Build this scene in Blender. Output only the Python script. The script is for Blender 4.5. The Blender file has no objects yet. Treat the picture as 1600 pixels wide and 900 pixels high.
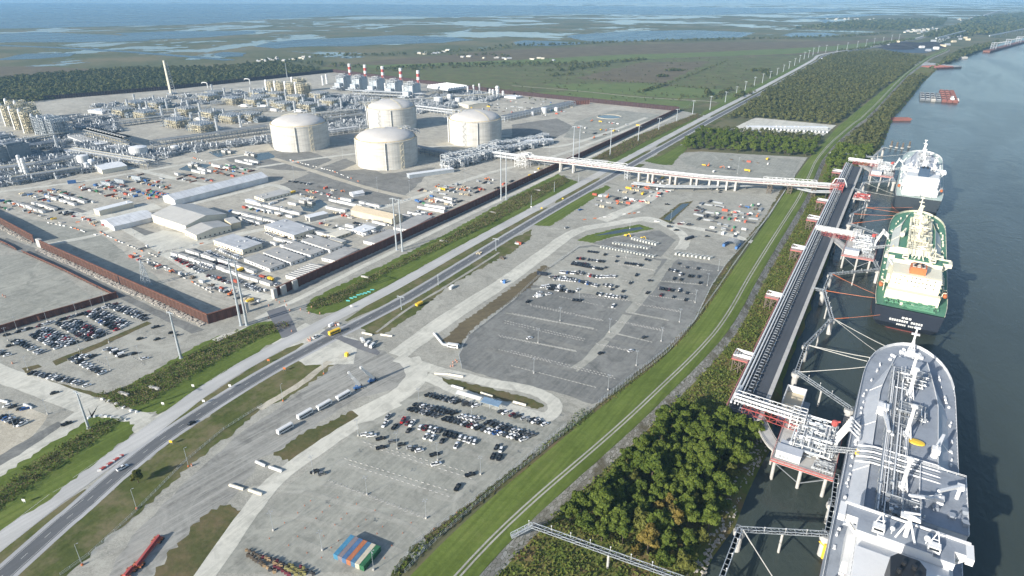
import bpy, math, random
import numpy as np
from mathutils import Vector, Matrix
from mathutils.geometry import tessellate_polygon
R = random.Random(7)
NR = np.random.default_rng(11)
SC = bpy.context.scene
COL = SC.collection
# ------------------------------------------------------------------ survey
# World frame: X across the highway (towards the river), Y along it, Z up, metres.
CAM_H = 225.0
CAM = Vector((338.238, -268.599, CAM_H))
FW = Vector((-0.518027, 0.855364, 0)); RT = Vector((0.855364, 0.518027, 0))
PITCH = math.atan(465 / 1000.0)
_c, _s = math.cos(PITCH), math.sin(PITCH)
def G(x, y, z=0.0):
    """ground position (at height z) of a point surveyed on the 1600x900 photograph"""
    u, v = x - 800.0, 450.0 - y
    d = -v * _c + 1000 * _s; f = 1000 * _c + v * _s
    t = (CAM_H - z) / d
    p = CAM + RT * (u * t) + FW * (f * t)
    return Vector((p.x, p.y, z))
def S(t): return [tuple(float(q) for q in a.split(',')) for a in t.split()]
def GP(t, z=0.0): return [G(x, y, z) for x, y in S(t)]
# ------------------------------------------------------------------ mesh builder
class MB:
    def __init__(s): s.v = []; s.f = []; s.m = []
    def add(s, vs, fs, mi=0):
        o = len(s.v); s.v.extend([tuple(p) for p in vs])
        for f in fs: s.f.append([o + i for i in f]); s.m.append(mi)
    def hexa(s, p, mi=0):
        s.add(p, [(3,2,1,0),(4,5,6,7),(0,1,5,4),(1,2,6,5),(2,3,7,6),(3,0,4,7)], mi)
    def box(s, x0, x1, y0, y1, z0, z1, mi=0):
        s.hexa([(x0,y0,z0),(x1,y0,z0),(x1,y1,z0),(x0,y1,z0),(x0,y0,z1),(x1,y0,z1),(x1,y1,z1),(x0,y1,z1)], mi)
    def cbox(s, cx, cy, z0, dx, dy, dz, rz=0.0, mi=0):
        c, n = math.cos(rz), math.sin(rz); q = []
        for z in (z0, z0 + dz):
            for a, b in ((-1,-1),(1,-1),(1,1),(-1,1)):
                u, w = a*dx/2, b*dy/2; q.append((cx + u*c - w*n, cy + u*n + w*c, z))
        s.hexa(q, mi)
    def prism(s, poly, z0, z1, mi=0, top=None):
        n = len(poly); vs = [(p[0],p[1],z0) for p in poly] + [(p[0],p[1],z1) for p in poly]
        a = sum(poly[i][0]*poly[(i+1)%n][1]-poly[(i+1)%n][0]*poly[i][1] for i in range(n))
        o = len(s.v); s.v.extend(vs)
        for i in range(n):
            j = (i+1) % n; f = [i, j, n+j, n+i] if a > 0 else [j, i, n+i, n+j]
            s.f.append([o+k for k in f]); s.m.append(mi)
        s.f.append([o+n+k for k in (range(n) if a > 0 else reversed(range(n)))]); s.m.append(mi if top is None else top)
        s.f.append([o+k for k in (reversed(range(n)) if a > 0 else range(n))]); s.m.append(mi)
    def tube(s, pts, r, n=6, mi=0, r2=None, cap=True):
        pts = [Vector(p) for p in pts]; m = len(pts); o = len(s.v)
        for i, p in enumerate(pts):
            d = (pts[min(i+1, m-1)] - pts[max(i-1, 0)]).normalized()
            up = Vector((0,0,1)) if abs(d.z) < .95 else Vector((1,0,0))
            a = d.cross(up).normalized(); b = a.cross(d).normalized()
            rr = r if r2 is None else r + (r2 - r) * i / max(1, m-1)
            for k in range(n):
                t = 2*math.pi*(k + .5)/n; s.v.append(tuple(p + a*(rr*math.cos(t)) + b*(rr*math.sin(t))))
        for i in range(m-1):
            for k in range(n):
                q = (k+1) % n; s.f.append([o+i*n+k, o+i*n+q, o+(i+1)*n+q, o+(i+1)*n+k]); s.m.append(mi)
        if cap:
            s.f.append([o+k for k in reversed(range(n))]); s.m.append(mi)
            s.f.append([o+(m-1)*n+k for k in range(n)]); s.m.append(mi)
    def bar(s, a, b, w, h=None, mi=0):
        a, b = Vector(a), Vector(b); h = h or w; d = (b-a)
        if d.length < 1e-6: return
        d.normalize(); up = Vector((0,0,1)) if abs(d.z) < .95 else Vector((0,1,0))
        x = d.cross(up).normalized()*(w/2); y = x.cross(d).normalized()*(h/2)
        s.hexa([a-x-y, a+x-y, a+x+y, a-x+y, b-x-y, b+x-y, b+x+y, b-x+y], mi)
    def lathe(s, c, prof, n=24, mi=0):
        o = len(s.v); m = len(prof)
        for r, z in prof:
            for k in range(n):
                t = 2*math.pi*k/n; s.v.append((c[0]+r*math.cos(t), c[1]+r*math.sin(t), c[2]+z))
        for i in range(m-1):
            for k in range(n):
                q = (k+1) % n; s.f.append([o+i*n+k, o+i*n+q, o+(i+1)*n+q, o+(i+1)*n+k]); s.m.append(mi)
        if prof[-1][0] > 1e-3: s.f.append([o+(m-1)*n+k for k in range(n)]); s.m.append(mi)
    def gable(s, x0, x1, y0, y1, z0, ze, zr, axis='x', mi=0, mr=1, eave=.4):
        """gabled shed: walls mi, roof mr, ridge along axis"""
        if axis == 'x':
            ym = (y0+y1)/2
            for x, fl in ((x0,1),(x1,0)):
                f = [0,1,2,3,4]; s.add([(x,y0,z0),(x,y1,z0),(x,y1,ze),(x,ym,zr),(x,y0,ze)], [f[::-1] if fl else f], mi)
            s.add([(x0,y0,z0),(x1,y0,z0),(x1,y0,ze),(x0,y0,ze)], [(0,1,2,3)], mi); s.add([(x0,y1,z0),(x1,y1,z0),(x1,y1,ze),(x0,y1,ze)], [(3,2,1,0)], mi)
            e = eave; t = .25; k = (zr-ze)/((y1-y0)/2)*e
            for yy, sg in ((y0-e,1),(y1+e,-1)):
                p = [(x0-e,yy,ze-k+.03),(x1+e,yy,ze-k+.03),(x1+e,ym,zr+.03),(x0-e,ym,zr+.03)]
                q = [(a,b,c+t) for a,b,c in p]
                if sg < 0: p, q = p[::-1], q[::-1]
                s.hexa(p+q, mr)
        else:
            o = len(s.v); s.gable(y0, y1, x0, x1, z0, ze, zr, 'x', mi, mr, eave)
            of = len(s.v)
            for i in range(o, of): a = s.v[i]; s.v[i] = (a[1], a[0], a[2])
            for i, f in enumerate(s.f):
                if f[0] >= o: s.f[i] = f[::-1]
    def build(s, name, mats, parent=None, world=False, smooth=False):
        me = bpy.data.meshes.new(name)
        v = np.array(s.v, dtype=np.float64).reshape(-1, 3)
        if world and parent is not None:
            M = np.array(WM[parent.name].inverted()); v = v @ M[:3,:3].T + M[:3,3]
        lens = np.array([len(f) for f in s.f], dtype=np.int32); flat = np.array([i for f in s.f for i in f], dtype=np.int32)
        set_mesh(me, v, lens, flat, np.array(s.m, dtype=np.int32), smooth)
        for m in (mats if isinstance(mats, (list, tuple)) else [mats]): me.materials.append(m)
        return link(name, me, parent)
def set_mesh(me, v, lens, flat, mi=None, smooth=False):
    me.vertices.add(len(v)); me.vertices.foreach_set('co', v.astype(np.float32).ravel())
    me.loops.add(len(flat)); me.loops.foreach_set('vertex_index', flat)
    me.polygons.add(len(lens)); st = np.zeros(len(lens), dtype=np.int32); st[1:] = np.cumsum(lens)[:-1]
    me.polygons.foreach_set('loop_start', st); me.polygons.foreach_set('loop_total', lens)
    if mi is not None: me.polygons.foreach_set('material_index', mi)
    me.polygons.foreach_set('use_smooth', np.full(len(lens), smooth)); me.update(calc_edges=True)
WM = {}
def link(name, data, parent=None):
    o = bpy.data.objects.new(name, data); COL.objects.link(o)
    if parent is not None: o.parent = parent
    WM[o.name] = WM[parent.name].copy() if parent is not None else Matrix.Identity(4)
    return o
def tag(o, label, cat, group=None):
    o['label'] = label; o['category'] = cat
    if group: o['group'] = group
    return o
def thing(name, label, cat, loc=(0,0,0), rz=0.0, group=None):
    o = bpy.data.objects.new(name, None); COL.objects.link(o); o.location = loc; o.rotation_euler = (0,0,rz)
    o.empty_display_size = .5
    WM[o.name] = Matrix.Translation(Vector(loc)) @ Matrix.Rotation(rz, 4, 'Z')
    return tag(o, label, cat, group)
def struct(o): o['kind'] = 'structure'; return o
KIDS = {}
def dup(o, loc, rz=0.0, label=None, cat=None, group=None, sc=None, mats=None):
    """copy of a thing with copies of its parts and sub-parts"""
    c = o.copy(); COL.objects.link(c); c.location = loc; c.rotation_euler = (0,0,rz)
    if sc: c.scale = sc
    if label: c['label'] = label
    if cat: c['category'] = cat
    if group: c['group'] = group
    for ch in o.children:
        d = ch.copy(); COL.objects.link(d); d.parent = c
        for g in ch.children:
            e = g.copy(); COL.objects.link(e); e.parent = d
    WM[c.name] = Matrix.Translation(Vector(loc)) @ Matrix.Rotation(rz, 4, 'Z')
    return c
# ------------------------------------------------------------------ materials
class NB:
    def __init__(s, m):
        m.use_nodes = True; s.t = m.node_tree; s.n = s.t.nodes; s.n.clear()
        s.out = s.n.new('ShaderNodeOutputMaterial'); s.b = s.n.new('ShaderNodeBsdfPrincipled')
        s.t.links.new(s.b.outputs[0], s.out.inputs[0]); s._p = None
    def L(s, a, b): s.t.links.new(a, b)
    def put(s, sock, val):
        if hasattr(val, 'is_output'): s.L(val, sock)
        elif isinstance(val, tuple) and len(val) == 3 and sock.type == 'RGBA': sock.default_value = (*val, 1)
        else: sock.default_value = val
    def pos(s):
        if s._p is None: s._p = s.n.new('ShaderNodeNewGeometry').outputs['Position']
        return s._p
    def obj(s): return s.n.new('ShaderNodeTexCoord').outputs['Object']
    def mapv(s, v, sc=(1,1,1), rz=0.0, loc=(0,0,0)):
        n = s.n.new('ShaderNodeMapping'); n.inputs['Scale'].default_value = sc; n.inputs['Rotation'].default_value = (0,0,rz); n.inputs['Location'].default_value = loc
        s.L(v, n.inputs['Vector']); return n.outputs[0]
    def noise(s, scale, detail=3, v=None, rough=.55, dist=0.0):
        n = s.n.new('ShaderNodeTexNoise'); n.inputs['Scale'].default_value = scale; n.inputs['Detail'].default_value = detail
        n.inputs['Roughness'].default_value = rough; n.inputs['Distortion'].default_value = dist
        s.L(v if v is not None else s.pos(), n.inputs['Vector']); return n.outputs['Fac']
    def voro(s, scale, v=None, feat='F1', out='Distance'):
        n = s.n.new('ShaderNodeTexVoronoi'); n.feature = feat; n.inputs['Scale'].default_value = scale
        s.L(v if v is not None else s.pos(), n.inputs['Vector']); return n.outputs[out]
    def ramp(s, fac, stops, interp='LINEAR'):
        n = s.n.new('ShaderNodeValToRGB'); n.color_ramp.interpolation = interp; e = n.color_ramp.elements
        while len(e) < len(stops): e.new(.5)
        for q, (p, c) in zip(e, stops):
            q.position = p; q.color = (*c, 1) if isinstance(c, tuple) else (c, c, c, 1)
        s.L(fac, n.inputs[0]); return n.outputs[0]
    def mix(s, f, a, b, mode='MIX'):
        n = s.n.new('ShaderNodeMix'); n.data_type = 'RGBA'; n.blend_type = mode
        s.put(n.inputs[0], f); s.put(n.inputs[6], a); s.put(n.inputs[7], b); return n.outputs[2]
    def math(s, op, a, b=0.0, c=None):
        n = s.n.new('ShaderNodeMath'); n.operation = op; s.put(n.inputs[0], a); s.put(n.inputs[1], b)
        if c is not None: s.put(n.inputs[2], c)
        return n.outputs[0]
    def island(s): return s.n.new('ShaderNodeNewGeometry').outputs['Random Per Island']
    def objrand(s): return s.n.new('ShaderNodeObjectInfo').outputs['Random']
    def bump(s, h, strength=.3, dist=.1):
        n = s.n.new('ShaderNodeBump'); n.inputs['Strength'].default_value = strength; n.inputs['Distance'].default_value = dist
        s.L(h, n.inputs['Height']); s.L(n.outputs[0], s.b.inputs['Normal'])
    def set(s, **k):
        for a, v in k.items(): s.put(s.b.inputs[{'col':'Base Color','rough':'Roughness','metal':'Metallic','spec':'Specular IOR Level','ior':'IOR'}[a]], v)
def newmat(name): m = bpy.data.materials.new(name); return m, NB(m)
def sh(c, k): return tuple(min(1.0, x*k) for x in c)
MATS = {}
def paint(name, col, rough=.5, metal=0.0, var=.18, scale=.6, spec=.4, bump=0.0):
    """painted / coated surface with weathering"""
    if name in MATS: return MATS[name]
    m, b = newmat(name)
    n1 = b.noise(scale, 5); n2 = b.noise(scale*9, 2)
    f = b.math('MULTIPLY_ADD', n1, .7, b.math('MULTIPLY', n2, .3))
    b.set(col=b.ramp(f, [(.3, sh(col, 1-var)), (.5, col), (.72, sh(col, 1+var*.55))]), rough=rough, metal=metal, spec=spec)
    if bump: b.bump(n2, bump, .05)
    MATS[name] = m; return m
def rnd_paint(name, cols, rough=.4, spec=.5):
    """one paint whose colour differs from object to object"""
    m, b = newmat(name); k = len(cols)
    b.set(col=b.ramp(b.objrand(), [(i/k, c) for i, c in enumerate(cols)], 'CONSTANT'), rough=rough, spec=spec); return m
def gravel(name, c1, c2, c3, streak=0.0, rz=0.0, big=.012, patch=None, grid=False):
    c1, c2, c3 = ((c[0]*k*1.01, c[1]*k, c[2]*k*.92) for c, k in ((c1,.92), (c2,.98), (c3,1.02)))
    m, b = newmat(name)
    n1 = b.noise(big, 6, rough=.62); n2 = b.noise(.11, 5, rough=.6, dist=.6); n3 = b.noise(1.6, 3)
    col = b.ramp(n1, [(.32, c1), (.5, c2), (.68, c3)])
    col = b.mix(b.math('MULTIPLY', .55, b.ramp(n2, [(.42, 0.0), (.62, 1.0)])), col, sh(c1, .82))
    col = b.mix(.5, col, b.ramp(n3, [(.3, sh(c2, .72)), (.7, sh(c3, 1.15))]), 'MIX') if not streak else col
    if streak:
        v = b.mapv(b.pos(), (1,1,1), rz); w = b.mapv(v, (.9, .018, 1)); w2 = b.mapv(v, (.28, .008, 1))
        s1 = b.noise(1.0, 4, w, .6, .4); s2 = b.noise(1.0, 3, w2, .6, .3)
        sm = b.math('MULTIPLY', b.ramp(s1, [(.4, 0.0), (.62, 1.0)]), b.ramp(n2, [(.35, .3), (.6, 1.0)]))
        col = b.mix(b.math('MULTIPLY', sm, streak), col, sh(c3, 1.25)); col = b.mix(b.math('MULTIPLY', b.ramp(s2, [(.5, 0.0), (.66, 1.0)]), streak*.8), col, sh(c1, .72))
    n4 = b.noise(.4, 4, rough=.7); n5 = b.noise(.035, 6, rough=.7, dist=1.2)
    col = b.mix(b.math('MULTIPLY', .42, b.ramp(n4, [(.45, 0.0), (.68, 1.0)])), col, sh(c3, 1.12)); col = b.mix(b.math('MULTIPLY', .6, b.ramp(n5, [(.52, 0.0), (.64, 1.0)])), col, sh(c3, 1.1)); col = b.mix(b.math('MULTIPLY', .5, b.ramp(b.noise(.06, 5, b.mapv(b.pos(), (1,1,1), 0, (90,40,0)), .7, .8), [(.54, 0.0), (.66, 1.0)])), col, sh(c1, .74))
    if grid:
        for sc in ((.45,.022,1),(.022,.45,1)): col = b.mix(b.math('MULTIPLY', .26, b.ramp(b.noise(1.0, 4, b.mapv(b.pos(), sc), .6), [(.52, 0.0), (.66, 1.0)])), col, sh(c1, .72) if sc[0] > .1 else sh(c3, 1.2))
    if patch: col = b.mix(b.ramp(b.noise(patch[1], 5, rough=.65), [(patch[2], 0.0), (patch[2]+.08, 1.0)]), col, patch[0])
    b.set(col=col, rough=.95, spec=.15); b.bump(n3, .25, .15); return m
def grass(name, c1, c2, c3, stripe=0.0, rz=0.0, dry=None):
    m, b = newmat(name)
    n1 = b.noise(.02, 6, rough=.6); n2 = b.noise(.35, 4, rough=.65)
    col = b.ramp(b.math('MULTIPLY_ADD', n1, .6, b.math('MULTIPLY', n2, .4)), [(.36, c1), (.5, c2), (.64, c3)])
    if stripe:
        v = b.mapv(b.pos(), (1,1,1), rz)
        w = b.noise(1.0, 3, b.mapv(v, (.42, .006, 1)), .5, .2); col = b.mix(b.math('MULTIPLY', b.ramp(w, [(.42, 0.0), (.6, 1.0)]), stripe), col, sh(c1, .62))
    if dry: col = b.mix(b.math('MULTIPLY', .75, b.ramp(b.noise(.05, 6, rough=.7), [(.44, 0.0), (.62, 1.0)])), col, dry)
    b.set(col=col, rough=.95, spec=.1); b.bump(n2, .6, .4); return m
M = {}
M['gravel'] = gravel('gravel', (.245,.24,.225), (.305,.30,.282), (.365,.36,.338))
M['gravel_light'] = gravel('gravel_light', (.44,.435,.41), (.49,.485,.46), (.54,.53,.50), .4)
M['haul'] = gravel('haul_gravel', (.20,.20,.198), (.25,.25,.247), (.305,.303,.298), .75, math.radians(8))
M['lot_dark'] = gravel('lot_dark', (.145,.15,.155), (.18,.184,.188), (.225,.228,.228), .3, 0, .01, ((.30,.295,.27), .03, .66))
M['lot_grey'] = gravel('lot_grey', (.225,.23,.218), (.275,.278,.262), (.33,.33,.31), .3)
M['pad'] = gravel('pad_gravel', (.285,.272,.25), (.365,.35,.322), (.45,.43,.395), .2, math.radians(90), .008, ((.27,.245,.21), .012, .62), True)
M['pad_dark'] = gravel('pad_dark', (.15,.152,.155), (.195,.195,.195), (.245,.243,.238), .25, math.radians(90))
M['sand'] = gravel('sand', (.36,.33,.28), (.42,.385,.33), (.48,.45,.40))
M['track'] = gravel('wheel_track', (.255,.255,.24), (.30,.30,.285), (.35,.348,.33), .3)
M['track_d'] = gravel('wheel_track_dark', (.165,.168,.17), (.195,.197,.197), (.235,.235,.23), .3)
M['grass_mown'] = grass('grass_mown', (.085,.118,.024), (.115,.155,.034), (.15,.178,.05), .4, 0)
M['verge'] = grass('verge_grass', (.062,.080,.024), (.094,.108,.034), (.13,.13,.05), .25, 0, (.18,.15,.09))
M['rough'] = grass('rough_ground', (.052,.062,.022), (.085,.090,.035), (.13,.110,.052), 0, 0, (.16,.12,.07))
M['batture'] = grass('batture_ground', (.07,.10,.022), (.115,.145,.032), (.155,.15,.05), 0, 0, (.19,.115,.065))
M['field'] = grass('field', (.085,.108,.042), (.12,.142,.054), (.165,.17,.072), .25, math.radians(20), (.11,.085,.055))
M['field2'] = grass('field_green', (.10,.135,.046), (.125,.16,.056), (.155,.175,.065), .2, math.radians(-70))
M['brown'] = grass('field_brown', (.10,.085,.055), (.135,.112,.07), (.165,.138,.085), .2, math.radians(40))
def m_asphalt(name, c, lanes=.35):
    m, b = newmat(name)
    n1 = b.noise(.03, 5); n2 = b.noise(2.0, 3); w = b.noise(1.0, 3, b.mapv(b.pos(), (.55, .004, 1)), .5)
    col = b.ramp(n1, [(.35, sh(c, .88)), (.65, sh(c, 1.12))]); col = b.mix(b.math('MULTIPLY', b.ramp(w, [(.42, 0.0), (.6, 1.0)]), lanes), col, sh(c, .62))
    col = b.mix(.15, col, b.ramp(n2, [(.3, sh(c, .6)), (.7, sh(c, 1.4))])); b.set(col=col, rough=.85, spec=.25); return m
M['asphalt'] = m_asphalt('asphalt', (.125,.13,.135)); M['shoulder'] = m_asphalt('shoulder', (.37,.372,.37), .2)
M['concrete_road'] = m_asphalt('concrete_road', (.44,.435,.415), .3); M['patch'] = m_asphalt('asphalt_patch', (.16,.163,.17))
M['deck'] = m_asphalt('trestle_deck', (.068,.075,.085))
M['concrete'] = paint('concrete', (.42,.41,.385), .9, 0, .2, .25, .2, .1)
M['tank_concrete'] = None
M['white'] = paint('white_paint', (.60,.605,.595), .45, 0, .12, .3); M['offwhite'] = paint('cream_paint', (.60,.56,.46), .5, 0, .12, .3)
M['steel'] = paint('grey_steel', (.25,.27,.29), .45, .3, .25, .4); M['galv'] = paint('galvanised_steel', (.42,.46,.49), .5, .35, .15, .3)
M['lsteel'] = paint('light_steel', (.36,.38,.395), .45, .15, .2, .3); M['dark'] = paint('dark_steel', (.07,.075,.08), .6, .1, .3, .5)
M['red'] = paint('red_paint', (.38,.08,.07), .5); M['orange'] = paint('orange_paint', (.46,.14,.05), .5); M['yellow'] = paint('yellow_paint', (.72,.47,.04), .5)
M['blue'] = paint('blue_paint', (.06,.15,.34), .5); M['green'] = paint('green_paint', (.05,.19,.09), .5); M['black'] = paint('black_paint', (.02,.021,.023), .45)
M['glass'] = paint('dark_glass', (.02,.025,.03), .08, 0, .05, .2, .8)
M['tan'] = paint('tan_cladding', (.52,.45,.32), .6, 0, .1, .1); M['roof_grey'] = paint('roof_grey', (.40,.395,.37), .6, 0, .15, .12)
M['roof_white'] = paint('roof_white', (.66,.67,.67), .5, 0, .12, .15); M['beige'] = paint('beige_wall', (.58,.52,.41), .7, 0, .1, .2)
M['ygrey'] = paint('primer_yellow_grey', (.55,.50,.36), .55, .1, .3, .5); M['mgrey'] = paint('module_grey', (.20,.23,.25), .5, .2, .35, .25)
M['rock'] = paint('riprap_rock', (.42,.39,.34), .9, 0, .45, 1.4, .2, .6); M['wood'] = paint('timber', (.13,.105,.08), .9, 0, .4, .8)
M['rust'] = paint('rust', (.17,.075,.05), .85, 0, .35, .3); M['rope_o'] = paint('orange_rope', (.55,.20,.10), .8); M['rope_w'] = paint('pale_rope', (.50,.49,.45), .8)
M['navy'] = paint('navy_hull', (.022,.028,.04), .4, 0, .3, .05); M['hullred'] = paint('red_boot_top', (.30,.10,.09), .6, 0, .3, .1)
M['deck_grey'] = paint('deck_blue_grey', (.255,.28,.315), .6, 0, .26, .10, .3); M['deck_pale'] = paint('deck_pale_grey', (.41,.43,.46), .55, 0, .16, .08, .3)
M['deck_green'] = paint('deck_green', (.085,.215,.135), .6, 0, .22, .06, .3); M['cream'] = paint('ship_cream', (.68,.64,.49), .45, 0, .10, .1)
M['ship_white'] = paint('ship_white', (.66,.66,.65), .4, 0, .07, .1)
M['trunkwood'] = paint('bark', (.11,.085,.06), .95, 0, .3, .8)
def m_tank():
    m, b = newmat('tank_concrete'); p = b.pos()
    v1 = b.noise(1.0, 4, b.mapv(p, (.05,.05,.35)), .6); v2 = b.noise(1.0, 4, b.mapv(p, (.35,.35,.02)), .6, .2)
    sep = b.n.new('ShaderNodeSeparateXYZ'); b.L(p, sep.inputs[0])
    lift = b.math('FRACT', b.math('MULTIPLY', sep.outputs[2], .235))
    col = b.ramp(v1, [(.35, (.43,.42,.385)), (.6, (.54,.53,.49))]); col = b.mix(b.math('MULTIPLY', b.ramp(v2, [(.5, 0.0), (.7, 1.0)]), .3), col, (.33,.31,.265))
    col = b.mix(b.math('MULTIPLY', b.ramp(lift, [(.0, 1.0), (.06, 0.0)]), .22), col, (.33,.32,.29)); b.set(col=col, rough=.85, spec=.2); return m
M['tank_concrete'] = m_tank()
def m_rib(name, c, scale, axis=0, amt=.25, rough=.5):
    """profiled sheet: fine ribs along one axis"""
    m, b = newmat(name); sep = b.n.new('ShaderNodeSeparateXYZ'); b.L(b.pos(), sep.inputs[0])
    f = b.math('FRACT', b.math('MULTIPLY', sep.outputs[axis], scale)); n = b.noise(.12, 5, rough=.6)
    col = b.ramp(n, [(.35, sh(c, .85)), (.65, sh(c, 1.1))]); col = b.mix(b.math('MULTIPLY', b.ramp(f, [(.0, 1.0), (.18, 0.0), (.85, 0.0), (1.0, 1.0)]), amt), col, sh(c, .5))
    b.set(col=col, rough=rough, spec=.3); return m
M['roof_rib_x'] = m_rib('ribbed_roof_across', (.36,.35,.325), .26, 0); M['roof_rib_y'] = m_rib('ribbed_roof_along', (.36,.35,.325), .26, 1)
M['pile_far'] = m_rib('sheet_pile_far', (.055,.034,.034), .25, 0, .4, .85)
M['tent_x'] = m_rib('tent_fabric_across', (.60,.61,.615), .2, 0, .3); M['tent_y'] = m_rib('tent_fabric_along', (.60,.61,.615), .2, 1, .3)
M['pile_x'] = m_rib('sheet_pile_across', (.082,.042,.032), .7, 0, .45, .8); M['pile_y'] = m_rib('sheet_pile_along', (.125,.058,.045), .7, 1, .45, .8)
M['metal_roof'] = m_rib('streaky_metal_roof', (.44,.45,.46), .16, 1, .25)
def leaf(name, cs, yellow=None, scale=.03):
    m, b = newmat(name)
    f = b.math('MULTIPLY_ADD', b.island(), .45, b.math('MULTIPLY', b.noise(scale, 3), .55))
    col = b.ramp(f, [(.28 + .46*i/(len(cs)-1), c) for i, c in enumerate(cs)])
    h = b.objrand(); col = b.mix(b.math('MULTIPLY', h, .35), col, sh(cs[-1], 1.0)); b.set(col=col, rough=.8, spec=.15)
    tr = b.n.new('ShaderNodeBsdfTranslucent'); b.L(col, tr.inputs[0]); mx = b.n.new('ShaderNodeMixShader'); mx.inputs[0].default_value = .22
    b.L(b.b.outputs[0], mx.inputs[1]); b.L(tr.outputs[0], mx.inputs[2]); b.L(mx.outputs[0], b.out.inputs[0]); return m
M['leaf'] = leaf('green_leaves', [(.040,.066,.011), (.074,.110,.017), (.125,.155,.028)])
M['leaf_y'] = leaf('yellowing_leaves', [(.11,.095,.02), (.165,.13,.028), (.21,.16,.045)]); M['leaf_o'] = leaf('olive_leaves', [(.075,.085,.018), (.105,.115,.024), (.135,.14,.035)])
M['leaf_far'] = leaf('far_woodland_leaves', [(.040,.056,.020), (.070,.088,.028), (.12,.115,.042)], scale=.008)
M['leaf_bush'] = leaf('bush_leaves', [(.042,.075,.013), (.08,.12,.022), (.14,.155,.035)], scale=.05)
M['leaf_low'] = leaf('low_plants', [(.075,.12,.018), (.125,.165,.03), (.18,.15,.055)], scale=.04)
M['reed'] = leaf('reed_stems', [(.075,.07,.03), (.125,.105,.05), (.19,.155,.09)], scale=.05)
def m_water(name, col, sc, st, rough=.08, spec=.5):
    m, b = newmat(name); v = b.mapv(b.pos(), (1,.55,1), math.radians(25))
    n1 = b.noise(sc, 4, v, .6, .3); n2 = b.noise(sc*.12, 4, v, .6, .5)
    h = b.math('ADD', b.math('MULTIPLY', n1, .5), b.math('MULTIPLY', n2, 1.2))
    big = b.noise(.006, 5, b.mapv(b.pos(), (1,.35,1)), .6)
    b.set(col=b.ramp(big, [(.35, sh(col, .8)), (.65, sh(col, 1.25))]), rough=b.math('MULTIPLY_ADD', b.ramp(b.noise(.012, 5, b.mapv(b.pos(), (1,.22,1), -.15), .6, .6), [(.42, 0.0), (.6, 1.0)]), .05, rough), spec=spec, ior=1.333); b.bump(h, st, 1.0); return m
M['river'] = m_water('river_water', (.046,.058,.050), .30, .65, .20, .24); M['lake'] = m_water('lake_water', (.02,.055,.085), .05, .12, .25, .10); M['pond'] = m_water('pond_water', (.045,.06,.06), .3, .1)
def m_marsh():
    m, b = newmat('marsh')
    sep = b.n.new('ShaderNodeSeparateXYZ'); b.L(b.pos(), sep.inputs[0])
    d = b.math('ADD', b.math('MULTIPLY', sep.outputs[0], -.72), b.math('MULTIPLY', sep.outputs[1], .42))   # away from the plant, towards the bay
    far = b.ramp(b.math('MULTIPLY', d, 1/9000.0), [(.17, .36), (.21, .465), (.26, .48), (.40, .50), (.70, .56), (1.0, .62)])
    n = b.noise(.0016, 9, b.mapv(b.pos(), (1,1,1), .4), .66, .4)
    w = b.ramp(b.math('ADD', b.math('SUBTRACT', n, .5), b.math('SUBTRACT', far, .0)), [(.515, 0.0), (.525, 1.0)])
    n2 = b.noise(.004, 7, rough=.65); n3 = b.noise(.05, 4)
    veg = b.ramp(b.math('MULTIPLY_ADD', n2, .75, b.math('MULTIPLY', n3, .25)), [(.36, (.075,.09,.042)), (.5, (.12,.122,.064)), (.62, (.175,.15,.085))])
    b.set(col=b.mix(w, veg, (.025,.055,.08)), rough=b.math('MULTIPLY_ADD', w, -.75, .9), spec=b.math('MULTIPLY_ADD', w, .2, .05)); return m
M['marsh'] = m_marsh()
# ================================================================== terrain
_LAY = [0]
def rough_edge(poly, seg, amp):
    out = []; n = len(poly)
    for i in range(n):
        a, b = Vector(poly[i]), Vector(poly[(i+1)%n]); L = (b-a).length; k = max(1, min(60, int(L/seg)))
        nn = Vector((-(b-a).y, (b-a).x, 0)).normalized() if L > 0 else Vector()
        for j in range(k):
            out.append(a.lerp(b, j/k) + nn*(R.uniform(-amp, amp) if j else R.uniform(-amp, amp)*.4))
    return out
def patch(name, pts, mat, layer, seg=5.0, amp=.7, z=None, kind='structure'):
    p = [Vector((a[0], a[1], 0)) for a in pts]
    if name in ('grass_island','verge_grass','field'): amp *= 2.0; seg = min(seg, 8)*.6 if name != 'field' else seg
    if amp: p = rough_edge(p, seg, amp)
    _LAY[0] += 1; zz = .28 + layer*.013 + (_LAY[0]%40)*.0003 if z is None else z
    p = [Vector((a.x, a.y, zz)) for a in p]; tri = tessellate_polygon([p])
    b = MB(); b.add(p, [])
    for t in tri:
        a, c, d = (p[i] for i in t); up = (c-a).cross(d-a).z > 0
        b.f.append(list(t) if up else list(t)[::-1]); b.m.append(0)
    o = b.build(name, mat); o['kind'] = kind; return o
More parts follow.
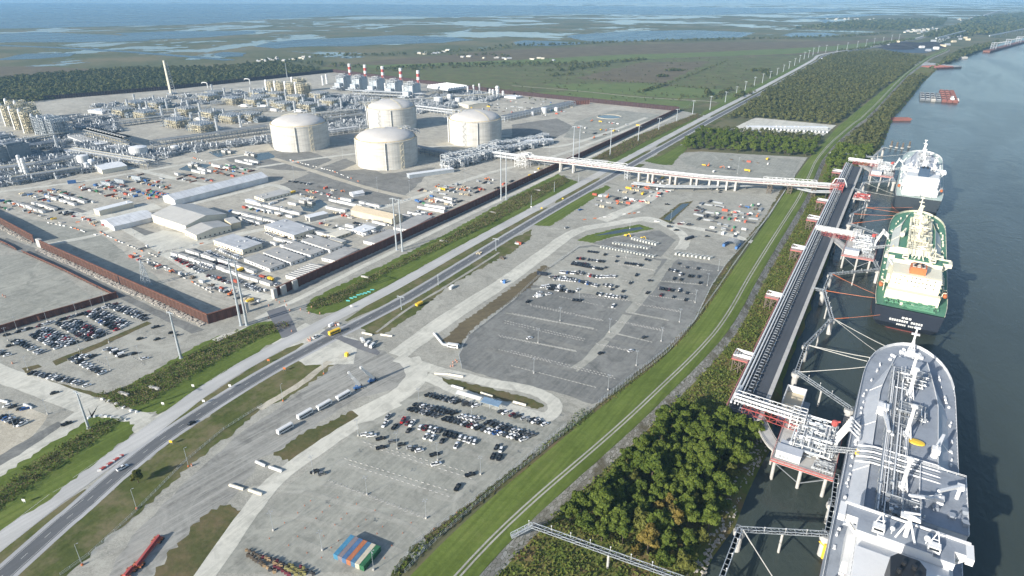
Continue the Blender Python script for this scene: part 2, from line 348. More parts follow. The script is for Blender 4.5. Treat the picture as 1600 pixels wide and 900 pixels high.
def ribbon(name, pts, w, mat, layer, seg=None, w2=None, amp=0.0):
    p = [Vector((a[0], a[1], 0)) for a in pts]
    q = [p[0]]
    for i in range(len(p)-1):      # Catmull-Rom through the surveyed points
        p0, p1, p2, p3 = p[max(i-1,0)], p[i], p[i+1], p[min(i+2,len(p)-1)]; k = 6 if len(p) > 2 else 1
        for j in range(1, k+1):
            t = j/k; q.append(.5*((2*p1)+(p2-p0)*t+(2*p0-5*p1+4*p2-p3)*t*t+(3*p1-p0-3*p2+p3)*t**3))
    l, r = [], []
    for i, a in enumerate(q):
        d = (q[min(i+1,len(q)-1)]-q[max(i-1,0)]).normalized(); n = Vector((-d.y, d.x, 0)); ww = w if w2 is None else w+(w2-w)*i/(len(q)-1)
        l.append(a+n*(ww/2+R.uniform(-amp,amp))); r.append(a-n*(ww/2+R.uniform(-amp,amp)))
    _LAY[0] += 1; z = .28 + layer*.013 + (_LAY[0]%40)*.0003; b = MB(); vs = [(a.x,a.y,z) for a in l]+[(a.x,a.y,z) for a in r]; n = len(l)
    b.add(vs, [(i, n+i, n+i+1, i+1) for i in range(n-1)])
    o = b.build(name, mat); return struct(o)
# --- the land sheet, its river bank and the river
BANK = [Vector((302,-400,0)), Vector((302,-140,0))] + GP("1082,900 1107,855 1132,810 1150,762 1175,718 1190,690") + [Vector((304,120,0)), Vector((300,300,0)), Vector((297,500,0)), Vector((296,690,0))] + \
       GP("1345,258 1365,240 1376,222 1385,200 1396,178 1422,150 1440,127 1470,100 1500,85 1542,72 1572,64 1600,57 1640,50") + [Vector((2600,7000,0)), Vector((6000,12000,0))]
def bank_poly():
    out = []
    for i in range(len(BANK)-1):
        a, b = BANK[i], BANK[i+1]; k = max(1, min(40, int((b-a).length/12)))
        for j in range(k): out.append(a.lerp(b, j/k) + Vector((R.uniform(-1.5,1.5), R.uniform(-1,1), 0)))
    return out + [BANK[-1]]
BP = bank_poly()
land = [Vector((-60000,-3000,0)), Vector((302,-3000,0))] + BP + [Vector((26000,52000,0)), Vector((-60000,52000,0))]
patch('ground', land, M['marsh'], 0, amp=0, z=-.06)
b = MB(); n = len(BP); b.add([(p.x, p.y, -.06) for p in BP] + [(p.x+11, p.y-1, -7.5) for p in BP], [(i, n+i, n+i+1, i+1) for i in range(n-1)])
struct(b.build('river_bank', M['batture']))
RZ = -3.0
patch('river', [Vector((250,-3000,0)), Vector((60000,-3000,0)), Vector((60000,52000,0)), Vector((250,52000,0))], M['river'], 0, amp=0, z=RZ)
patch('river_bed', [Vector((200,-3000,0)), Vector((60000,-3000,0)), Vector((60000,52000,0)), Vector((200,52000,0))], M['batture'], 0, amp=0, z=-9)
# --- lakes and bays beyond the plant
for t in ("395,73 420,66 470,62 560,58 620,55 700,58 740,62 690,67 600,69 560,72 470,73 430,76",
          "885,58 900,54 980,49 1080,47 1180,51 1160,58 1100,60 1000,64 940,66 905,63",
          "1220,55 1240,51 1290,51 1318,55 1290,57 1235,58", "-80,57 60,50 160,54 260,58 230,64 130,66 20,66 -80,68",
          "-300,46 0,45 100,43 300,38 420,30 560,24 700,27 900,22 1100,24 1300,18 1330,14 1000,10 500,6 -300,4",
          "0,92 40,84 120,83 110,88 60,92 0,94", "335,84 350,81 388,83 380,88 350,89", "180,52 260,49 400,48 400,52 330,58 240,62",
          "1230,30 1300,24 1420,20 1330,27", "1275,31 1290,30 1318,38 1305,40", "800,66 820,63 930,67 860,72 810,71"):
    patch('lake', GP(t), M['lake'], 1, 60, 14)
ribbon('canal', GP("-60,68 0,71 100,75 200,81 300,89 360,94"), 45, M['lake'], 2)
# --- fields between the plant and the bay
patch('field', GP("480,108 560,100 640,104 760,98 900,95 1040,93 1180,90 1285,84 1240,110 1170,140 1070,172 960,160 800,143 640,124 540,112"), M['field'], 2, 30, 4)
patch('field', GP("500,104 620,92 800,78 930,72 1100,66 1320,64 1400,58 1430,60 1340,76 1285,84 1040,92 760,97 560,104"), M['brown'], 1, 30, 6)
patch('field', GP("560,103 700,98 800,94 960,86 1100,82 1290,73 1400,62 1430,58 1434,62 1340,76 1240,84 1080,90 900,97 820,101 700,102 600,108"), M['field2'], 3, 30, 4)
patch('field', GP("850,132 1010,130 1045,139 1010,150 900,142"), M['field2'], 3, 20, 3)
patch('field', GP("1010,150 1045,135 1130,140 1115,152 1060,154"), M['field2'], 3, 20, 2)
patch('field', GP("1110,158 1195,128 1270,92 1280,90 1215,128 1140,162"), M['field2'], 3, 20, 2)
patch('field', GP("800,146 900,143 1090,160 1075,170 960,158"), M['field2'], 4, 20, 2)
patch('field', GP("900,122 1000,98 1110,96 1040,130 960,128"), M['brown'], 3, 20, 5)
patch('marsh_meadow', GP("-60,104 60,104 150,108 90,118 0,120 -60,122"), M['brown'], 2, 30, 5)
ribbon('track', GP("800,134 900,142 1000,152 1100,158 1120,160"), 4, M['sand'], 6)
# --- the plant's pad and the lots: one gravel sheet with the rest laid on it
patch('gravel_yard', [Vector((-1700,-700,0)), Vector((120,-700,0))] + GP("560,980 610,900 650,852 732,792 800,740 897,668 940,630 1040,550 1085,505 1118,449 1140,412 1200,339 1232,288 1262,246 1200,243 1095,237 1050,240 1120,184") + [Vector((-62,1065,0)), Vector((-480,1085,0)), Vector((-840,1143,0)), Vector((-1185,1198,0)), Vector((-1225,937,0)), Vector((-1263,695,0)), Vector((-1325,520,0)), Vector((-1700,300,0))], M['gravel'], 3, amp=.4)
patch('plant_pad', [Vector((-63,2,0)), Vector((-64,1054,0))] + [Vector((-478,1076,0)), Vector((-837,1132,0)), Vector((-1176,1184,0)), Vector((-1210,937,0)), Vector((-1249,695,0)), Vector((-1310,520,0)), Vector((-1300,220,0)), Vector((-460,12,0)), Vector((-70,-22,0))], M['pad'], 4, amp=0)
for t in ("60,560 -60,500 -60,430 0,400 60,396 150,470 184,470 0,522",): patch('gravel_yard', GP(t), M['lot_grey'], 5, 6, 1)
P_ = M['pad_dark']
patch('tank_apron', GP("330,240 420,215 520,250 480,268 380,262"), P_, 6, 8, 1.5)
patch('tank_apron', GP("478,270 540,248 600,272 680,262 660,282 640,300 560,292"), P_, 6, 8, 1.5)
patch('tank_apron', GP("690,230 720,215 840,215 870,222 800,240"), P_, 6, 8, 1.5)
patch('plant_yard', GP("430,292 540,250 640,300 620,318 560,330"), P_, 7, 8, 1)
patch('plant_yard', GP("800,195 870,185 900,200 850,225 800,228"), P_, 6, 8, 1)
patch('plant_yard', GP("900,190 960,172 1040,180 1000,210 940,222 880,215"), M['lot_grey'], 6, 8, 1)
patch('plant_yard', GP("100,330 180,345 250,385 330,450 400,470 420,462 300,385 200,350 120,325"), M['lot_dark'], 6, 6, .8)
patch('plant_yard', GP("-40,330 60,345 150,360 240,430 320,490 330,500 240,460 70,375 -40,345"), M['lot_grey'], 6, 6, .8)
patch('concrete_yard', GP("215,372 255,360 330,372 308,388 250,395"), M['gravel_light'], 8, 10, .2)
patch('concrete_yard', GP("110,340 150,326 240,318 255,326 140,347"), M['gravel_light'], 8, 10, .2)
patch('concrete_yard', GP("455,385 500,360 545,350 560,360 500,395"), M['gravel_light'], 8, 10, .2)
for t in ("400,262 560,240 760,225 880,228 1010,184", "400,240 460,258 560,290 640,310", "200,262 330,290 430,290 470,312 560,330 640,312 760,272 880,240 1020,188",
          "0,300 120,285 260,262 400,240", "250,400 380,365 500,345 600,322", "0,275 120,262 250,245 420,222", "60,385 160,365 260,330 420,290", "100,330 180,350 250,390 330,440 430,468"):
    ribbon('plant_road', GP(t), 9, M['sand'] if R.random() < .3 else M['gravel_light'], 9, amp=.5)
for t in ("530,268 585,245 660,240 700,235 740,240 660,255 600,262", "330,235 420,225 430,235 350,245", "680,225 760,212 830,222 790,236 700,240"): patch('sand_yard', GP(t), M['sand'], 8, 6, 1)
for t in ("468,320 500,312 512,320 490,332 474,330", "278,265 300,255 330,258 310,270", "325,238 355,232 370,240 340,246", "390,242 420,238 432,246 405,252"):
    patch('retention_pond', GP(t), M['pond'], 10, 6, .3)
# --- left side lots
patch('parking_lot', GP("-30,560 150,478 195,470 260,502 312,535 165,610 135,612 40,582 10,600 -30,610"), M['gravel'], 5, 5, .6)
patch('parking_lot', GP("-30,640 50,640 75,650 40,700 -30,750"), M['sand'], 5, 5, .6)
for t in ("82,565 150,538 245,496 250,500 150,546 88,572", "40,584 34,576 60,570 66,574 48,580 60,590 130,610 160,616 158,622 120,616 60,598"): patch('ditch', GP(t), M['rough'], 7, 4, .5)
ribbon('side_road', GP("-60,560 0,585 60,605 150,640 230,665 300,630"), 15, M['gravel_light'], 8, amp=.6)
ribbon('side_road', GP("225,660 180,650 140,645 90,680 30,720 -60,775"), 15, M['gravel_light'], 9, amp=.6)
patch('ditch', GP("20,700 90,660 100,664 30,712 -40,750 -40,740"), M['lot_dark'], 10, 4, .5)
ribbon('wall_path', [Vector((-46,-40,0)), Vector((-50,100,0)), Vector((-52,250,0)), Vector((-52,520,0)), Vector((-53,1000,0))], 6, M['gravel_light'], 8, amp=.4)
ribbon('ditch', [Vector((-60,40,0)), Vector((-59,520,0))], 3.4, M['lot_dark'], 8)
ribbon('wall_path', GP("60,395 150,450 220,490 300,520 345,520 400,500"), 10, M['gravel'], 8, amp=.5)
# --- the divided highway
def road_pts(t): return GP(t)
UP = [Vector((92,-420,0)), Vector((31,-205,0)), Vector((22.5,-172,0)), Vector((13,-125,0)), Vector((4,-88,0)), Vector((-.5,-50,0)), Vector((0,20,0)), Vector((2.5,95,0)), Vector((.5,200,0)), Vector((0,300,0)), Vector((-1,600,0)), Vector((0,1000,0)), Vector((6,1500,0)), Vector((8,2300,0)), Vector((6,2620,0))]
LO = [Vector((128,-420,0)), Vector((52,-211,0)), Vector((41,-178,0)), Vector((31.5,-150,0)), Vector((24,-117,0)), Vector((19,-56,0)), Vector((20.5,0,0)), Vector((25,70,0)), Vector((25,110,0)), Vector((20.5,250,0)), Vector((18.5,350,0)), Vector((18.5,600,0)), Vector((19,1000,0)), Vector((25,1500,0)), Vector((27,2300,0)), Vector((26,2620,0))]
FAR = GP("1360,74 1400,66 1437,59 1482,43 1534,25 1570,14")
ribbon('highway_shoulder', LO + [p+Vector((14,0,0)) for p in FAR], 13.0, M['shoulder'], 10); ribbon('highway', LO + [p+Vector((14,0,0)) for p in FAR], 8.4, M['asphalt'], 11)
ribbon('highway', UP + [p-Vector((8,0,0)) for p in FAR], 11.8, M['concrete_road'], 10)
def along(line, step):
    out = []; acc = 0.0
    for a, b in zip(line, line[1:]):
        L = (b-a).length; d = (b-a)/L; t = -acc
        while t + step <= L: t += step; out.append((a + d*t, d))
        acc = L - t
    return out
b = MB()
for line, z in ((LO, .485), (UP, .475)):
    q = []
    for i in range(len(line)-1):
        p0, p1, p2, p3 = line[max(i-1,0)], line[i], line[i+1], line[min(i+2,len(line)-1)]
        for j in range(12): t = j/12; q.append(.5*((2*p1)+(p2-p0)*t+(2*p0-5*p1+4*p2-p3)*t*t+(3*p1-p0-3*p2+p3)*t**3))
    for p, d in along(q, 12.0):
        if p.y > 900: continue
        nn = Vector((-d.y, d.x, 0))
        if z > .48:
            a = p + d*3.4; w = nn*.11; b.add([(p-w).to_tuple()[:2]+(z,), (p+w).to_tuple()[:2]+(z,), (a+w).to_tuple()[:2]+(z,), (a-w).to_tuple()[:2]+(z,)], [(3,2,1,0)])
        for o in ((-3.6, 3.6) if z > .48 else (-5.4, 5.4)):
            e = p + nn*o; f = e + d*12.0; w = nn*.09; zz = z
            b.add([(e-w).to_tuple()[:2]+(zz,), (e+w).to_tuple()[:2]+(zz,), (f+w).to_tuple()[:2]+(zz,), (f-w).to_tuple()[:2]+(zz,)], [(3,2,1,0)])
mk = paint('road_marking', (.50,.50,.47), .8); struct(b.build('highway_marking', mk))
# verges and medians
def strip(l0, l1, y0, y1, name, mat, layer, n=24, amp=.5):
    def at(line, y):
        for a, c in zip(line, line[1:]):
            if a.y <= y <= c.y: return a.x + (c.x-a.x)*(y-a.y)/(c.y-a.y)
        return line[-1].x
    ys = [y0+(y1-y0)*i/n for i in range(n+1)]
    A = [Vector((at(l0[0], y)+l0[1], y, 0)) for y in ys]; B = [Vector((at(l1[0], y)+l1[1], y, 0)) for y in ys]
    for k, f in ((0, .12), (1, .55)):      # rounded noses
        for arr in (A, B):
            m = (A[k].x+B[k].x)/2; arr[k].x = m + (arr[k].x-m)*f; m = (A[-1-k].x+B[-1-k].x)/2; arr[-1-k].x = m + (arr[-1-k].x-m)*f
    patch(name, A + B[::-1], mat, layer, 6, amp)
for y0, y1 in ((-320,-168), (-139,-10), (30,352), (372,498), (545,690), (715,1000), (1020,1480), (1500,2300)):
    strip((UP, 6.1), (LO, -6.7), y0, y1, 'median_grass', M['verge'], 9)
for ln, o0, o1, y0, y1 in ((UP,-15,-6.1,44,468),(UP,-14,-6.1,-112,-30),(LO,6.8,13,74,258),(LO,6.8,13,-330,-42),(UP,-15,-6.1,-330,-150),(UP,-18,-6.1,545,1000),(LO,6.8,16,545,600),(LO,6.8,18,640,1450),(UP,-22,-6.1,1030,2200)): strip((ln,o0),(ln,o1),y0,y1,'verge_grass',M['grass_mown'] if ln is UP else M['verge'],11,40)
patch('road_crossing', [Vector((-8,-22,0)), Vector((34,-30,0)), Vector((60,-12,0)), Vector((40,14,0)), Vector((-12,12,0))], M['gravel_light'], 8, 5, .6)
patch('road_patch', [Vector((-52,10,0)), Vector((-8,-13,0)), Vector((-3,-2,0)), Vector((-48,24,0))], M['patch'], 9, 5, .3)
patch('road_patch', GP("500,522 515,512 537,527 560,533 580,540 594,552 590,556 560,546 530,532"), M['patch'], 12, 5, .3)
# left verge
patch('verge_grass', GP("152,621 185,633 225,645 240,645 300,611 370,567 440,529 460,517 456,506 430,500 390,508 350,520 300,545 250,575 200,602"), M['grass_mown'], 7, 4, .7)
patch('verge_grass', GP("-60,838 0,809 30,808 62,792 130,737 204,682 211,664 180,654 148,652 122,668 60,706 0,746 -60,786"), M['grass_mown'], 11, 4, .7)
patch('verge_grass', GP("478,488 484,470 510,456 600,414 700,364 800,308 872,272 888,280 915,288 860,309 800,340 700,394 610,445 540,484 500,492"), M['grass_mown'], 7, 4, .7)
patch('verge_grass', GP("925,248 985,216 1090,178 1100,182 1000,231 960,252"), M['rough'], 7, 4, .7)
# right verge islands
patch('verge_grass', GP("60,960 100,905 140,872 175,835 207,810 250,772 300,725 365,677 402,644 450,622 507,584 527,562 538,545 514,539 460,566 400,602 330,648 270,690 200,745 110,822 20,900 -30,950"), M['verge'], 7, 4, .8)
patch('verge_grass', GP("563,514 575,502 625,481 677,451 740,413 800,376 832,358 828,374 800,395 757,417 700,449 640,497 600,523 574,522"), M['verge'], 7, 4, .8)
patch('verge_grass', GP("834,352 845,340 900,310 948,290 955,294 925,312 880,341 858,354"), M['grass_mown'], 7, 4, .7)
patch('verge_grass', GP("1005,252 1060,228 1085,222 1062,244 1050,258 1035,258"), M['grass_mown'], 7, 4, .7)
ribbon('verge_track', GP("405,640 470,600 515,565"), 5, M['sand'], 9, amp=.5); ribbon('verge_track', GP("588,520 640,482 700,446 780,395"), 2.5, M['gravel'], 9, amp=.4)
# gravel haul roads and islands
patch('haul_road', GP("150,930 205,840 300,745 370,682 450,628 520,575 545,545 600,548 640,580 632,606 560,622 500,660 440,706 405,716 395,740 345,800 260,870 215,930"), M['haul'], 5, 6, .8)
patch('grass_island', GP("235,905 282,845 325,802 352,790 384,800 372,822 330,880 305,930"), M['rough'], 8, 3, .8)
patch('grass_island', GP("426,712 467,680 530,652 598,622 622,612 608,636 525,680 462,724"), M['rough'], 8, 3, .8)
ribbon('haul_road', GP("620,556 700,498 780,446 850,396 900,362 960,350 1012,342 1050,356 1070,374 1062,392"), 15, M['gravel_light'], 9, w2=10, amp=.6)
ribbon('haul_road', GP("1064,390 1035,424 1000,470 940,540 897,580"), 9, M['track'], 9, w2=6, amp=1.0)
for t in ("790,490 927,514","780,525 899,549","978,488 1044,501","953,520 1017,535","800,573 930,605","1030,440 1096,446","960,428 990,436"): ribbon('wheel_track', GP(t), 1.7, M['track'], 11, amp=.9)
ribbon('haul_road', GP("940,345 1000,320 1035,300 1085,290"), 16, M['gravel_light'], 8, w2=8, amp=.6)
ribbon('haul_road', GP("1005,344 1080,356 1140,368 1180,380"), 9, M['gravel_light'], 8, amp=.6)
ribbon('haul_road', GP("620,560 680,578 760,598 820,608 852,620 868,636 852,652 800,640 740,622 700,604 665,588"), 9, M['gravel_light'], 9, amp=.5)
ribbon('haul_road', GP("560,650 620,620 650,590 640,560"), 14, M['gravel_light'], 8, amp=.6)
ribbon('haul_road', GP("300,930 380,815 430,752 500,700 570,655 620,628"), 10, M['gravel_light'], 8, amp=.5)
patch('grass_island', GP("690,590 760,606 830,624 850,634 840,640 770,622 700,602"), M['rough'], 10, 3, .5)
patch('grass_island', GP("770,470 850,415 870,420 800,470 740,512 720,540 690,535 720,505"), M['brown'], 8, 3, .7)
patch('parking_lot', GP("905,386 850,425 800,472 732,525 717,557 722,577 800,600 875,615 925,632 937,628 1040,548 1085,500 1112,447 1132,417 1060,405 1030,405 925,383"), M['lot_dark'], 7, 5, .7)
patch('parking_lot', GP("905,388 850,426 832,446 870,452 990,472 1012,445 1034,408 930,386"), M['gravel'], 8, 4, .9)
patch('storage_yard', GP("925,381 1032,402 1056,376 1030,360 955,372"), M['lot_dark'], 8, 4, .4)
patch('parking_lot', GP("655,612 850,652 886,660 800,735 735,785 650,848 610,895 330,895 400,800 500,720 560,672"), M['lot_grey'], 6, 5, .7)
patch('grass_island', GP("902,376 918,368 960,358 1000,351 1022,358 960,370 925,380"), M['grass_mown'], 9, 3, .5)
patch('drain_pond', GP("928,369 960,361 1000,355 1006,358 960,366"), M['pond'], 10, 3, .3)
patch('grass_island', GP("1024,347 1062,318 1084,314 1046,350"), M['rough'], 9, 3, .4); patch('drain_pond', GP("1036,343 1066,319 1078,318 1046,345"), M['pond'], 10, 3, .3)
patch('storage_yard', GP("1062,249 1095,238 1200,245 1252,250 1236,280 1150,275 1075,260"), M['lot_grey'], 7, 4, .6)
patch('storage_yard', GP("1135,205 1180,184 1307,196 1287,212 1200,207"), M['gravel_light'], 7, 4, .6)
patch('verge_grass', GP("1118,450 1140,414 1200,340 1232,290 1226,288 1196,338 1136,410 1112,448 1085,500 1038,548 935,630 892,665 800,735 732,788 646,852 606,905 622,905 660,862 740,796 800,752 897,674 945,635 1040,556 1088,508"), M['rough'], 9, 3, .5)
for t, w_ in (("555,690 600,705 680,732 745,757",4),("525,722 600,745 700,778 720,770",5),("500,755 570,775 650,805 680,800",3.5),("420,800 480,812 560,836 640,868 660,850 640,825 560,795 470,770 430,780 415,800",3),("560,668 640,655 720,672 820,705 845,690",6),("590,660 680,690 780,722 800,712",4),("470,850 540,880 600,900",5),("860,430 900,420 985,440",4),("830,452 900,452 990,470",3.5)):
    ribbon('wheel_track', GP(t), w_, M['track'], 10, amp=.5)
for t, w_ in (("790,490 860,506 930,522",5),("770,515 850,532 920,548",5),("760,545 840,565 900,580",5),("970,488 1010,496 1060,506",5),("945,530 985,540 1020,545",4)): ribbon('wheel_track', GP(t), w_, M['track_d'], 10, amp=.8)
# --- levee: mown slope, crest with a two-track road, concrete riprap slope
LA = GP("560,990 640,900 670,865 750,793 800,752 897,672 940,635 1020,575 1050,550 1087,507 1127,450 1150,415 1200,343 1227,300 1245,275 1262,250 1287,222 1310,197 1340,172 1362,155 1400,125 1425,105 1445,90 1470,80")
LB = GP("640,990 712,897 760,848 800,810 855,762 892,730 960,675 1037,600 1100,542 1140,490 1160,450 1200,385 1250,307 1275,250 1297,224 1325,200 1360,172 1390,140 1415,115 1450,90 1480,78", 4.0)
def resample(line, ys):
    out = []
    for y in ys:
        for a, c in zip(line, line[1:]):
            if a.y <= y <= c.y: out.append(a.x+(c.x-a.x)*(y-a.y)/max(1e-6,(c.y-a.y))); break
        else: out.append(line[-1].x + (y-line[-1].y)*.16 if y > line[-1].y else line[0].x)
    return out
LY = [-190 + 12*i for i in range(110)] + [1140 + 40*i for i in range(50)]
xa = resample(LA, LY); xb = resample(LB, LY)
def sm(x, k=3): return [sum(x[max(0,i-k):i+k+1])/len(x[max(0,i-k):i+k+1]) for i in range(len(x))]
xa, xb = sm(xa), sm(xb)
def loft(name, cols, mat):
    b = MB(); n = len(LY)
    for xs, z in cols: b.v.extend([(x, y, z if not callable(z) else z(y)) for x, y in zip(xs, LY)])
    for k in range(len(cols)-1):
        for i in range(n-1): b.f.append([k*n+i, (k+1)*n+i, (k+1)*n+i+1, k*n+i+1]); b.m.append(0)
    return struct(b.build(name, mat))
CZ = 4.0
loft('levee', [(xa, .5), ([a+(q-a)*.75 for a, q in zip(xa, xb)], CZ-.5), ([q-1 for q in xb], CZ), ([q+4.5 for q in xb], CZ), ([q+7.0 for q in xb], CZ-.4)], M['grass_mown'])
for o in (-1.1, .9): loft('levee_track', [([q+o-.45 for q in xb], CZ+.05), ([q+o+.45 for q in xb], CZ+.05)], M['gravel'])
xr = [q+7.0+R.uniform(-.3,.3) for q in xb]
def m_riprap():
    m, b_ = newmat('riprap_slabs'); v = b_.mapv(b_.pos(), (.6,.34,1)); c = b_.voro(1.0, v, 'F1', 'Color'); s = b_.n.new('ShaderNodeSeparateColor'); b_.L(c, s.inputs[0])
    e = b_.voro(1.0, v, 'DISTANCE_TO_EDGE'); col = b_.ramp(s.outputs[0], [(.1, (.27,.25,.21)), (.6, (.35,.33,.285)), (1.0, (.44,.42,.37))])
    col = b_.mix(b_.ramp(e, [(.015, 1.0), (.045, 0.0)]), col, (.07,.08,.035)); col = b_.mix(b_.math('MULTIPLY', .7, b_.ramp(b_.noise(.08, 5), [(.5, 0.0), (.62, 1.0)])), col, (.11,.095,.05)); b_.set(col=col, rough=.95, spec=.15); return m
loft('riprap', [(xr, CZ-.38), ([q+11.5 for q in xb], .55), ([q+12.5 for q in xb], .0)], m_riprap())
pts = [Vector((q+11.8, y, 0)) for q, y in zip(xb, LY)]
patch('batture_ground', [p for p in pts if p.y < 2300] + [p for p in BP if -195 < p.y < 2300][::-1], M['batture'], 3, amp=0)
# ================================================================== vegetation
def quads(c, nrm, size, asp=1.0):
    """n square leaf faces at c, facing nrm"""
    n = len(c); nrm = nrm/np.maximum(1e-6, np.linalg.norm(nrm, axis=1, keepdims=True))
    t = NR.normal(size=(n,3)); u = np.cross(nrm, t); u /= np.maximum(1e-6, np.linalg.norm(u, axis=1, keepdims=True)); w = np.cross(nrm, u)
    s = (size*NR.uniform(.6, 1.35, n))[:,None]*.5
    v = np.empty((n,4,3)); a, b = u*s*asp, w*s
    v[:,0] = c-a-b*.7; v[:,1] = c+a*.8-b; v[:,2] = c+a+b*.8; v[:,3] = c-a*.7+b
    return v.reshape(-1,3)
def quad_mesh(name, v, mat):
    me = bpy.data.meshes.new(name); n = len(v)//4
    set_mesh(me, v, np.full(n,4,dtype=np.int32), np.arange(n*4,dtype=np.int32)); me.materials.append(mat); return me
def lobes_points(lobes, n, jit=.25, down=.35):
    """points on the outer shells of leaf lobes, with outward normals"""
    r = np.array([l[3] for l in lobes]); p = r**2/np.sum(r**2); k = NR.choice(len(lobes), n, p=p)
    d = NR.normal(size=(n,3)); d /= np.linalg.norm(d, axis=1, keepdims=True); d[:,2] = np.where(d[:,2] < -down, -d[:,2], d[:,2])
    L = np.array([l[:3] for l in lobes])[k]; rr = r[k]*(1-np.abs(NR.normal(0, jit, n)))
    return L + d*rr[:,None]*np.array([1,1,.85]), d + NR.normal(0,.45,(n,3))
def crown_mesh(name, h, rad, nl, n, leaf, mat, tall=1.0):
    lob = [(0,0,h*.62,rad*.62)]
    for i in range(nl):
        a = i*2.4+R.uniform(-.4,.4); q = R.uniform(.35,.85)*rad; z = h*R.uniform(.42,.84); lob.append((q*math.cos(a), q*math.sin(a), z, rad*R.uniform(.26,.46)))
    for i in range(3): lob.append((R.uniform(-.25,.25)*rad, R.uniform(-.25,.25)*rad, h*R.uniform(.82,.93)*tall, rad*R.uniform(.22,.34)))
    c, d = lobes_points(lob, n); return quad_mesh(name, quads(c, d, leaf), mat), lob
def trunk_mb(h, lob, r=.28):
    b = MB(); b.tube([(0,0,-.3),(.1,.05,h*.3),(0,.1,h*.62)], r*1.25, 6, 0, r*.4)
    for l in lob[1:6]: b.tube([(.05,.05,h*.32),(l[0]*.55,l[1]*.55,l[2]*.8),(l[0]*.9,l[1]*.9,l[2])], r*.5, 5, 0, r*.12)
    return b
PROTO = []
def make_tree(h, rad, nl, n, leaf, mat, label, tall=1.0):
    t = thing('broadleaf_tree', label, 'tree', (0,0,-500))
    me, lob = crown_mesh('crown', h, rad, nl, n, leaf, mat, tall)
    trunk_mb(h, lob).build('trunk', M['trunkwood'], t); link('crown', me, t); PROTO.append(t); return t
T_G = [make_tree(h, r, nl, 2100, .95, M['leaf'], 'green broadleaf tree') for h, r, nl in ((15,5.6,11),(16.5,5.0,10),(13.5,5.8,13),(17,4.6,9),(12,4.6,9))]
T_O = [make_tree(h, r, nl, 1900, .95, M['leaf_o'], 'olive broadleaf tree') for h, r, nl in ((14,5.2,11),(12.5,4.8,9))]
T_Y = [make_tree(h, r, nl, 1800, .9, M['leaf_y'], 'yellowing tree') for h, r, nl in ((15,4.6,10),(12,3.8,8))]
T_F = [make_tree(h, r, nl, 420, 1.9, M['leaf'], 'green tree') for h, r, nl in ((13,5.4,9),(14.5,4.8,8),(11,5.6,9))]
def inside(p, poly):
    x, y = p[0], p[1]; c = False; j = len(poly)-1
    for i in range(len(poly)):
        a, b = poly[i], poly[j]
        if (a[1] > y) != (b[1] > y) and x < (b[0]-a[0])*(y-a[1])/(b[1]-a[1])+a[0]: c = not c
        j = i
    return c
def scatter(poly, dist, tries=4000, seed=1, mx=10**6):
    rr = random.Random(seed); xs = [p[0] for p in poly]; ys = [p[1] for p in poly]; out = []; grid = {}
    for _ in range(tries):
        p = (rr.uniform(min(xs),max(xs)), rr.uniform(min(ys),max(ys)))
        if not inside(p, poly): continue
        g = (int(p[0]//dist), int(p[1]//dist))
        if any((q[0]-p[0])**2+(q[1]-p[1])**2 < dist*dist for i in (-1,0,1) for j in (-1,0,1) for q in grid.get((g[0]+i,g[1]+j),())): continue
        grid.setdefault(g, []).append(p); out.append(p)
        if len(out) >= mx: break
    return out
def xb_at(y): return float(np.interp(y, LY, xb))
def bank_at(y): return float(np.interp(y, [p.y for p in BANK[:-2]], [p.x for p in BANK[:-2]]))
def plant_tree(src, p, label, group, s=1.0, cat='tree'):
    k = s*R.uniform(.7, 1.22); return dup(src, (p[0],p[1],.0), R.uniform(0,6.28), label, cat, group, (k*R.uniform(.92,1.08), k*R.uniform(.92,1.08), k))
# riverside grove in front
YEL = [G(*q) for q in ((1030,822),(1060,840),(1024,872),(1000,880),(1046,815))]
grove = [Vector((xb_at(y)+19, y, 0)) for y in range(-69, 46, 6)] + [Vector((304,44,0))] + [Vector((bank_at(y)-2.5, y, 0)) for y in range(36, -70, -6)]
for p in scatter(grove, 6.6, 9000, 3):
    v = Vector((p[0],p[1],0)); dy = min((v-q).length for q in YEL); bk = bank_at(p[1])-p[0]; lv = p[0]-xb_at(p[1])
    if dy < 4.0: plant_tree(R.choice(T_Y), p, 'yellowing autumn tree among green trees of the riverside grove', 'yellowing trees of the grove', .95)
    elif bk < 8: plant_tree(R.choice(T_G+T_O), p, 'green broadleaf tree at the rocky water edge of the grove', 'grove trees at the water edge', .85)
    elif lv < 26: plant_tree(R.choice(T_G), p, 'green broadleaf tree at the edge of the grove along the levee', 'grove trees along the levee', .9)
    elif p[1] < -58: plant_tree(R.choice(T_G+T_O), p, 'green broadleaf tree of the grove standing beside the grey catwalk', 'grove trees beside the catwalk', .9)
    elif p[1] > 22: plant_tree(R.choice(T_G), p, 'green broadleaf tree at the end of the grove nearest the trestle', 'grove trees near the trestle', .95)
    elif R.random() < .14: plant_tree(R.choice(T_O), p, 'olive tinted broadleaf tree inside the dense riverside grove', 'olive trees inside the grove')
    else: plant_tree(R.choice(T_G), p, 'dark green broadleaf tree inside the dense riverside grove', 'green trees inside the grove')
for p in scatter([Vector((250,-150,0)), Vector((303,-150,0)), Vector((303,-103,0)), Vector((252,-110,0))], 6.8, 3000, 5):
    plant_tree(R.choice(T_G+T_O), p, 'low green tree in the scrub on the near side of the catwalk', 'low trees on the near side of the catwalk', R.choice((.4,.5,.6)))
